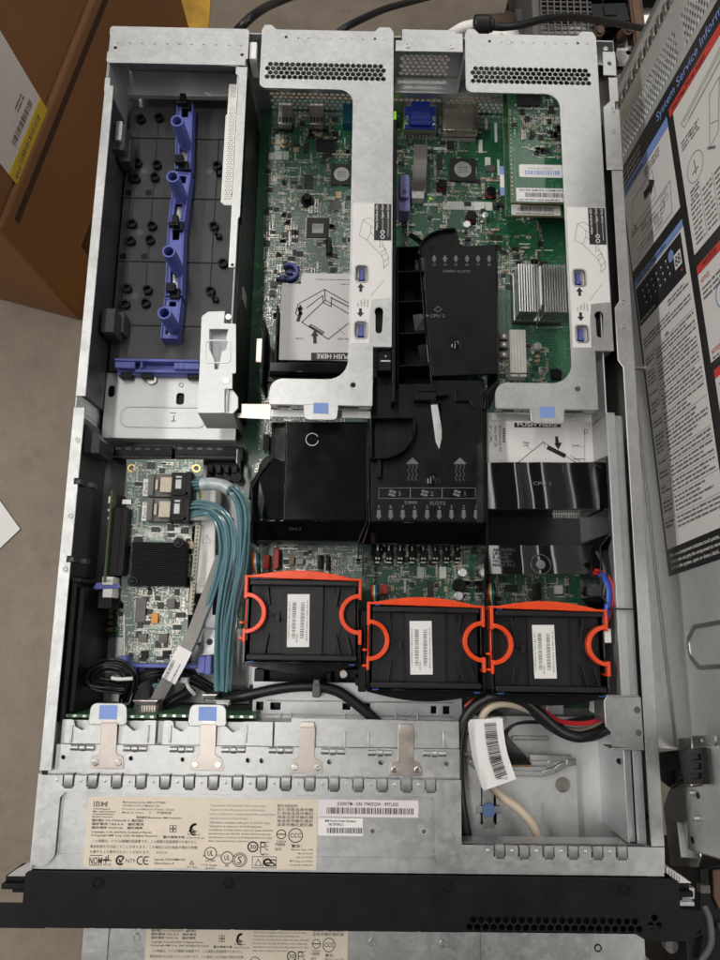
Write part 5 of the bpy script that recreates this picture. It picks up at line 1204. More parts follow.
# printing on it
m = MB(); zp = zc_+.00015; cc = lambda X, Y: P3(*fC(X, Y), zp)
kx = (cc(500, 400)-cc(100, 400)).length/400
for X in (240, 457):
    m.add([cc(X-30, 292), cc(X+30, 292), cc(X, 262)], [(0, 1, 2)])
    for dx in (-17, 0, 17): m.line([cc(X+dx+4*math.sin(k*PI/3.2), 296+k*5.4) for k in range(14)], 4*kx, EZ)
for a, b in ((86, 229), (231, 374), (376, 528)):
    m.line([cc(a, 402), cc(b, 402), cc(b, 450), cc(a, 450)], 2.2*kx, EZ, 0, True)
for X, X2_, d in ((147, 181, '3'), (295, 329, '2'), (443, 480, '1')):
    o = cc(X, 426)
    for q in range(4):
        a = q*PI/2+.5; p = o+Vector((math.cos(a), math.sin(a), 0))*11*kx
        vs = [p+Vector((math.cos(t+a)*9*kx, math.sin(t+a)*6.5*kx, 0)) for t in [i*PI/5 for i in range(10)]]; m.add([Vector((v.x-p.x, v.y-p.y, 0))+p for v in vs], [tuple(range(10))])
    m.text(d, cc(X2_, 438), EX, EY, 20*kx, 0, 'C')
m.text('DIMM', cc(205, 476), EX, EY, 15*kx, 0, 'L', 56*kx); m.text('SLOTS', cc(318, 478), EX, EY, 15*kx, 0, 'L', 72*kx)
for i, X in enumerate((86, 140, 195, 250, 307, 362, 418, 474, 530)):
    m.text(str(9-i), cc(X, 497), EX, EY, 16*kx, 0, 'C')
    m.add([cc(X-8, 503), cc(X-8, 530), cc(X+8, 530), cc(X+8, 503)], [(0, 1, 2, 3)]); m.add([cc(X-14, 528), cc(X, 546), cc(X+14, 528)], [(0, 1, 2)])
B(m, 'printing', DULL, BC)
# upper memory cover
fG = fr(370, 220, 4.8)
g = lambda X, Y, z: (*fG(X, Y), z)
zg = .068
m = MB()
hump = [(258, 180), (240, 170), (236, 150), (240, 120), (258, 90), (290, 65), (340, 46), (412, 40), (420, 60), (432, 112), (452, 122), (606, 118), (616, 740), (300, 750), (296, 735), (268, 480)]
pts = [P(*fG(X, Y), zg) for X, Y in hump]; m.prism(pts, zg-.003, zg)
B(m, 'memory_cover', BLK, BC, .0008)
m = MB(); wall(m, [fG(236, 160), fG(262, 480), fG(300, 800)], zg+.0002, .02, .0012); wall(m, [fG(608, 118), fG(618, 750)], zg, .02, .0012)
wall(m, [fG(620, 765), fG(540, 835), fG(540, 905)], zg-.002, .03, .0012); wall(m, [fG(412, 795), fG(412, 865), fG(480, 865), fG(500, 900)], zg, zg-.01, .0010)
wall(m, [fG(236, 165), fG(242, 118), fG(260, 88), fG(292, 63), fG(340, 45), fG(412, 39)], zg+.004, zg-.01, .0016)
m.prism([P(*fG(X, Y), zg+.002) for X, Y in ((560, 835), (622, 765), (622, 775), (575, 905), (545, 905))], zg-.004, zg+.001)
B(m, 'cover_rim', GLOSS, BC, .0004)
m = MB()
zs2 = .056
wall(m, [fG(132, 125), fG(132, 800)], zg, .02, .0016)
for Y in (130, 248, 392, 545, 700): wall(m, [fG(132, Y), fG(248+Y*.06, Y-4)], zg-.001, .03, .0012)
slab(m, [g(134, 125, .034), g(240, 125, .034), g(300, 795, .034), g(134, 800, .034)], .002)
m.prism([P(*fG(X, Y), zg) for X, Y in ((20, 742), (132, 742), (132, 800), (300, 800), (300, 760), (540, 760), (540, 960), (20, 960))], .050, zg-.0045)
B(m, 'slot_ribs', BLK, BC, .0004)
for i, (pp) in enumerate((((205, 455, .0622), (268, 450, .0645), (272, 525, .0624), (216, 535, .0600)), ((228, 604, .0622), (268, 596, .0640), (276, 682, .0622), (244, 686, .0602)), ((216, 190, .0605), (234, 190, .0612), (238, 240, .0598), (216, 240, .0590)), ((208, 285, .050), (244, 280, .060), (252, 375, .060), (212, 380, .050)))):
    m = MB(); slab(m, [g(*q) for q in pp], .001); B(m, 'clear_gusset', GLOSS, BC)
m = MB(); x0, x1, y0, y1 = rc(*fG(212, 812), *fG(316, 872), zg); m.box(x0, x1, y0, y1, zg-.004, zg+.004); m.prism([(x1, y1-.001), (x1+.011, (y0+y1)/2), (x1, y0+.004)], zg-.004, zg+.002); m.box(x0+.002, x1-.001, y1-.0035, y1-.0015, zg+.004, zg+.0055); B(m, 'cover_latch', BLK, BC, .0005)
m = MB(); x, y = P(*fG(418, 600), zg); m.cyl(x, y, zg, zg+.0013, .0050, .0028, 26); B(m, 'round_dimple', SHINY if False else GLOSS, BC, .0003)
m = MB(); zq2 = zg+.00015; gg = lambda X, Y: P3(*fG(X, Y), zq2); kx = (gg(600, 400)-gg(300, 400)).length/300
for i, X in enumerate((308, 360, 412, 466, 519, 572)):
    m.text(str(13+i), gg(X, 220), EX, EY, 13*kx, 0, 'C'); m.add([gg(X-6, 186), gg(X-6, 200), gg(X+6, 200), gg(X+6, 186)], [(0, 1, 2, 3)]); m.add([gg(X-12, 188), gg(X+12, 188), gg(X, 166)], [(0, 1, 2)])
m.text('DIMM SLOTS', gg(352, 250), EX, EY, 12*kx, 0, 'L', 130*kx); m.text('CPU 2', gg(288, 466), EX, EY, 15*kx, 0, 'L', 70*kx)
m.line([gg(308, 430), gg(328, 414), gg(344, 428), gg(324, 442)], 3*kx, EZ, 0, True); m.add([gg(270, 452), gg(270, 466), gg(284, 459)], [(0, 1, 2)])
B(m, 'printing', DULL, BC)
m = MB(); m.tube([P3(*g(196, 66, .05)), P3(*g(262, 112, .055))], .0012, 8); m.tube([P3(*g(192, 76, .05)), P3(*g(252, 122, .055))], .0012, 8); B(m, 'cover_prong', BLK, BC)

BR = thing('air_baffle', 'right glossy black air baffle with two shiny sloping faces, behind the right fan', 'air baffle', (.37, .28, ZM), 'black air baffles')
d = lambda X, Y, z: (*fD(X, Y), z)
def curved(m, x0, x1, rows, th=.0016, n=10, bow=.003):
    """smooth gently bowed sheet: rows of (py, z)"""
    vs = []; k = len(rows)
    for Y, z in rows:
        for i in range(n+1):
            t = i/n; X = x0[0]+(x1[0]-x0[0])*t; p = P3(*fD(X, Y), z); vs.append((p.x, p.y, z+bow*(math.sin(p.x*190+.9*math.sin(p.x*70)+p.y*16)+.8*math.sin(p.x*100-p.y*10))))
    N = len(vs); fs = [(r*(n+1)+i, (r+1)*(n+1)+i, (r+1)*(n+1)+i+1, r*(n+1)+i+1) for r in range(k-1) for i in range(n)]
    vs2 = [(x, y, z-th) for x, y, z in vs]; fs2 = [tuple(a+N for a in f[::-1]) for f in fs]
    rim = []
    idx = [i for i in range(n+1)] + [r*(n+1)+n for r in range(1, k)] + [(k-1)*(n+1)+i for i in range(n-1, -1, -1)] + [r*(n+1) for r in range(k-2, 0, -1)]
    for a, b in zip(idx, idx[1:]+idx[:1]): rim.append((a, b, b+N, a+N))
    return m.add(vs+vs2, fs+fs2+rim)
m = MB(); curved(m, (70, 0), (548, 0), [(264, .0565), (300, .0578), (350, .0595), (410, .0618), (462, .0640)], n=120, bow=.00042); B(m, 'upper_shiny_face', BAF, BR)
m = MB(); curved(m, (78, 0), (554, 0), [(616, .0575), (650, .0588), (690, .0604), (736, .0622)], n=120, bow=.00042); B(m, 'lower_shiny_face', BAF, BR)
m = MB(); slab(m, [d(74, 463, .044), d(555, 463, .044), d(622, 540, .044), d(552, 618, .044), d(76, 618, .044)], .002)
wall(m, [fD(72, 264), fD(74, 630), fD(62, 690), fD(66, 880)], .0655, .02, .0014); 
wall(m, [fD(550, 265), fD(608, 228)], .060, .03, .0011); wall(m, [fD(604, 228), fD(607, 400), fD(613, 540), fD(552, 622), fD(556, 830), fD(600, 884)], .0785, .03, .0010); wall(m, [fD(600, 884), fD(690, 886)], .0868, .080, .0012)
slab(m, [d(549, 265, .058), d(603, 235, .077), d(606, 400, .077), d(551, 462, .064)], .001); slab(m, [d(551, 463, .050), d(606, 401, .0768), d(612, 540, .0768), d(552, 617, .050)], .001)
ya_, yb_ = P(611, 548, .08)[1], P(610, 456, .08)[1]
m.prism([(ya_, .030), (yb_+.004, .030), (yb_, .0800), (ya_+.008, .0800), (ya_, .070)], .4190, .4203, M=Matrix(((0, 0, 1, 0), (1, 0, 0, 0), (0, 1, 0, 0), (0, 0, 0, 1))))
wall(m, [fD(74, 463), fD(552, 463)], .0650, .044, .0012); wall(m, [fD(78, 617), fD(552, 617)], .0535, .044, .0011)
B(m, 'frame', GLOSS, BR, .0004)
m = MB(); wall(m, [fD(396, 272), fD(396, 338), fD(496, 338)], .0575, .05, .0009); wall(m, [fD(490, 336), fD(500, 300), fD(548, 268)], .058, .048, .0012); B(m, 'moulded_flap', GLOSS, BR, .0003)
m = MB(); x0, x1, y0, y1 = rc(*fD(350, 468), *fD(464, 484), .0465); m.box(x0, x1, y0, y1, .0442, .0465)
for k in range(11): x = x0+.001+k*(x1-x0)/11; m.box(x, x+.0009, y0-.003, y0+.0002, .0442, .0462)
B(m, 'slot_comb', ALU, BR)
m = MB(); m.text('CPU 1', P3(*d(268, 360, .0607)), EX, Vector((0, .98, -.2)), .0030, 0, 'L', .014); B(m, 'printing', DULL, BR)
m = MB(); x, y = P(*fD(300, 697), .0615)
MT = Matrix.Translation((x, y, .0606)) @ Matrix.Rotation(-.2, 4, 'X'); m.pipe(0, 0, 0, .001, .0084, .0074, 32, M=MT); m.cyl(0, 0, .0, .0006, .0040, n=20, M=MT); B(m, 'round_boss', GLOSS, BR, .0003)
m = MB()
for i, s_ in enumerate(('AIR BAFFLE', 'UPC 02-E', 'R 46000', '>PC-ABS<', 'MADE IN CHINA')): m.text(s_, P3(*d(98, 640+i*16, .0590+i*.0006)), EX, Vector((0, .98, -.2)), .0026)
B(m, 'moulded_lettering', TRAY, BR)
# processor instruction plates
pz_ = .040
HP = thing('heat_sink_cover', 'grey instruction plate printed PUSH HERE upside down, under the left riser bracket', 'instruction plate', (.185, .40, ZM))
x0, x1, y0, y1 = rc(*f7b(182, 240), *f7b(560, 632), pz_)
m = MB(); m.plate([(x0, y0), (x1, y0), (x1, y1), (x0+.017, y1), (x0+.017, y1-.0105), (x0, y1-.0105)], [], pz_-.0008, pz_); pl = B(m, 'plate', mat('grey_label_paper', (.60, .575, .57), .40), HP)
m = MB(); m.box(x0+.004, x1, y0+.003, y1-.012, ZM, pz_-.001); m.box(x0-.004, x0-.0025, y0-.004, y1-.03, ZM, pz_-.002); B(m, 'body', BLK, HP)
m = MB(); zq = pz_+.00015; hh = lambda X, Y: P3(*f7b(X, Y), zq)
def L_(pts, w=.0007, mi=0, cl=False): m.line([hh(*p) for p in pts], w, EZ, mi, cl)
m.add([hh(320, 597), hh(320, 632), hh(560, 632), hh(560, 597)], [(0, 1, 2, 3)], 0); m.text('PUSH HERE', hh(417, 604)+Vector((0, 0, .0001)), -EX, -EY, .0042, 2, 'C', .0275)
L_([(278, 460), (384, 360), (520, 440), (398, 536)], .0008, 0, True); L_([(384, 360), (380, 312), (500, 380)], .0008, 0); L_([(262, 378), (380, 312)], .0007, 0); L_([(300, 395), (372, 340)], .0007, 0); L_([(262, 378), (250, 420), (268, 440)], .0008, 0); L_([(372, 340), (376, 372), (410, 390), (412, 350)], .0008, 0); L_([(410, 350), (500, 395)], .0014, 1)
L_([(310, 478), (320, 470), (378, 505), (368, 515)], .0008, 0, True); m.line([hh(318, 478), hh(368, 508)], .0011, EZ, 0)
m.add([hh(318, 522), hh(354, 522), hh(336, 494)], [(0, 1, 2)], 0); m.add([hh(330, 556), hh(346, 556), hh(344, 520), hh(328, 520)], [(0, 1, 2, 3)], 0)
m.line([hh(262, 450), hh(272, 420), hh(268, 400)], .003, EZ, 0); m.add([hh(258, 410), hh(286, 402), hh(270, 378)], [(0, 1, 2)], 0)
m.text('Lever', hh(285, 530), -EX, -EY, .0022, 1); m.text('Heat sink', hh(500, 532), -EX, -EY, .0022, 1); L_([(470, 515), (440, 485)], .0004, 1)
m.greek(hh(500, 268), -EX, -EY, .034, .0016, 1, 1); m.greek(hh(500, 288), -EX, -EY, .010, .0016, 1, 1)
B(m, 'printing', [INK, INKG, PAPER], pl)
m = MB(); x0, x1, y0, y1 = rc(*f7b(130, 640), *f7b(500, 686), .052); m.box(x0, x1, y0, y1, .030, .052); m.box(x0-.004, x1, y0-.006, y0-.0003, .02, .042); B(m, 'crossbar', GLOSS, HP, .0008)
m = MB(); m.box(x0-.006, x0-.004, y0-.014, y1+.035, .02, .058); m.prism([(x0-.004, y1), (x0-.004, y1+.03), (x0+.004, y1)], .03, .040); B(m, 'side_arm', BLK, HP, .0006)
m = MB(); xx0, xx1, yy0, yy1 = rc(*f7b(72, 532), *f7b(104, 640), .045); m.box(xx0, xx1, yy0, yy1, .043, .045); B(m, 'steel_tab', CLIP, HP, .0004)
x, y = P(*f7b(222, 228), .044); m = MB(); MT = Matrix.Translation((x, y, 0))
m.pipe(0, 0, .036, .044, .0085, .0052, 28, M=MT, a0=-2.5, a1=2.4); m.bc(-.004, -.0062, .009, .0034, .036, .044, M=MT); m.bc(.0, -.001, .006, .003, .038, .044, M=MT); tp = thing('release_handle', 'small dark blue curled release handle on the board beside the grey instruction plate', 'handle', (x, y, .02))
B(m, 'curled_grip', mat('deep_blue_plastic', (.05, .055, .22), .38), tp, .0008); m = MB(); m.bc(x+.001, y-.0125, .011, .007, .012, .034); B(m, 'base', BLK, tp, .0006)
HP2 = thing('heat_sink_cover', 'white instruction plate with a heat sink drawing in front of the right riser bracket', 'instruction plate', (.375, .32, ZM))
pz2 = .046
x0, x1, y0, y1 = rc(*fD(66, 76), *fD(524, 290), pz2)
m = MB(); m.box(x0, x1, y0, y1+.004, pz2-.0008, pz2); pl = B(m, 'plate', PAPER, HP2)
m = MB(); m.box(x0+.002, x1-.002, y0, y1, ZM, pz2-.001); B(m, 'body', ALU, HP2)
m = MB(); zq = pz2+.00015; hh = lambda X, Y: P3(*fD(X, Y), zq)
m.add([hh(188, 96), hh(188, 116), hh(384, 116), hh(384, 96)], [(0, 1, 2, 3)], 0); m.text('PUSH HERE', hh(286, 112)+Vector((0, 0, .0001)), EX, EY, .0030, 2, 'C', .034)
m.text('Heat', hh(226, 184), EX, EY, .0019, 0); m.text('sink', hh(228, 196), EX, EY, .0019, 0); m.text('Lever', hh(432, 197), EX, EY, .0022, 0)
L_([(200, 268), (310, 178), (490, 290)], .0007, 1); L_([(240, 200), (268, 216)], .0003, 1); L_([(310, 178), (318, 200)], .0004, 1); L_([(486, 120), (486, 290)], .0004, 1); L_([(468, 197), (484, 197)], .0003, 1); L_([(470, 262), (425, 235)], .0004, 1); L_([(484, 125), (496, 125), (496, 140), (484, 145)], .0004, 1, True); L_([(440, 250), (480, 250)], .0008, 1)
m.add([hh(360, 154), hh(362, 186), hh(378, 186), hh(372, 154)], [(0, 1, 2, 3)], 0); m.add([hh(356, 184), hh(374, 210), hh(390, 180)], [(0, 1, 2)], 0); m.line([hh(336, 204), hh(396, 234)], .0038, EZ, 0)
for i, s_ in enumerate(('R2 Heat sink A2', 'FRU 49Y 20', '81 to 5MS')): m.text(s_, hh(122-i*20, 110), -EY, EX, .0022, 1, 'L', (.022, .018, .014)[i])
for i in range(7): m.add([hh(138, 120+i*9), hh(150, 120+i*9), hh(150, 126+i*9), hh(138, 126+i*9)], [(0, 1, 2, 3)], 1)
B(m, 'printing', [INK, INKG, PAPER], pl)
# ------------------------------------------------------------------ fan modules
fH = fr(355, 560, 5.1429)
KF = .0001490
def u(X, Y): return ((X-362)*KF, -(Y-445)*KF)
def fan(t):
    zt = .0800
    def pr(m, pts, z0, z1, mi=0): return m.prism([u(*p) for p in pts], z0, z1, mi)
    def bx(m, X0, Y0, X1, Y1, z0, z1, mi=0): a, b = u(X0, Y0), u(X1, Y1); return m.box(a[0], b[0], a[1], b[1], z0, z1, mi)
    m = MB(); bx(m, 95, 276, 632, 620, .010, .0700); bx(m, 262, 278, 465, 618, .0700, .0745); bx(m, 262, 440, 400, 449, .0745, .0749)
    pr(m, [(200, 278), (262, 278), (262, 618), (190, 618), (150, 450)], .0700, .0712); pr(m, [(465, 278), (520, 278), (565, 450), (530, 618), (465, 618)], .0700, .0712)
    for a, b in (((178, 285), (192, 375)), ((545, 285), (530, 375)), ((190, 515), (175, 612)), ((530, 515), (552, 615)), ((590, 530), (612, 612))):
        p, q = u(*a), u(*b); n = Vector((-(q[1]-p[1]), q[0]-p[0])).normalized()*.0007; m.prism([(p[0]-n.x, p[1]-n.y), (q[0]-n.x, q[1]-n.y), (q[0]+n.x, q[1]+n.y), (p[0]+n.x, p[1]+n.y)], .0700, .0755)
    bx(m, 225, 414, 246, 460, .0712, .0752); bx(m, 186, 418, 225, 428, .0712, .0742); bx(m, 246, 432, 262, 440, .07, .0742)
    B(m, 'fan_body', FANB, t, .0006)
    m = MB(); bx(m, 93, 248, 634, 277, .0705, .0790); B(m, 'guard_bar', FANB, t, .0009); m = MB(); bx(m, 88, 618, 640, 647, .0705, .0790); B(m, 'guard_bar', FANB, t, .0009)
    m = MB(); bx(m, 68, 552, 80, 664, .010, .0775); bx(m, 648, 552, 660, 664, .010, .0775); bx(m, 80, 654, 648, 664, .010, .0770); bx(m, 80, 240, 88, 552, .010, .0760); bx(m, 640, 240, 648, 552, .010, .0760); bx(m, 90, 238, 638, 247, .010, .0760)
    arc = [(72, 664)] + [(72+i*58.6, 668+44*math.sin(PI*i/10)) for i in range(11)] + [(658, 664)]
    pr(m, arc, .050, .0750); bx(m, 318, 664, 352, 672, .0752, .0760)
    B(m, 'frame', GLOSS, t, .0007)
    for X, Y in ((112, 652), (616, 661), (118, 240), (610, 241)):
        m = MB(); m.prism([u(X-16, Y), u(X+16, Y-1), u(X+12, Y+5), u(X-12, Y+6)], .0765, .0783)
        B(m, 'corner_pad', mat('blue_rubber', (.02, .07, .30), .5) if 'blue_rubber' not in bpy.data.materials else bpy.data.materials['blue_rubber'], t)
    m = MB()
    arc = [(655, 236), (655, 246), (72, 246), (72, 230), (105, 230)] + [(130+i*47, 213-18*math.sin(PI*(i+.5)/11)+ (i-5)*.7) for i in range(11)]
    arc = [(660, 250), (66, 238), (66, 228), (108, 226)] + [(108+ i*50, 226-31*math.sin(PI*i/10)+i*.9) for i in range(1, 10)] + [(608, 236), (660, 238)]
    pr(m, arc, .0738, .0802)
    bx(m, 66, 226, 82, 345, .060, .0800); bx(m, 645, 238, 660, 345, .060, .0800); bx(m, 66, 492, 80, 562, .060, .0800); bx(m, 646, 492, 662, 566, .060, .0800)
    bx(m, 70, 345, 79, 492, .060, .0740); bx(m, 640, 345, 648, 492, .060, .0740)
    bx(m, 45, 458, 68, 470, .072, .0790); bx(m, 45, 535, 68, 547, .072, .0790)
    for cx, a0, a1 in ((78, -PI/2, PI/2), (650, PI/2, 3*PI/2)):
        c_ = u(cx, 416); m.pipe(c_[0], c_[1], .0740, .0802, 102*KF, 80*KF, 30, 0, None, a0, a1)
    B(m, 'handle', ORANGE, t, .0010, seg=3)
    a, b = u(285, 318), u(397, 581); m = MB(); x0, y1, x1, y0 = a[0], a[1], b[0], b[1]
    tl = Matrix.Rotation(.018, 4, 'Z'); m.box(x0, x1, y0, y1, .0746, .0751, M=tl); lb = B(m, 'barcode_label', PAPER, t)
    m = MB(); hz_ = y1-y0; wz = x1-x0
    for i, s_ in enumerate((3, 4)):
        x = x0+wz*(.22+i*.38); m.bars((x+wz*.17, y0+hz_*.16, .0752), EY, -EX, hz_*.68, wz*.17, unit=.00038, seed=s_)
    m.text('11S49Y5361Z 10D2 BA 01Y', (x0+wz*.12, y0+hz_*.14, .0752), EY, -EX, .0011, 0, 'L', hz_*.72); m.text('MADE IN CHINA  81Y6844  REV 02', (x1-wz*.07, y0+hz_*.12, .0752), EY, -EX, .0011, 0, 'L', hz_*.76)
    m.text('49Y5361', (x0+wz*.5, y0+hz_*.08, .0752), EY, -EX, .0013, 0, 'L')
    B(m, 'lettering', INKG, lb)
c1, c2, c3 = P(302.2, 619.5, .08), P(425.6, 646.8, .08), P(549.5, 650.8, .08)
FN = thing('fan_module', 'left fan with orange handles, set further back than its two neighbours', 'fan', (0, 0, 0), 'hot swap fans with orange handles')
fan(FN)
for i, (cxy, lab) in enumerate(((c2, 'middle fan with orange handles and a white barcode label'), (c3, 'right fan with orange handles, beside the right rail'))):
    o = copy_tree(FN); o.location = (cxy[0], cxy[1], .002); o['label'] = lab; ROOT[o.name] = Vector(o.location)
FN.location = (c1[0], c1[1], .002); ROOT[FN.name] = Vector(FN.location)
# fan bay: dividers, sockets, red levers
m = MB(); 
for px, ya, yb in ((362.5, 610, 692), (487, 610, 690)):
    m = MB(); x0, x1, y0, y1 = rc(px-4, ya, px+4, yb, .07); m.box(x0, x1, y0, y1, .004, .070); m.box(x0-.002, x1+.002, y0+.004, y0+.010, .004, .066); B(m, 'fan_bay_divider', BLK, SV, .0007)
m = MB()
x0, x1, y0, y1 = rc(254, 668, 364, 690, .03); m.box(x0, x1, y0, y1, .004, .030); m.box(x0+.002, x0+.010, y0+.006, y1, .030, .045); m.box(x1-.030, x1-.026, y0+.004, y1-.002, .03, .042)
B(m, 'fan_bay_step', BLK, SV, .0007)
m = MB(); x, y = P(343.5, 674, .032); m.cyl(x, y, .030, .034, .0034, n=16); B(m, 'bay_screw', CLIP, SV, .0004)
for X0, Y0, X1, Y1, z in ((90, 806, 134, 920, .03), (596, 760, 612, 880, .03)):
    x0, x1, y0, y1 = rc(*fC(X0, Y0), *fC(X1, Y1), z); m = MB(); m.prism(rrect(x0+.001, x1-.001, y0+.006, y1-.006, .002), .008, z-.008); setp(B(m, 'fan_socket', REDP, None, .0005), 'red plastic fan socket on the board behind the %s fan' % ('middle' if X0 == 90 else 'right'), 'socket')
for X0, Y0, X1, Y1 in ((130, 640, 212, 712),):
    x0, x1, y0, y1 = rc(*fE(X0, Y0), *fE(X1, Y1), .03); m = MB(); m.prism(rrect(x0+.009, x1-.002, y0, y1+.004, .003), .008, .020); m.box(x0+.001, x0+.006, y0, y1-.002, .008, .018); setp(B(m, 'fan_socket', REDP, None, .0008), 'dark red plastic fan socket on the board behind the left fan', 'socket')
# ------------------------------------------------------------------ storage controller card (front left)
fR = fr(40, 440, 3.4286)
ZC = .042
x0, x1, y0, y1 = rc(*fR(290, 66), *fR(530, 770), ZC)
RC = thing('controller_card', 'green controller card with a black finned heat sink and two cable connectors, front left', 'circuit board', ((x0+x1)/2, (y0+y1)/2, ZC-.002))
def R3(X, Y, z=ZC): return P3(*fR(X, Y), z)
def R2(X, Y, z=ZC): return P(*fR(X, Y), z)
m = MB()
out = [R2(296, 66), R2(560, 66), R2(560, 120), R2(548, 124), R2(548, 290), R2(522, 296), R2(500, 770), R2(282, 762), R2(286, 560), R2(276, 548), R2(280, 440), R2(294, 420), R2(296, 240)]
m.plate(out, [circ(*R2(314, 96), .0022), circ(*R2(536, 97), .0022)], ZC-.0017, ZC-.0001); B(m, 'board_core', EDGE, RC)
m = MB(); q = [((p[0]-(x0+x1)/2)*.994+(x0+x1)/2, (p[1]-(y0+y1)/2)*.998+(y0+y1)/2) for p in out]
m.plate(q, [circ(*R2(314, 96), .0027), circ(*R2(536, 97), .0027)], ZC-.0001, ZC); B(m, 'circuit_board', PCBR, RC)
for X, Y in ((314, 96), (536, 97)): m = MB(); x, y = R2(X, Y); m.pipe(x, y, ZC-.0018, ZC+.0002, .0034, .0022, 20); B(m, 'hole_ring', GOLD, RC)
s = Sc(33); xa, xb, ya, yb = rc(*fR(300, 505), *fR(490, 755), ZC)
sk = [(*[R2(330, 0)[0], R2(362, 0)[0]], R2(0, 625)[1], R2(0, 540)[1])]
s.fill(xa, xb, ya, yb, ZC, 520, sk, .9); xa, xb, ya, yb = rc(*fR(300, 300), *fR(500, 345), ZC); s.fill(xa, xb, ya, yb, ZC, 90, (), .8); xa, xb, ya, yb = rc(*fR(300, 110), *fR(345, 420), ZC); s.fill(xa, xb, ya, yb, ZC, 60, (), .8)
xa, xb, ya, yb = rc(*fR(320, 75), *fR(520, 110), ZC); s.fill(xa, xb, ya, yb, ZC, 60, (), .8); xa, xb, ya, yb = rc(*fR(500, 340), *fR(516, 600), ZC); s.fill(xa, xb, ya, yb, ZC, 80, (), .7)
for i in range(60): p = R2(287+random.uniform(0, 3), 600+i*2.6); s.m.cyl(*p, ZC, ZC+.0002, .0005, n=6, m=5)
for i in range(40): p = R2(528+ (i % 3)*7, 298+i*7); 
for i in range(14):
    a = R2(330+i*6, 296+i*1.5); s.silk.add([(a[0], a[1], ZC+.0001), (a[0]+.0006, a[1], ZC+.0001), (a[0]+.006, a[1]-.008, ZC+.0001), (a[0]+.0054, a[1]-.008, ZC+.0001)], [(0, 1, 2, 3)])
    a = R2(385+i*9, 298); s.silk.add([(a[0], a[1], ZC+.0001), (a[0]+.0005, a[1], ZC+.0001), (a[0]+.0055, a[1]-.005, ZC+.0001), (a[0]+.005, a[1]-.005, ZC+.0001)], [(0, 1, 2, 3)])
s.build(RC)
xa, xb, ya, yb = rc(*fR(311, 350), *fR(500, 500), ZC+.012)
m = MB(); m.box(xa, xb, ya, yb, ZC+.003, ZC+.006)
n = 22
for i in range(n): y = ya+(yb-ya)*(i+.5)/n; m.box(xa, xb, y-.0006, y+.0006, ZC+.006, ZC+.0125)
m.box(xa+.004, xb-.004, ya+.004, yb-.004, ZC, ZC+.003)
hs = B(m, 'heat_sink', mat('black_anodised', (.003, .003, .0035), .5, .0, var=.15, scale=60, spec=.15), RC, .0001)
for X, Y in ((474, 352), (317, 484)):
    x, y = R2(X, Y, ZC+.014); m = MB(); m.cyl(x, y, ZC+.006, ZC+.0135, .0042, n=18); m.cyl(x, y, ZC+.0135, ZC+.0150, .0026, .0020, 14); B(m, 'push_pin', BLK, hs, .0003)
# cable connectors
for X0, Y0, X1, Y1, w in ((344, 110, 512, 192, 'Port 1'), (340, 192, 506, 278, 'Port 0')):
    zt = ZC+.011
    xa, xb, ya, yb = rc(X0/3.4286+40, Y0/3.4286+440, X1/3.4286+40, Y1/3.4286+440, zt)
    L0 = xb-xa
    m = MB(); m.box(xa, xa+L0*.13, ya+.001, yb-.004, ZC, ZC+.0030); lb = B(m, 'port_label', WHT, RC, .0002)
    m = MB(); m.text(w, (xa+L0*.09, ya+.003, ZC+.0032), EY, -EX, .0024, 0, 'L', .013); B(m, 'lettering', INKG, lb)
    m = MB(); m.box(xa+L0*.14, xa+L0*.62, ya, yb-.001, ZC, zt-.004); m.box(xa+L0*.14, xa+L0*.26, ya+.0005, yb-.002, zt-.004, zt-.002); B(m, 'connector_shell', CHIPG, RC, .0004)
    m = MB(); m.box(xa+L0*.40, xa+L0*.64, ya+.003, yb-.004, zt-.004, zt); m.box(xa+L0*.30, xa+L0*.36, ya+.005, yb-.006, zt-.002, zt-.0005); B(m, 'latch_plate', mat('warm_nickel', (.40, .35, .28), .5, .5, var=.1, scale=200) if 'warm_nickel' not in bpy.data.materials else bpy.data.materials['warm_nickel'], RC, .0004)
    m = MB(); m.box(xa+L0*.62, xb, ya-.001, yb, ZC+.001, zt-.0005); m.box(xa+L0*.66, xb, ya+.0005, ya+.004, zt-.0005, zt+.001); m.box(xa+L0*.92, xb+.002, ya-.0015, yb+.0005, ZC+.001, zt+.001); pg = B(m, 'cable_plug', BLK, RC, .0006)
    m = MB(); m.box(xa+L0*.72, xa+L0*.84, ya+.006, yb-.006, zt-.0005, zt+.0006); m.box(xa+L0*.72, xa+L0*.84, yb-.0048, yb-.0030, zt-.0005, zt+.0004); B(m, 'pull_slot', STEELI, pg, .0003)
for (X0, Y0, X1, Y1, mt, h, nm, lg) in ((330, 542, 364, 624, CHIPG, .0022, 'chip', 'h'), (386, 594, 408, 628, mat('orange_capacitor', (.60, .24, .03), .4), .004, 'capacitor', ''), (438, 546, 466, 576, CHIPG, .004, 'coil', ''), (342, 664, 370, 694, CHIPG, .004, 'coil', ''), (410, 664, 440, 694, CHIPG, .004, 'coil', ''), (350, 722, 372, 752, BLK, .003, 'chip', ''), (424, 722, 446, 750, BLK, .003, 'chip', ''), (490, 300, 508, 322, CHIP, .003, 'chip', 'v'), (286, 206, 316, 222, TIN, .003, 'capacitor', ''), (510, 350, 530, 374, TAN, .004, 'capacitor', ''), (462, 300, 484, 320, SILK, .0015, 'chip', '')):
    chip(*fR(X0, Y0), *fR(X1, Y1), h, mt, lg, nm, RC, ZC)
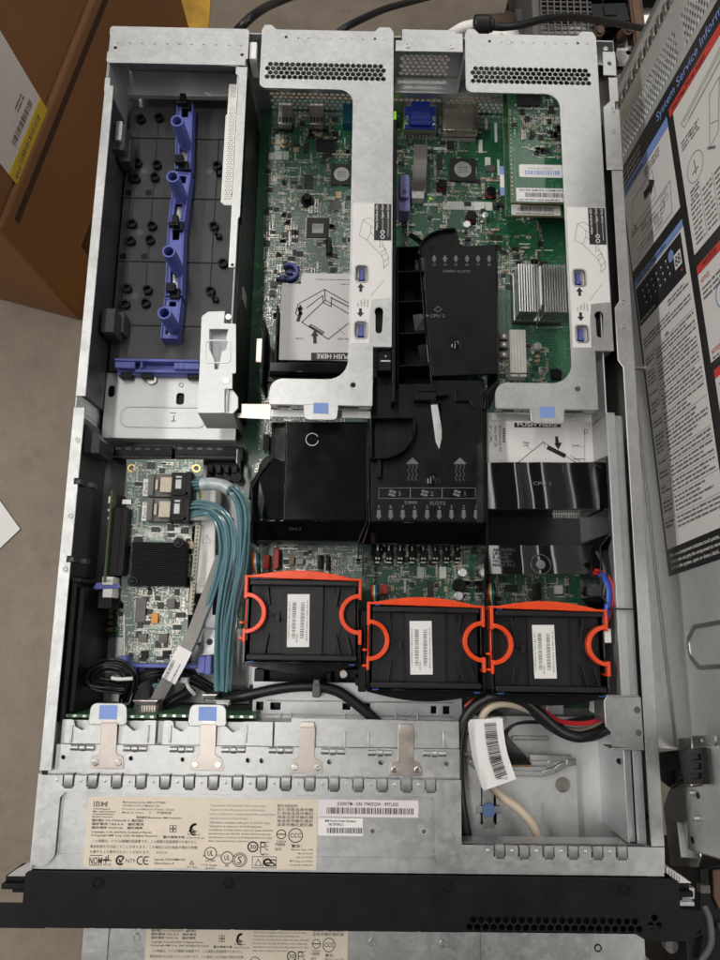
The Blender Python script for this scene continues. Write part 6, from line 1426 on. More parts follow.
# pale edge strip and the battery plate behind the card
m = MB(); out = [R2(534, 292), R2(552, 292), R2(524, 600), R2(508, 600)]; m.prism(out, ZC-.0015, ZC+.0012); 
st = B(m, 'edge_strip', mat('pale_resin', (.50, .46, .38), .5), RC, .0003)
m = MB()
for i in range(22): p = R2(542-i*.95, 302+i*13.5); m.cyl(*p, ZC+.0012, ZC+.0014, .0009, n=8)
B(m, 'contact_dots', CHIPG, st)
t = thing('battery_pack', 'long white plastic battery pack lying beside the blue cables next to the controller card', 'battery', (.10, .25, ZM))
zbp = .040
m = MB(); out = [P(*fR(X, Y), zbp) for X, Y in ((545, 128), (604, 128), (600, 520), (530, 528), (548, 300))]; m.prism(rpoly(out, .001), .012, zbp); bp = B(m, 'pack', WHT, t, .0012)
m = MB(); out = [P(*fR(X, Y), zbp-.004) for X, Y in ((596, 290), (616, 295), (612, 600), (590, 600))]; m.prism(out, .01, zbp-.004); B(m, 'holder', BLK, t, .0008)
m = MB(); q = lambda X, Y: P3(*fR(X, Y), zbp+.0002); m.line([q(556, 352), q(572, 325), q(586, 352)], .0004, EZ, 0, True); m.line([q(572, 335), q(572, 345)], .0004, EZ); m.text('CAUTION', q(548, 505), EX, EY, .0018, 0, 'L', .010); m.add([q(540, 180), q(556, 180), q(556, 198), q(540, 198)], [(3, 2, 1, 0)], 1); B(m, 'printing', [INKL, YEL], bp)
# blue rail at the card's front edge
zr_ = .050
m = MB(); x0, x1, y0, y1 = rc(*fR(262, 768), *fR(560, 782), zr_); m.box(x0, x1, y0, y1, .03, zr_)
for X0, Y0, X1, Y1 in ((262, 742, 296, 780), (540, 742, 566, 800), (566, 738, 586, 806)):
    a = rc(*fR(X0, Y0), *fR(X1, Y1), zr_+.004); m.box(*a, .03, zr_+.004)
for X in (320, 350): a = rc(*fR(X-10, 778), *fR(X+10, 800), zr_-.008); m.box(*a, .03, zr_-.008)
top(m, 'card_retainer', BLUE, 'purple blue plastic rail holding the front edge of the controller card', 'retainer', .0008)
# steel floor around, black bay, slot card standing at left
m = MB(); a = rc(*fR(210, 660), *fR(720, 823), .012); m.box(a[0], .1400, .105, a[3]+.004, .0016, .0100)
B(m, 'card_bay_floor', STEELB, SV, .0005)
m = MB(); x0, x1, y0, y1 = rc(*fR(520, 650), *fR(600, 800), .030); hs_ = [circ(*P(*fR(582, 692), .03), .0026), circ(*P(*fR(545, 700), .03), .0015)]
m.plate(rpoly([(x0, y0), (x1-.004, y0), (x1-.004, y0+.012), (x1, y0+.012), (x1, y1), (x0, y1)], .001), hs_, .0288, .030); m.box(x1-.0012, x1, y0, y1, .0016, .0287); B(m, 'card_bracket', STEEL, SV, .0004)
zs_ = .060
x0, x1, y0, y1 = rc(*fR(206, 172), *fR(236, 488), zs_)
t = thing('slot_card', 'small upright green slot card with a black socket between left wall and controller card', 'circuit board', (x1, (y0+y1)/2, ZM))
m = MB(); m.box(x0+.0055, x0+.0071, y0, y1, .006, zs_); B(m, 'circuit_board', mat('bright_board_edge', (.045, .085, .025), .4), t)
xa, xb, ya, yb = rc(*fR(232, 232), *fR(292, 464), .054)
m = MB(); m.box(x0+.0072, xa+.003, ya-.001, yb+.012, .02, .050); m.prism([(xa+.0028, ya), (xb-.001, ya), (xb, ya+.003), (xb, yb), (xa+.0028, yb)], .020, .0545); m.box(xa+.0085, xa+.0098, ya+.002, yb-.002, .0545, .0552); B(m, 'card_slot', BLK, t, .0005)
m = MB()
for Y in (240, 268, 320, 345, 420, 445): p = P(*fR(238, Y), .0505); m.bc(p[0], p[1], .0028, .0022, .050, .0512)
x, y = P(*fR(248, 205), .05); m.bc(x, y, .0065, .006, .04, .050)
B(m, 'socket_pins', SILV, t, .0002)
x, y = P(*fR(228, 482), zs_); m = MB(); m.bc(x, y, .0085, .0065, .02, zs_-.002); m.bc(x, y-.009, .0075, .008, .02, zs_-.004); o = B(m, 'post', WHT, t, .0006); m = MB(); m.text('PUSH', (x, y-.001, zs_-.0018), EX, EY, .0017, 0, 'C', .0062); B(m, 'lettering', INK, o)
x, y = P(*fR(216, 502), zs_); m = MB(); m.prism(rpoly([(x-.0100, y-.0025), (x+.0125, y-.0010), (x+.012, y+.0022), (x-.0065, y+.0035)], .0015), zs_-.005, zs_-.0035); B(m, 'touch_lever', BLUE, t, .0005)
m = MB(); a = rc(*fR(220, 540), *fR(292, 676), .014); m.box(*a, .010, .0120); 
sc_ = thing('riser_socket_board', 'small green board with a column of gold parts below the upright slot card', 'circuit board', ((a[0]+a[1])/2, (a[2]+a[3])/2, .01)); B(m, 'circuit_board', PCB, sc_)
s = Sc(44); s.fill(a[0]+.010, a[1]-.001, a[2]+.002, a[3]-.002, .012, 60); s.build(sc_)
for i, Y in enumerate((566, 586, 606, 628, 650)): p = P(*fR(238, Y), .015); m = MB(); m.bc(p[0], p[1], .0052, .0036, .012, .0150); B(m, 'capacitor', TAN if i % 2 else GOLD, sc_, .0003)

# ------------------------------------------------------------------ cables
def strand(m, pts, r, n=8, mi=0, steps=7): return m.tube(pts, r, n, mi, steps)
def bundle(m, path, r, count, spread, seed, n=8, mi=0, flat=.6):
    """strands that run together round a centre path; path points (px,py,z) on a zoom frame already mapped"""
    rnd = random.Random(seed); offs = []
    for i in range(count):
        a = i*2.4; q = math.sqrt((i+.5)/count); offs.append((q*math.cos(a), q*math.sin(a)))
    pts = [Vector(p) for p in path]
    for i, (ox, oz) in enumerate(offs):
        st = []
        for j, p in enumerate(pts):
            d = (pts[min(j+1, len(pts)-1)]-pts[max(j-1, 0)]).normalized(); sd = d.cross(EZ).normalized(); up = sd.cross(d)
            s_ = spread[j] if isinstance(spread, (list, tuple)) else spread
            tw = .25*math.sin(j*1.3+i); st.append(p+sd*(s_*(ox+tw*oz))+up*(s_*flat*(oz-tw*ox)))
        strand(m, st, r, n, mi)
    return m
S_ = lambda X, Y, z: P3(*fR(X, Y), z)
t = thing('data_cable', 'blue ribbed cable bundle from the upper connector, outer one of the two', 'cable', tuple(S_(600, 500, .04)))
m = MB(); bundle(m, [S_(505, 150, .048), S_(560, 150, .054), S_(620, 155, .060), S_(665, 180, .064), S_(694, 240, .064), S_(698, 340, .064), S_(690, 440, .062), S_(668, 540, .062), S_(650, 640, .060), S_(640, 740, .058), S_(636, 860, .052)], .00108, 7, [.0042, .0048, .0048, .0048, .0050, .0050, .0048, .0044, .0042, .0042, .0044], 2); B(m, 'blue_strands', SAS, t)
m = MB(); m.tube([S_(556, 152, .0555), S_(590, 150, .0585), S_(630, 158, .062), S_(652, 172, .064)], .0052, 14, 0, 5); B(m, 'clear_sleeve', CLEAR, t)
t = thing('data_cable', 'blue ribbed cable bundle from the lower connector, inner one of the two', 'cable', tuple(S_(600, 560, .04)))
m = MB(); bundle(m, [S_(500, 230, .048), S_(550, 226, .054), S_(600, 240, .060), S_(640, 280, .062), S_(654, 350, .062), S_(648, 430, .060), S_(630, 520, .058), S_(616, 620, .056), S_(614, 740, .054), S_(618, 860, .050)], .00108, 6, [.0042, .0050, .0048, .0046, .0048, .0050, .0046, .0042, .0042, .0044], 5); B(m, 'blue_strands', SAS, t)
m = MB(); bundle(m, [S_(500, 262, .047), S_(570, 250, .052), S_(612, 290, .055), S_(628, 370, .055), S_(618, 440, .054), S_(590, 540, .052), S_(550, 640, .052), S_(515, 720, .052), S_(440, 830, .050), S_(395, 850, .046)], .0014, 4, .0030, 9); B(m, 'blue_side_strands', SAS, t)
t = thing('ribbon_cable', 'grey flat ribbon cable with a white barcode tag crossing the controller card', 'ribbon cable', tuple(S_(500, 700, .04)))
pr = [S_(622, 400, .046), S_(584, 505, .050), S_(548, 600, .057), S_(512, 690, .062), S_(470, 770, .060), S_(428, 840, .054), S_(395, 900, .046)]
m = MB(); dd = (pr[3]-pr[1]).normalized(); ribbon(m, pr, .0095, .0012, side=Vector((-dd.y, dd.x, 0))*-1)
B(m, 'ribbon', GREYC, t)
m = MB(); ribbon(m, [S_(506, 264, .050), S_(575, 262, .052), S_(632, 268, .054), S_(660, 280, .055)], .006, .0012, side=EY); B(m, 'ribbon', GREYC, t)
m = MB(); pw = [S_(498, 716, .0632), S_(470, 770, .0614), S_(440, 825, .0574)]; dd = (pw[2]-pw[0]).normalized(); ribbon(m, pw, .0118, .0010, side=Vector((-dd.y, dd.x, 0))*-1); tg = B(m, 'paper_tag', PAPER, t)
m = MB(); sd = Vector((dd.y, -dd.x, 0)); o = pw[0]+dd*.012+Vector((0, 0, .0012)); m.bars(o+sd*.002, Vector((dd.x, dd.y, dd.z)), sd, .024, .0025, unit=.0004); m.greek(o-sd*.0028, dd, sd, .024, .0015, 1); B(m, 'lettering', INKG, tg)
# black cable loops under the card
S4 = lambda X, Y, z: P3(*zf(X, Y), z)
t = thing('power_cable', 'bundle of black wires looped under the front of the controller card', 'cable', tuple(S4(220, 130, .03)))
m = MB(); bundle(m, [S4(330, 150, .035), S4(300, 165, .042), S4(250, 160, .048), S4(195, 150, .050), S4(172, 135, .052), S4(185, 105, .056), S4(230, 85, .058), S4(280, 92, .058), S4(310, 120, .054), S4(312, 160, .048), S4(300, 200, .04), S4(296, 235, .03)], .0011, 9, .0058, 3); bundle(m, [S4(300, 150, .04), S4(340, 130, .045), S4(390, 115, .045), S4(430, 110, .042), S4(480, 115, .04), S4(540, 140, .038), S4(590, 170, .034), S4(640, 190, .032), S4(720, 185, .03)], .0011, 7, .0045, 4); bundle(m, [S4(380, 110, .042), S4(395, 140, .04), S4(392, 175, .036), S4(388, 215, .03)], .0011, 8, .005, 6)
bundle(m, [S4(520, 160, .040), S4(500, 185, .042), S4(460, 205, .042), S4(420, 230, .04), S4(400, 240, .03)], .0011, 7, .0045, 7)
B(m, 'black_wires', CABLE, t)
m = MB(); q = S4(512, 165, .046); m.tube([q+Vector((-.004, .006, -.002)), q+Vector((0, 0, .001)), q+Vector((.004, -.005, -.003))], .0014, 8); m.bc(q.x-.004, q.y+.006, .005, .004, .040, .0485); m.tube([S4(245, 130, .061), S4(272, 134, .061), S4(318, 132, .060)], .0014, 8); B(m, 'cable_tie', SILK, t)
# backplane circuit boards and their plugs
for i, (Xa, Xb, lab) in enumerate(((70, 400, 'thin green drive backplane board standing behind the left release tab'), (410, 740, 'thin green drive backplane board standing below the blue cables'))):
    xa, xb, ya, yb = rc(*zf(Xa, 258), *zf(Xb, 266), .076)
    t = thing('drive_backplane', lab, 'circuit board', ((xa+xb)/2, ya, .005))
    m = MB(); m.box(xa, xb, ya, ya+.0022, .005, .0775); B(m, 'circuit_board', mat('board_edge_green', (.05, .13, .07), .45) if i == 0 else bpy.data.materials['board_edge_green'], t)
    m = MB()
    for k in range(10): m.bc(xa+.004+k*(xb-xa)/10, ya+.0011, .0025, .0016, .0775, .0778)
    B(m, 'edge_pads', SILV, t)
for i, (X0, Y0, X1, Y1, ma, z) in enumerate(((318, 206, 402, 258, CHIPG, .060), (558, 186, 606, 214, CHIPG, .055), (600, 206, 650, 222, WHT, .06))):
    a = rc(*zf(X0, Y0), *zf(X1, Y1), z); t = thing('cable_plug', ('grey multi pin plug on the left drive backplane', 'dark pin plug below the blue cables', 'pale plug at the end of the blue cables')[i], 'plug', ((a[0]+a[1])/2, a[2], z-.02))
    m = MB(); m.box(a[0], a[1], a[2], a[3]-.003, z-.030, z-.003); m.box(a[0]+.001, a[1]-.001, a[3]-.004, a[3]-.001, z-.02, z); B(m, 'shell', ma, t, .0006)
    m = MB()
    for k in range(8): m.bc(a[0]+.0025+k*(a[1]-a[0]-.005)/7, (a[2]+a[3])/2-.001, .0012, (a[3]-a[2])*.45, z-.003, z-.002)
    m.box(a[0], a[1], a[3]-.0009, a[3], z-.02, z+.001); B(m, 'contacts', CLIP if i == 0 else SILV, t)
# floor of the middle front, with ribs and slots
zm_ = .050
m = MB(); a = rc(252, 688, 462, 735, zm_)
hs_ = [rect(*rc(*z5(X0, Y0), *z5(X1, Y1), zm_)) for X0, Y0, X1, Y1 in ((72, 116, 92, 140), (112, 118, 140, 138), (312, 120, 334, 138), (364, 120, 388, 140), (556, 128, 572, 148), (590, 128, 608, 150))]
m.plate([(a[0], a[2]), (a[1], a[2]), (a[1], a[3]+.004), (a[0], a[3]+.004)], hs_, zm_-.0012, zm_)
pf = B(m, 'middle_deck', STEELD, SV, .0004)
for X in (140, 170, 318, 385, 460, 520): m = MB(); p = P(*z5(X, 165), zm_); m.box(p[0]-.0006, p[0]+.0006, p[1]-.006, p[1]+.005, zm_, zm_+.0016); B(m, 'pressed_rib', STEELD, pf, .0004)
for X0, X1, Y in ((135, 190, 172), (240, 265, 172), (455, 490, 172), (510, 560, 172), (100, 615, 112), (100, 615, 150)): m = MB(); p, q = P(*z5(X0, Y), zm_), P(*z5(X1, Y-2), zm_); m.box(p[0], q[0], p[1]-.0005, p[1]+.0005, zm_, zm_+(.0014 if Y > 160 else .0008)); B(m, 'pressed_rib', STEELD, pf, .0004)
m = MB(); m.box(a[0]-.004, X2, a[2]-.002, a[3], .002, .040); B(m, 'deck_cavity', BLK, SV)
for X, Y in ((210, 168), (486, 172), (546, 176)): x, y = P(*z5(X, Y), zm_); m = MB(); m.pipe(x, y, zm_, zm_+.0007, .0022, .0012, 14); m.cyl(x, y, zm_, zm_+.0003, .0012, n=8); B(m, 'rivet', CHIPG, SV)
m = MB(); a = rc(*z5(0, 40), *z5(60, 130), .035)
m.box(.1400, a[1]+.004, a[2], a[3]+.006, .0016, .030); B(m, 'cable_channel', STEELD, SV, .0005)
c5 = lambda X, Y, z: P3(*z5(X, Y), z)
top(MB().tube([c5(-20, 108, .045), c5(40, 100, .055), c5(110, 84, .058), c5(180, 74, .058), c5(245, 74, .058), c5(300, 88, .057), c5(350, 122, .056), c5(400, 165, .055), c5(432, 200, .050)], .0040, 12), 'round_cable', CABLE, 'thin black round cable running in front of the left fan', 'cable')
m = MB(); q = c5(240, 82, .0605); m.bc(q.x, q.y, .006, .011, .050, .064); m.bc(q.x, q.y+.006, .0045, .004, .05, .068); top(m, 'cable_clip', CHIPG, 'dark grey plastic clip holding the thin black cable', 'clip', .0008)

# ------------------------------------------------------------------ right front bay: drive plate, cables, tag
fQ = fr(440, 680, 3.6)
q6 = lambda X, Y, z: P3(*fQ(X, Y), z)
zo = .030
OD = thing('optical_drive', 'flat steel drive with a blue button lying in the right front bay', 'drive', (.355, .05, .004))
m = MB(); a = rc(*fQ(60, 290), *fQ(496, 640), zo); hs_ = [rpoly([P(*fQ(X, Y), zo) for X, Y in ((148, 378), (202, 378), (202, 450), (214, 450), (214, 480), (204, 480), (204, 520), (196, 520), (196, 536), (156, 536), (156, 520), (146, 520), (146, 480), (138, 480), (138, 450), (148, 450))], .0006)]
m.plate(rect(a[0], a[1], a[2]-.01, a[3]), hs_, zo-.0010, zo); m.box(a[0], a[1]-.0002, a[2]-.01, a[3]-.0002, .006, zo-.006)
dp = B(m, 'drive_plate', STEELB, OD, .0004)
m = MB(); b = [P(*fQ(X, Y), zo+.0012) for X, Y in ((154, 384), (196, 384), (196, 515), (154, 515))]; m.prism(b, zo-.0030, zo-.0012); x, y = P(*fQ(176, 530), zo); m.cyl(x, y, zo-.0028, zo-.0004, .0052, n=24); m.bc(*P(*fQ(175, 466), zo), .0195, .0052, zo-.0012, zo+.0004); B(m, 'button_tongue', STEEL, dp, .0003)
m = MB(); x, y = P(*fQ(176, 467), zo); m.cyl(x, y, zo+.0004, zo+.0012, .0052, n=28); B(m, 'blue_button', LBLUE, dp, .0003)
for X, Y, r in ((442, 377, .0062), (94, 370, .0056)): m = MB(); x, y = P(*fQ(X, Y), zo); m.cyl(x, y, zo-.0002, zo+.0003, r, r*.93, 30); B(m, 'pressed_disc', CLIP, dp)
m = MB()
br = [(72, 285), (105, 290), (140, 318), (170, 330), (250, 336), (372, 338), (415, 325), (455, 300), (492, 296)]
for (p, q) in zip(br, br[1:]):
    A, Bq = P(*fQ(*p), zo+.005), P(*fQ(*q), zo+.005); d_ = (Vector(Bq)-Vector(A)).normalized(); n_ = Vector((-d_.y, d_.x))*.0022
    m.prism([(A[0]-n_.x, A[1]-n_.y), (Bq[0]-n_.x, Bq[1]-n_.y), (Bq[0]+n_.x, Bq[1]+n_.y), (A[0]+n_.x, A[1]+n_.y)], zo, zo+.005)
for X0, Y0, X1, Y1 in ((322, 270, 475, 292), (252, 310, 385, 330), (388, 290, 412, 308)): m.box(*rc(*fQ(X0, Y0), *fQ(X1, Y1), zo+.004), zo, zo+.004)
B(m, 'curved_bracket', STEEL, OD, .0006)
m = MB(); m.text('CANADA', q6(378, 520, zo+.0002), EX*.0+EY, -EX, .0028); m.text('MADE', q6(408, 590, zo+.0002), EY, -EX, .0028); B(m, 'stamped_marks', STEELD, dp)
m = MB(); z_ = .024; a = rc(*fQ(70, 130), *fQ(640, 620), z_); m.box(X2+.0005, a[1], a[2], a[3], z_-.0013, z_); m.box(a[1]-.0012, a[1], a[2], a[3], .002, z_-.0014); f_ = B(m, 'bay_plate', STEELB, SV, .0004)
m = MB(); b = rc(*fQ(258, 200), *fQ(392, 218), z_); m.plate(rpoly(rect(*b), .0015), [rpoly(rect(b[0]+.0012, b[1]-.0012, b[2]+.0012, b[3]-.0012), .001)], z_, z_+.0008); B(m, 'pressed_slot', STEEL, f_, .0003)
m = MB()
for X0, Y0, X1, Y1, z in ((388, 88, 452, 128, .036), (200, 130, 240, 150, .036), (80, 195, 115, 262, .040)): m = MB(); m.box(*rc(*fQ(X0, Y0), *fQ(X1, Y1), .04), .0015, z); B(m, 'bay_block', STEELD, SV, .0008)
m = MB(); m.add([q6(650, 530, .03), q6(702, 578, .03), q6(702, 584, .03), q6(650, 538, .03)], [(0, 1, 2, 3)]); x, y = P(*fQ(683, 584), .03); m.box(*rc(*fQ(648, 545), *fQ(704, 605), .028), .020, .028); m.cyl(x, y, .028, .034, .0030, n=16); m.cyl(x-.009, y+.010, .028, .031, .0022, n=12); B(m, 'corner_bracket', STEEL, SV, .0004)
top(MB().tube([q6(118, 640, .050), q6(96, 560, .055), q6(80, 470, .058), q6(70, 380, .060), q6(66, 290, .062), q6(70, 210, .063), q6(90, 140, .064), q6(130, 90, .066), q6(180, 62, .068), q6(240, 58, .069), q6(300, 75, .068), q6(345, 110, .066), q6(395, 155, .064), q6(440, 188, .062), q6(500, 205, .060), q6(560, 192, .058), q6(605, 165, .055), q6(640, 130, .050)], .0042, 14), 'round_cable', CABLE, 'thick black round cable looping through the right front bay', 'cable')
top(MB().tube([q6(330, 108, .060), q6(375, 150, .058), q6(420, 182, .056), q6(480, 205, .054), q6(545, 205, .052), q6(600, 180, .050), q6(640, 150, .046)], .0034, 12), 'round_cable', CABLE, 'shorter black round cable running under the thick one towards the angled bracket', 'cable')
t = thing('beige_cable', 'beige round cable with a white paper barcode tag in the right front bay', 'cable', tuple(q6(240, 430, .03)))
m = MB(); m.tube([q6(145, 150, .060), q6(165, 110, .063), q6(200, 88, .064), q6(250, 85, .062), q6(305, 100, .058), q6(360, 130, .052), q6(420, 170, .048), q6(490, 185, .046), q6(545, 175, .046), q6(580, 150, .046), q6(600, 110, .048), q6(606, 60, .05), q6(612, 0, .05)], .0031, 12); m.tube([q6(145, 150, .060), q6(150, 200, .058), q6(160, 300, .055), q6(180, 370, .053), q6(225, 420, .050), q6(280, 460, .048), q6(325, 510, .047), q6(352, 560, .046), q6(362, 600, .045), q6(366, 650, .044)], .0034, 12); B(m, 'cable_jacket', BEIGEC, t)
m = MB(); pw = [q6(163, 140, .067), q6(168, 200, .0675), q6(182, 280, .067), q6(215, 378, .065)]; ribbon(m, pw, .0262, .0012, side=EX); ribbon(m, [p-Vector((-.001, 0, .008)) for p in pw], .025, .0010, side=EX); tg = B(m, 'paper_tag', PAPER, t)
m = MB()
qs = [q6(180, 155, .0680), q6(186, 215, .0682), q6(200, 285, .0680), q6(222, 350, .0668)]
rnd = random.Random(12)
for a_, b_ in zip(qs, qs[1:]):
    dv_ = (b_-a_); ln_ = dv_.length; dv_.normalize(); sd = Vector((-dv_.y, dv_.x, 0)).normalized(); tt = 0
    while tt < ln_: w = rnd.choice((.0004, .0004, .0008)); p = a_+dv_*tt; m.add([p-sd*.0045, p+sd*.0045, p+sd*.0045+dv_*w, p-sd*.0045+dv_*w], [(0, 1, 2, 3)]); tt += w+rnd.choice((.0004, .0007))
m.text('24P1137', q6(205, 355, .0672), Vector((.3, -.95, 0)), Vector((.95, .3, 0)), .0018) if False else m.text('24P1137', q6(205, 358, .0674), EX, EY, .0016)
B(m, 'lettering', INK, tg)
t = thing('power_cable', 'fan of black wires ending in a row on the optical drive plug', 'cable', tuple(q6(270, 250, .03)))
m = MB()
for k in range(11):
    e_ = q6(254+k*7, 303, .040); m.tube([e_, q6(247+k*6, 275, .046), q6(230+k*3.2, 235+k*-.8, .050), q6(228+k*1.4, 195, .052), q6(255+k, 165, .053), q6(300, 150+k*.6, .053), q6(360, 148+k*.8, .052), q6(420, 150+k, .05), q6(480, 140+k*1.5, .05), q6(540, 130+k*1.5, .05), q6(600, 122+k, .05)], .00075, 7, 0, 4)
B(m, 'black_wires', CABLE, t)
m = MB(); m.box(*rc(*fQ(252, 298), *fQ(332, 312), .040), .030, .040); B(m, 'plug', mat('brown_plug', (.25, .13, .05), .5), t, .0005)
m = MB(); 
for k in range(3): m.tube([q6(372+k*4, 104+k*6, .056), q6(420, 138+k*5, .056), q6(470, 150+k*5, .056), q6(530, 150+k*5, .056), q6(580, 135+k*5, .056), q6(606, 118+k*5, .054)], .0008, 8, 0, 5)
top(m, 'red_wires', REDC, 'a few red wires tied beside the thick black cable', 'wire')
m = MB(); m.tube([q6(90, 96, .058), q6(120, 72, .06), q6(150, 68, .06)], .0016, 8); top(m, 'red_wire', REDC, 'short red wire end under the middle fan beside the thick black cable', 'wire')
m = MB(); a = rc(*fQ(555, 55), *fQ(592, 122), .06); m.prism(rpoly([(a[0], a[2]), (a[1]-.003, a[2]), (a[1], a[3]), (a[0]+.002, a[3])], .0015), .045, .060); top(m, 'cable_sleeve', WHT, 'white plastic cable sleeve beside the angled steel bracket', 'sleeve', .0015)
# wires at the right rail and by the fans
d6 = lambda X, Y, z: P3(*fD(X, Y), z)
for (col, pts, r, lab) in ((REDC, [(552, 720), (590, 730), (620, 765), (632, 820), (622, 880), (610, 930)], .0016, 'red wire pair curving past the right fan'), (BLUC, [(575, 735), (600, 770), (612, 820), (606, 880), (600, 920)], .0034, 'blue wire bundle beside the right rail'), (CABLE, [(560, 640), (590, 700), (600, 760), (590, 830)], .0024, 'black wire hanging beside the right baffle')):
    m = MB(); m.tube([d6(x-24, y, .076) for x, y in pts], r*.8, 10)
    if col is REDC: m.tube([d6(x-30, y+12, .073) for x, y in pts], r*.8, 10)
    top(m, 'wire', col, lab, 'wire')
m = MB(); bundle(m, [P3(612, 640, .06), P3(617, 665, .06), P3(614, 690, .056), P3(608, 712, .05)], .0020, 5, .0032, 3); top(m, 'black_wires', CABLE, 'black wires beside the right fan at the rail', 'wire')
m = MB(); a = rc(604, 628.5, 611.5, 643, .078); m.box(*a, .05, .0780); top(m, 'wire_tag', PAPER, 'small white tag beside the right fan handle', 'tag', .0006)
for k, (ff, base) in enumerate(((fC, (70, 890)), (fE, (112, 690)), (fD, (92, 820)))):
    m = MB(); mats = [REDC, YELC, WHT, BLUC, GRNC, CABLE]
    for i in range(6): X, Y = base; m.tube([P3(*ff(X-14+i*5, Y-40), .040), P3(*ff(X-16+i*6, Y-10), .052), P3(*ff(X-12+i*5, Y+20), .050), P3(*ff(X+2+i*3, Y+70), .040)], .0008, 7, i, 5)
    top(m, 'fan_wires', mats, 'thin coloured wires at the %s fan socket' % ('middle', 'left', 'right')[k], 'wire')
# power cords behind the server
top(MB().tube([P3(236, 32, .02), P3(246, 22, .03), P3(258, 12, .02), P3(275, 3, -.02), P3(305, -8, -.08), P3(350, -20, -.2)], .0042, 12), 'mains_cable', CABLE, 'thick black power cord leaving behind the power bay', 'cord')
top(MB().tube([P3(330, 42, .01), P3(342, 30, .02), P3(360, 20, .01), P3(385, 9, -.02), P3(410, 2, -.06), P3(450, -8, -.15)], .0034, 12), 'mains_cable', CABLE, 'thin black power cord leaving behind the left riser', 'cord')
t = thing('network_cable', 'black network cable with a fat moulded plug behind the right riser', 'cable', tuple(P3(480, 25, .03)))
m = MB(); m.tube([P3(484, 25, .045), P3(500, 27, .045), P3(520, 25, .04), P3(545, 19, .03), P3(575, 17.5, .01), P3(610, 22, -.03), P3(640, 28, -.08), P3(680, 36, -.16)], .0036, 12); B(m, 'cable_jacket', CABLE, t)
m = MB(); m.tube([P3(473.5, 25, .045), P3(489.5, 25, .045)], .0088, 18, 0, 1); m.tube([P3(488, 25, .045), P3(494, 26, .045)], .006, 14, 0, 1); B(m, 'moulded_plug', CABLE, t, .0015)
m = MB(); m.tube([P3(449, 36, .03), P3(462, 28, .04), P3(474, 25, .045)], .0050, 12, 0, 4); B(m, 'pale_cuff', WHT, t)

# ------------------------------------------------------------------ the removed lid standing on its long side, to the right
O = P3(668, 577, .030)
lv = Vector((-.01344, .99554, -.09340)).normalized(); tv = Vector((.03482, .09382, .99498)); tv = (tv-lv*tv.dot(lv)).normalized(); nv = tv.cross(lv).normalized()
if nv.x > 0: nv = -nv                                            # faces the server
def lid_uv(px, py, h=0):
    r = ray(px, py); o = O+nv*h; k = (o-CAM).dot(nv)/r.dot(nv); p = CAM+r*k-O; return p.dot(lv), p.dot(tv)
ML = Matrix(((lv.x, tv.x, nv.x, O.x), (lv.y, tv.y, nv.y, O.y), (lv.z, tv.z, nv.z, O.z), (0, 0, 0, 1)))   # local x: along the lid, y: up, z: out of its face
LD = thing('service_cover', 'removed steel lid standing on its long side, its inner face covered by a service label', 'lid', tuple(O+lv*.15-tv*.024))
U0, U1, V0, V1 = -.136, .487, -.0215, .415
m = MB()
hs_ = []
for v0, v1 in ((.0155, .1300), (.1410, .2550)):
    y = .4110; j = 0
    while y < .4430:
        x = v0+(.0027 if j % 2 else 0)
        while x < v1-.002: hs_.append([(y+.0023*math.sin(k*PI/3), x+.0023*math.cos(k*PI/3)) for k in range(6)]); x += .0054
        y += .0046; j += 1
m.plate(rpoly([(U0, V0), (U1, V0), (U1, V1), (U0, V1)], .003), hs_, -.0012, 0, M=ML)
sh = B(m, 'steel_sheet', STEELB, LD, .0003)
m = MB(); m.box(.408, .450, .010, .26, -.0130, -.0120, M=ML); B(m, 'added_dark_plate', BLK, LD)  # added black plate keeps the perforations dark
m = MB(); m.box(U0, U1, V0-.0012, V0, -.0012, .0160, M=ML); m.box(U1, U1+.0012, V0, V1, -.020, .0030, M=ML); m.box(U0, U1, V1, V1+.0012, -.02, 0, M=ML)
m.box(U0+.002, U1-.002, V0+.0006, V0+.0018, .0001, .0010, M=ML)
B(m, 'folded_edge', STEEL, LD, .0004)
m = MB()
v = .012
while v < .40: m.box(.4640, .4745, v, v+.0055, .0001, .0022, M=ML); v += .0118
sl = B(m, 'edge_tabs', STEEL, LD, .0005); 
m = MB(); v = .012
while v < .40: m.box(.4640, .4745, v+.0058, v+.0082, .0001, .0004, M=ML); v += .0118
B(m, 'edge_slots', CHIP, sl)
e = rpoly([(-.0455, .034), (-.0455, .36), (-.1100, .36), (-.1100, .0325), (-.072, .0325), (-.062, .0205)], .010)
m = MB(); m.plate(rpoly([(-.042, .032), (-.042, .36), (-.076, .36), (-.076, .032), (-.066, .0195), (-.052, .0195)], [.010, .004, .004, .008, .008, .008]), [rpoly([(-.0455, .0345), (-.0455, .356), (-.0725, .356), (-.0725, .0345), (-.064, .0232), (-.054, .0232)], [.009, .003, .003, .007, .007, .007])], 0, .0012, M=ML); B(m, 'pressed_rib', STEEL, LD, .0005)
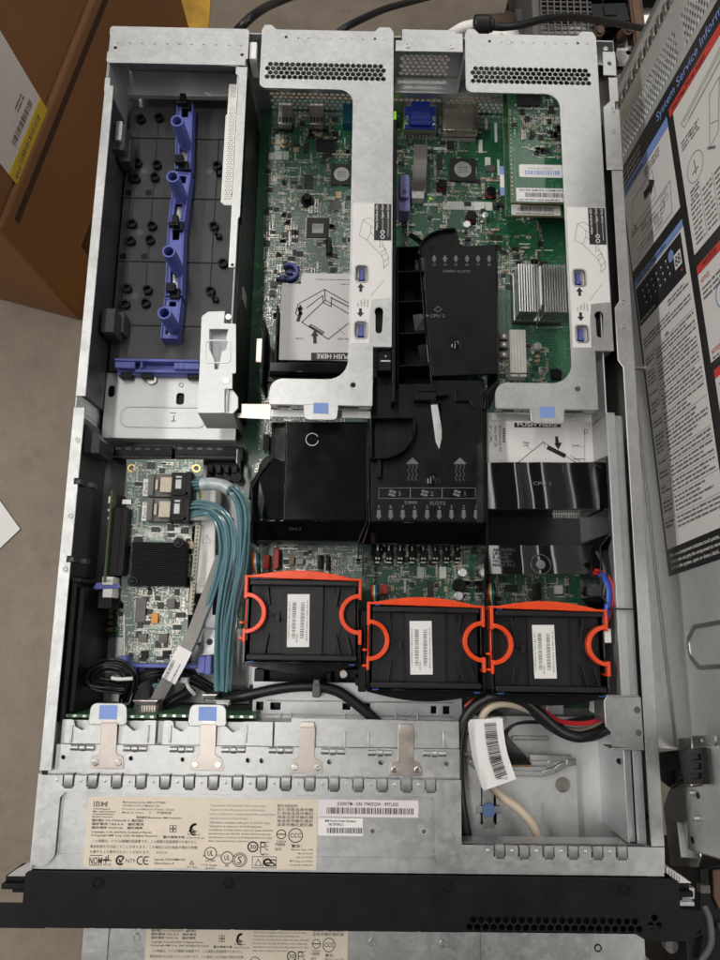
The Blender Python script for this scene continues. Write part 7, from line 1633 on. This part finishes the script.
# service label
m = MB(); m.box(0, .4005, .0020, .36, .0001, .0003, M=ML); lb = B(m, 'service_label', mat('black_label_print', (.014, .014, .015), .4), LD)
def pan(u0, u1, v0, v1, mt, nm, z=.0004): m = MB(); m.box(u0, u1, v0, v1, z-.0001, z, M=ML); return B(m, nm, mt, lb)
LP = mat('label_panel', (.70, .675, .655), .42)
pan(.2870, .3675, .0045, .0985, LP, 'white_panel'); pan(.3680, .3775, .0045, .0985, LBLUE, 'blue_header'); pan(.0220, .2690, .0055, .0990, LP, 'white_panel'); pan(.2695, .2760, .0055, .0985, LBLUE, 'blue_header')
pan(.2355, .3715, .1085, .205, LP, 'white_panel'); pan(.3720, .3805, .1030, .205, RED, 'red_header'); pan(.1430, .2170, .1090, .205, LP, 'white_panel'); pan(.2175, .2245, .1090, .205, RED, 'red_header'); pan(.0220, .1290, .1110, .205, LP, 'white_panel'); pan(.1292, .1360, .1110, .205, RED, 'red_header')
pan(.2660, .3805, .214, .35, LP, 'white_panel'); pan(.022, .2560, .214, .35, LP, 'white_panel')
pan(.2285, .2670, .0065, .0940, INK, 'black_picture', .0005)
z = .0007
def LV(u_, v_, zz=z): return ML @ Vector((u_, v_, zz))
TX, TY = tv, lv
m = MB()
m.text('System Service Information', LV(.3862, .0830), TX, TY, .0082, 3, 'L', .132)
for i, s_ in enumerate(('Before removing the cover', 'turn off the server and', 'disconnect the power cords')): m.text(s_, LV(.3800+i*.0055, .0065+i*.001), TX, TY, .0028, 4, 'L', .040)
m.text('Danger', LV(.3955, .0065), TX, TY, .0028, 2, 'L', .009)
m.text('Cold Adapters', LV(.3702, .0100), TX, TY, .0048, 0, 'L', .038); m.text('Light Path Diagnostics', LV(.2712, .0110), TX, TY, .0040, 0, 'L', .058)
m.text('Hot-Swap Power Supply', LV(.3740, .1080), TX, TY, .0046, 0, 'L', .055); m.text('NOTICE!', LV(.2192, .1180), TX, TY, .0040, 0, 'L', .02)
m.text('NOTICE!', LV(.2080, .1125), TX, TY, .0036, 2, 'L', .012); m.text('NOTICE!', LV(.1480, .1125), TX, TY, .0036, 2, 'L', .012)
m.greek(LV(.2020, .1125), TX, TY, .08, .0042, 3, 1, seed=2); m.greek(LV(.1440, .1125), TX, TY, .08, .0036, 1, 1, seed=8)
for i, s_ in enumerate(('Blue on a component indicates touch points, The', 'where you can grip the component to remove it', 'it from the system, open or close a latch, and so')): m.text(s_, LV(.0148-i*.0052, .0095), TX, TY, .0030, 4, 'L', (.086, .086, .088)[i])
# picture of the lamp panel
for r_ in range(3):
    for k in range(6): u_, v_ = .2580-r_*.0072, .020+k*.0092+r_*.002; c_ = LV(u_, v_, .0008); m.add([c_+TX*.0010*math.cos(t)+TY*.0010*math.sin(t) for t in [i*PI/4 for i in range(8)]], [tuple(range(8))], 4); m.greek(LV(u_-.0028, v_-.002, .0008), TX, TY, .004, .0014, 1, 5)
c_ = LV(.2570, .0750, .0008); m.add([c_+TX*.0046*math.cos(t)+TY*.0052*math.sin(t) for t in [i*PI/10 for i in range(20)]], [tuple(range(20))], 3)
m.add([LV(.2405, .0790, .0008), LV(.2405, .0905, .0008), LV(.2540, .0905, .0008), LV(.2540, .0790, .0008)], [(0, 1, 2, 3)], 4)
m.text('88', LV(.2425, .0848, .0009), TX, TY, .0095, 0, 'C', .0092); m.text('Light Path Diagnostics Panel', LV(.2310, .0090, .0008), TX, TY, .0022, 4, 'L', .03)
c_ = LV(.2352, .0890, .0008); m.add([c_+TX*.0012*math.cos(t)+TY*.0012*math.sin(t) for t in [i*PI/4 for i in range(8)]], [tuple(range(8))], 2)
# print and tables
m.greek(LV(.2220, .060), TX, TY, .036, .0036, 2, 1, seed=3); m.greek(LV(.2120, .009), TX, TY, .086, .0036, 3, 1, seed=4)
m.text('NMI', LV(.1965, .048), TX, TY, .0026, 0, 'L')
rows = [(.1920, 3), (.1790, 5), (.1585, 2), (.1490, 4), (.1320, 3), (.1190, 6), (.0950, 2), (.0860, 3), (.0730, 3), (.0600, 4), (.0430, 3)]
for i, (u_, n_) in enumerate(rows):
    m.greek(LV(u_, .0085), TX, TY, .016, .0036, max(1, n_-1), 1, seed=i+20); m.greek(LV(u_, .0290), TX, TY, .067, .0036, n_, 1, seed=i+40)
    m.line([LV(u_+.0036, .0065), LV(u_+.0036, .0975)], .0003, nv, 1)
m.line([LV(.2000, .0265), LV(.0240, .0265)], .0003, nv, 1)
# drawings: tray with arrow, board sketch, power supply sketch
def D(pts, w=.0004, mi=1, cl=False): m.line([LV(a, b) for a, b in pts], w, nv, mi, cl)
D([(.352, .022), (.352, .064), (.325, .064), (.325, .022)], .0005, 1); D([(.352, .022), (.340, .016), (.330, .016), (.325, .022)], .0005, 1)
m.add([LV(.3440, .044), LV(.3440, .056), LV(.3360, .056), LV(.3360, .044)], [(0, 1, 2, 3)], 0); m.add([LV(.3485, .056), LV(.3400, .066), LV(.3315, .056)], [(0, 1, 2)], 0)
m.greek(LV(.3620, .050), TX, TY, .03, .0030, 3, 1, seed=6); m.greek(LV(.3240, .012), TX, TY, .012, .0030, 2, 1, seed=7)
for k in range(5): D([(.318-k*.0055, .012+k*.001), (.318-k*.0055, .085-k*.004)], .0004)
D([(.320, .010), (.320, .090), (.292, .086), (.292, .010)], .0005, 1, True)
for k in range(16): a_, b_ = .294+random.random()*.022, .014+random.random()*.062; D([(a_, b_), (a_, b_+.008), (a_+.004, b_+.008), (a_+.004, b_)], .0004, 1, True)
D([(.352, .118), (.366, .205), (.355, .205), (.345, .122)], .0005, 1, True); D([(.350, .122), (.362, .200)], .0006); D([(.347, .13), (.357, .2)], .0004)
D([(.300, .150), (.340, .160), (.342, .175), (.304, .163)], .0005, 1, True); D([(.318, .155), (.312, .165)], .0004); D([(.296, .156), (.302, .148)], .002)
c0 = [(.302+.012*math.cos(t), .128+.012*math.sin(t)) for t in [i*PI/10 for i in range(20)]]; D(c0, .0005, 1, True); D([(.296, .128), (.308, .128)], .001); D([(.299, .123), (.299, .132)], .001)
m.greek(LV(.335, .114), TX, TY, .016, .0034, 3, 1, seed=9); m.greek(LV(.334, .128), TX, TY, .014, .0034, 3, 1, seed=10); m.greek(LV(.286, .116), TX, TY, .014, .0034, 3, 1, seed=11)
for r_ in range(9): m.greek(LV(.276-r_*.0044, .114), TX, TY, .014, .0034, 1, 1, seed=60+r_); m.greek(LV(.276-r_*.0044, .132), TX, TY, .014, .0034, 1, 1, seed=70+r_); m.greek(LV(.276-r_*.0044, .150), TX, TY, .05, .0034, 1, 1, seed=80+r_)
for v_ in (.130, .148): D([(.280, v_), (.238, v_)], .0004)
for k in range(14): c_ = [(.185+.012*math.cos(t), .142+.014*math.sin(t)) for t in [i*PI/14 for i in range(28)]]
D(c_, .001, 3, True)
for blk in ((.374, .22, .1), (.25, .22, .1)):
    m.greek(LV(blk[0]-.01, blk[1]), TX, TY, blk[2], .0038, 22, 1, seed=90)
m.greek(LV(.122, .116), TX, TY, .08, .0036, 24, 1, seed=95)
B(m, 'printing', [INK, INKG, RED, LBLUE, PAPER, DULL], lb)
# pin, latch handle and its housing at the front end
m = MB(); a_ = lid_uv(641, 368, .004); m.cyl(a_[0], a_[1], 0, .016, .0022, n=14, M=ML); m.cyl(a_[0], a_[1], 0, .002, .0036, n=14, M=ML); B(m, 'locating_pin', SILV, LD, .0005)
zz = lambda X, Y: (600+X/3, 640+Y/3)
def LQ(pts, h): return [lid_uv(*zz(*p), h) for p in pts]
m = MB(); m.plate(rpoly(LQ([(236, 296), (275, 296), (270, 420), (300, 650), (290, 682), (212, 678), (190, 500), (205, 455), (236, 415)], .012), .002), [], .0108, .012, M=ML)
q = LQ([(275, 288), (345, 284), (345, 320), (280, 320)], .018); m.plate(rpoly(q, .002), [circ(*lid_uv(*zz(306, 301), .018), .0018)], .0168, .018, M=ML)
c_ = lid_uv(*zz(234, 590), .012); m.box(c_[0]-.012, c_[0]+.012, c_[1]-.001, c_[1]+.012, .0121, .017, M=ML)
B(m, 'latch_base', STEEL, LD, .0005)
m = MB(); q = LQ([(305, 322), (375, 312), (375, 665), (262, 630), (256, 440), (308, 432)], .030); m.prism(rpoly(q, .0015), .0125, .030, M=ML); hb = B(m, 'latch_housing', STEEL, LD, .0010)
for X, Y in ((293, 466), (277, 600)): c_ = lid_uv(*zz(X, Y), .0302); m = MB(); m.cyl(*c_, .0300, .0304, .0022, n=16, M=ML); B(m, 'screw_hole', BLK, hb)
for X, Y in ((276, 458), (288, 535)): c_ = lid_uv(*zz(X, Y), .032); m = MB(); m.cyl(*c_, .030, .0335, .0020, .0015, 14, M=ML); B(m, 'stud', STEELD, hb, .0003)
m = MB(); q = LQ([(232, 332), (302, 322), (312, 432), (252, 432)], .034); m.prism(q, .0125, .034, M=ML)
for Y in (352, 380, 408): c_ = LQ([(275, Y-8), (297, Y-10), (298, Y+8), (277, Y+9)], .0345); m.prism(c_, .0340, .0352, M=ML)
B(m, 'latch_block', BLK, LD, .0008)
m = MB(); q = LQ([(152, 336), (252, 326), (252, 420), (228, 430), (207, 445), (185, 428), (166, 398), (155, 365)], .016); m.prism(q, .004, .016, M=ML); B(m, 'latch_handle', GLOSS, LD, .0015)
m = MB(); q = LQ([(190, 345), (240, 340), (240, 385), (195, 392)], .017); m.prism(q, .016, .0166, M=ML); B(m, 'grip_recess', BLK, LD, .0004)
# neighbouring equipment at the lower right corner
t = thing('rack_equipment', 'dark edge of another rack unit at the lower right corner with steel hooks', 'rack unit', tuple(P3(712, 930, -.05)))
z_ = .0
def q2(X, Y, z=z_): return P(*zz(X, Y), z)
m = MB(); m.prism([q2(300, 690), q2(420, 660), q2(420, 1100), q2(268, 1100), q2(262, 900), q2(310, 880)], -.09, -.002); B(m, 'black_body', BEZ, t, .0015)
m = MB(); m.prism([q2(336, 690), q2(420, 680), q2(420, 800), q2(356, 806), q2(340, 770)], -.0018, .0012); B(m, 'steel_plate', BROWN, t, .0006); m = MB(); m.prism([q2(352, 850), q2(420, 845), q2(420, 860), q2(353, 868)], -.0018, .0060); B(m, 'steel_strip', STEELD, t, .0006)
m = MB(); m.tube([(*q2(305, 790), .004), (*q2(318, 830), .006), (*q2(322, 900), .006), (*q2(300, 960), .002)], .0026, 8); m.box(*rc(*zz(300, 735), *zz(330, 760), .004), -.002, .005); B(m, 'hook', CHIPG, t, .0005)
m = MB(); m.prism([q2(216, 755, .03), q2(300, 755, .03), q2(300, 790, .03), q2(216, 800, .03)], .012, .022); m.box(*rc(*zz(222, 785), *zz(285, 800), .03), .022, .030); B(m, 'latch_bar', STEELD, t, .0008)
m = MB(); x, y = q2(236, 940); m.cyl(x, y, -.06, -.02, .0035, n=14); m.cyl(x, y, -.02, -.012, .0055, n=14); B(m, 'screw_post', CHIPG, t, .0004)
# ------------------------------------------------------------------ light and camera
wd = bpy.data.worlds.new('World'); SC.world = wd; wd.use_nodes = True
bg = wd.node_tree.nodes['Background']; bg.inputs[0].default_value = (1.0, .985, .96, 1); bg.inputs[1].default_value = AMB
def rect_light(name, x, y, z, w, l, power, rot=0, tilt=0, col=(1, .975, .93)):
    d = bpy.data.lights.new(name, 'AREA'); d.shape = 'RECTANGLE'; d.size = w; d.size_y = l; d.energy = power; d.color = col
    o = bpy.data.objects.new(name, d); COL.objects.link(o); o.location = (x, y, z); o.rotation_euler = (0, tilt, rot); return o
for a in LAMPS: rect_light(*a)
cam = bpy.data.cameras.new('camera'); co = bpy.data.objects.new('camera', cam); COL.objects.link(co)
co.matrix_world = Matrix.Translation(CAM) @ CR.to_4x4(); cam.sensor_fit = 'HORIZONTAL'; cam.sensor_width = 36; cam.lens = 36*F/720; cam.clip_start = .01; cam.clip_end = 60
SC.camera = co
SC.view_settings.view_transform = 'Standard'; SC.view_settings.look = 'None'; SC.view_settings.exposure = EXPO; SC.view_settings.gamma = 1
SC.cycles.max_bounces = 8
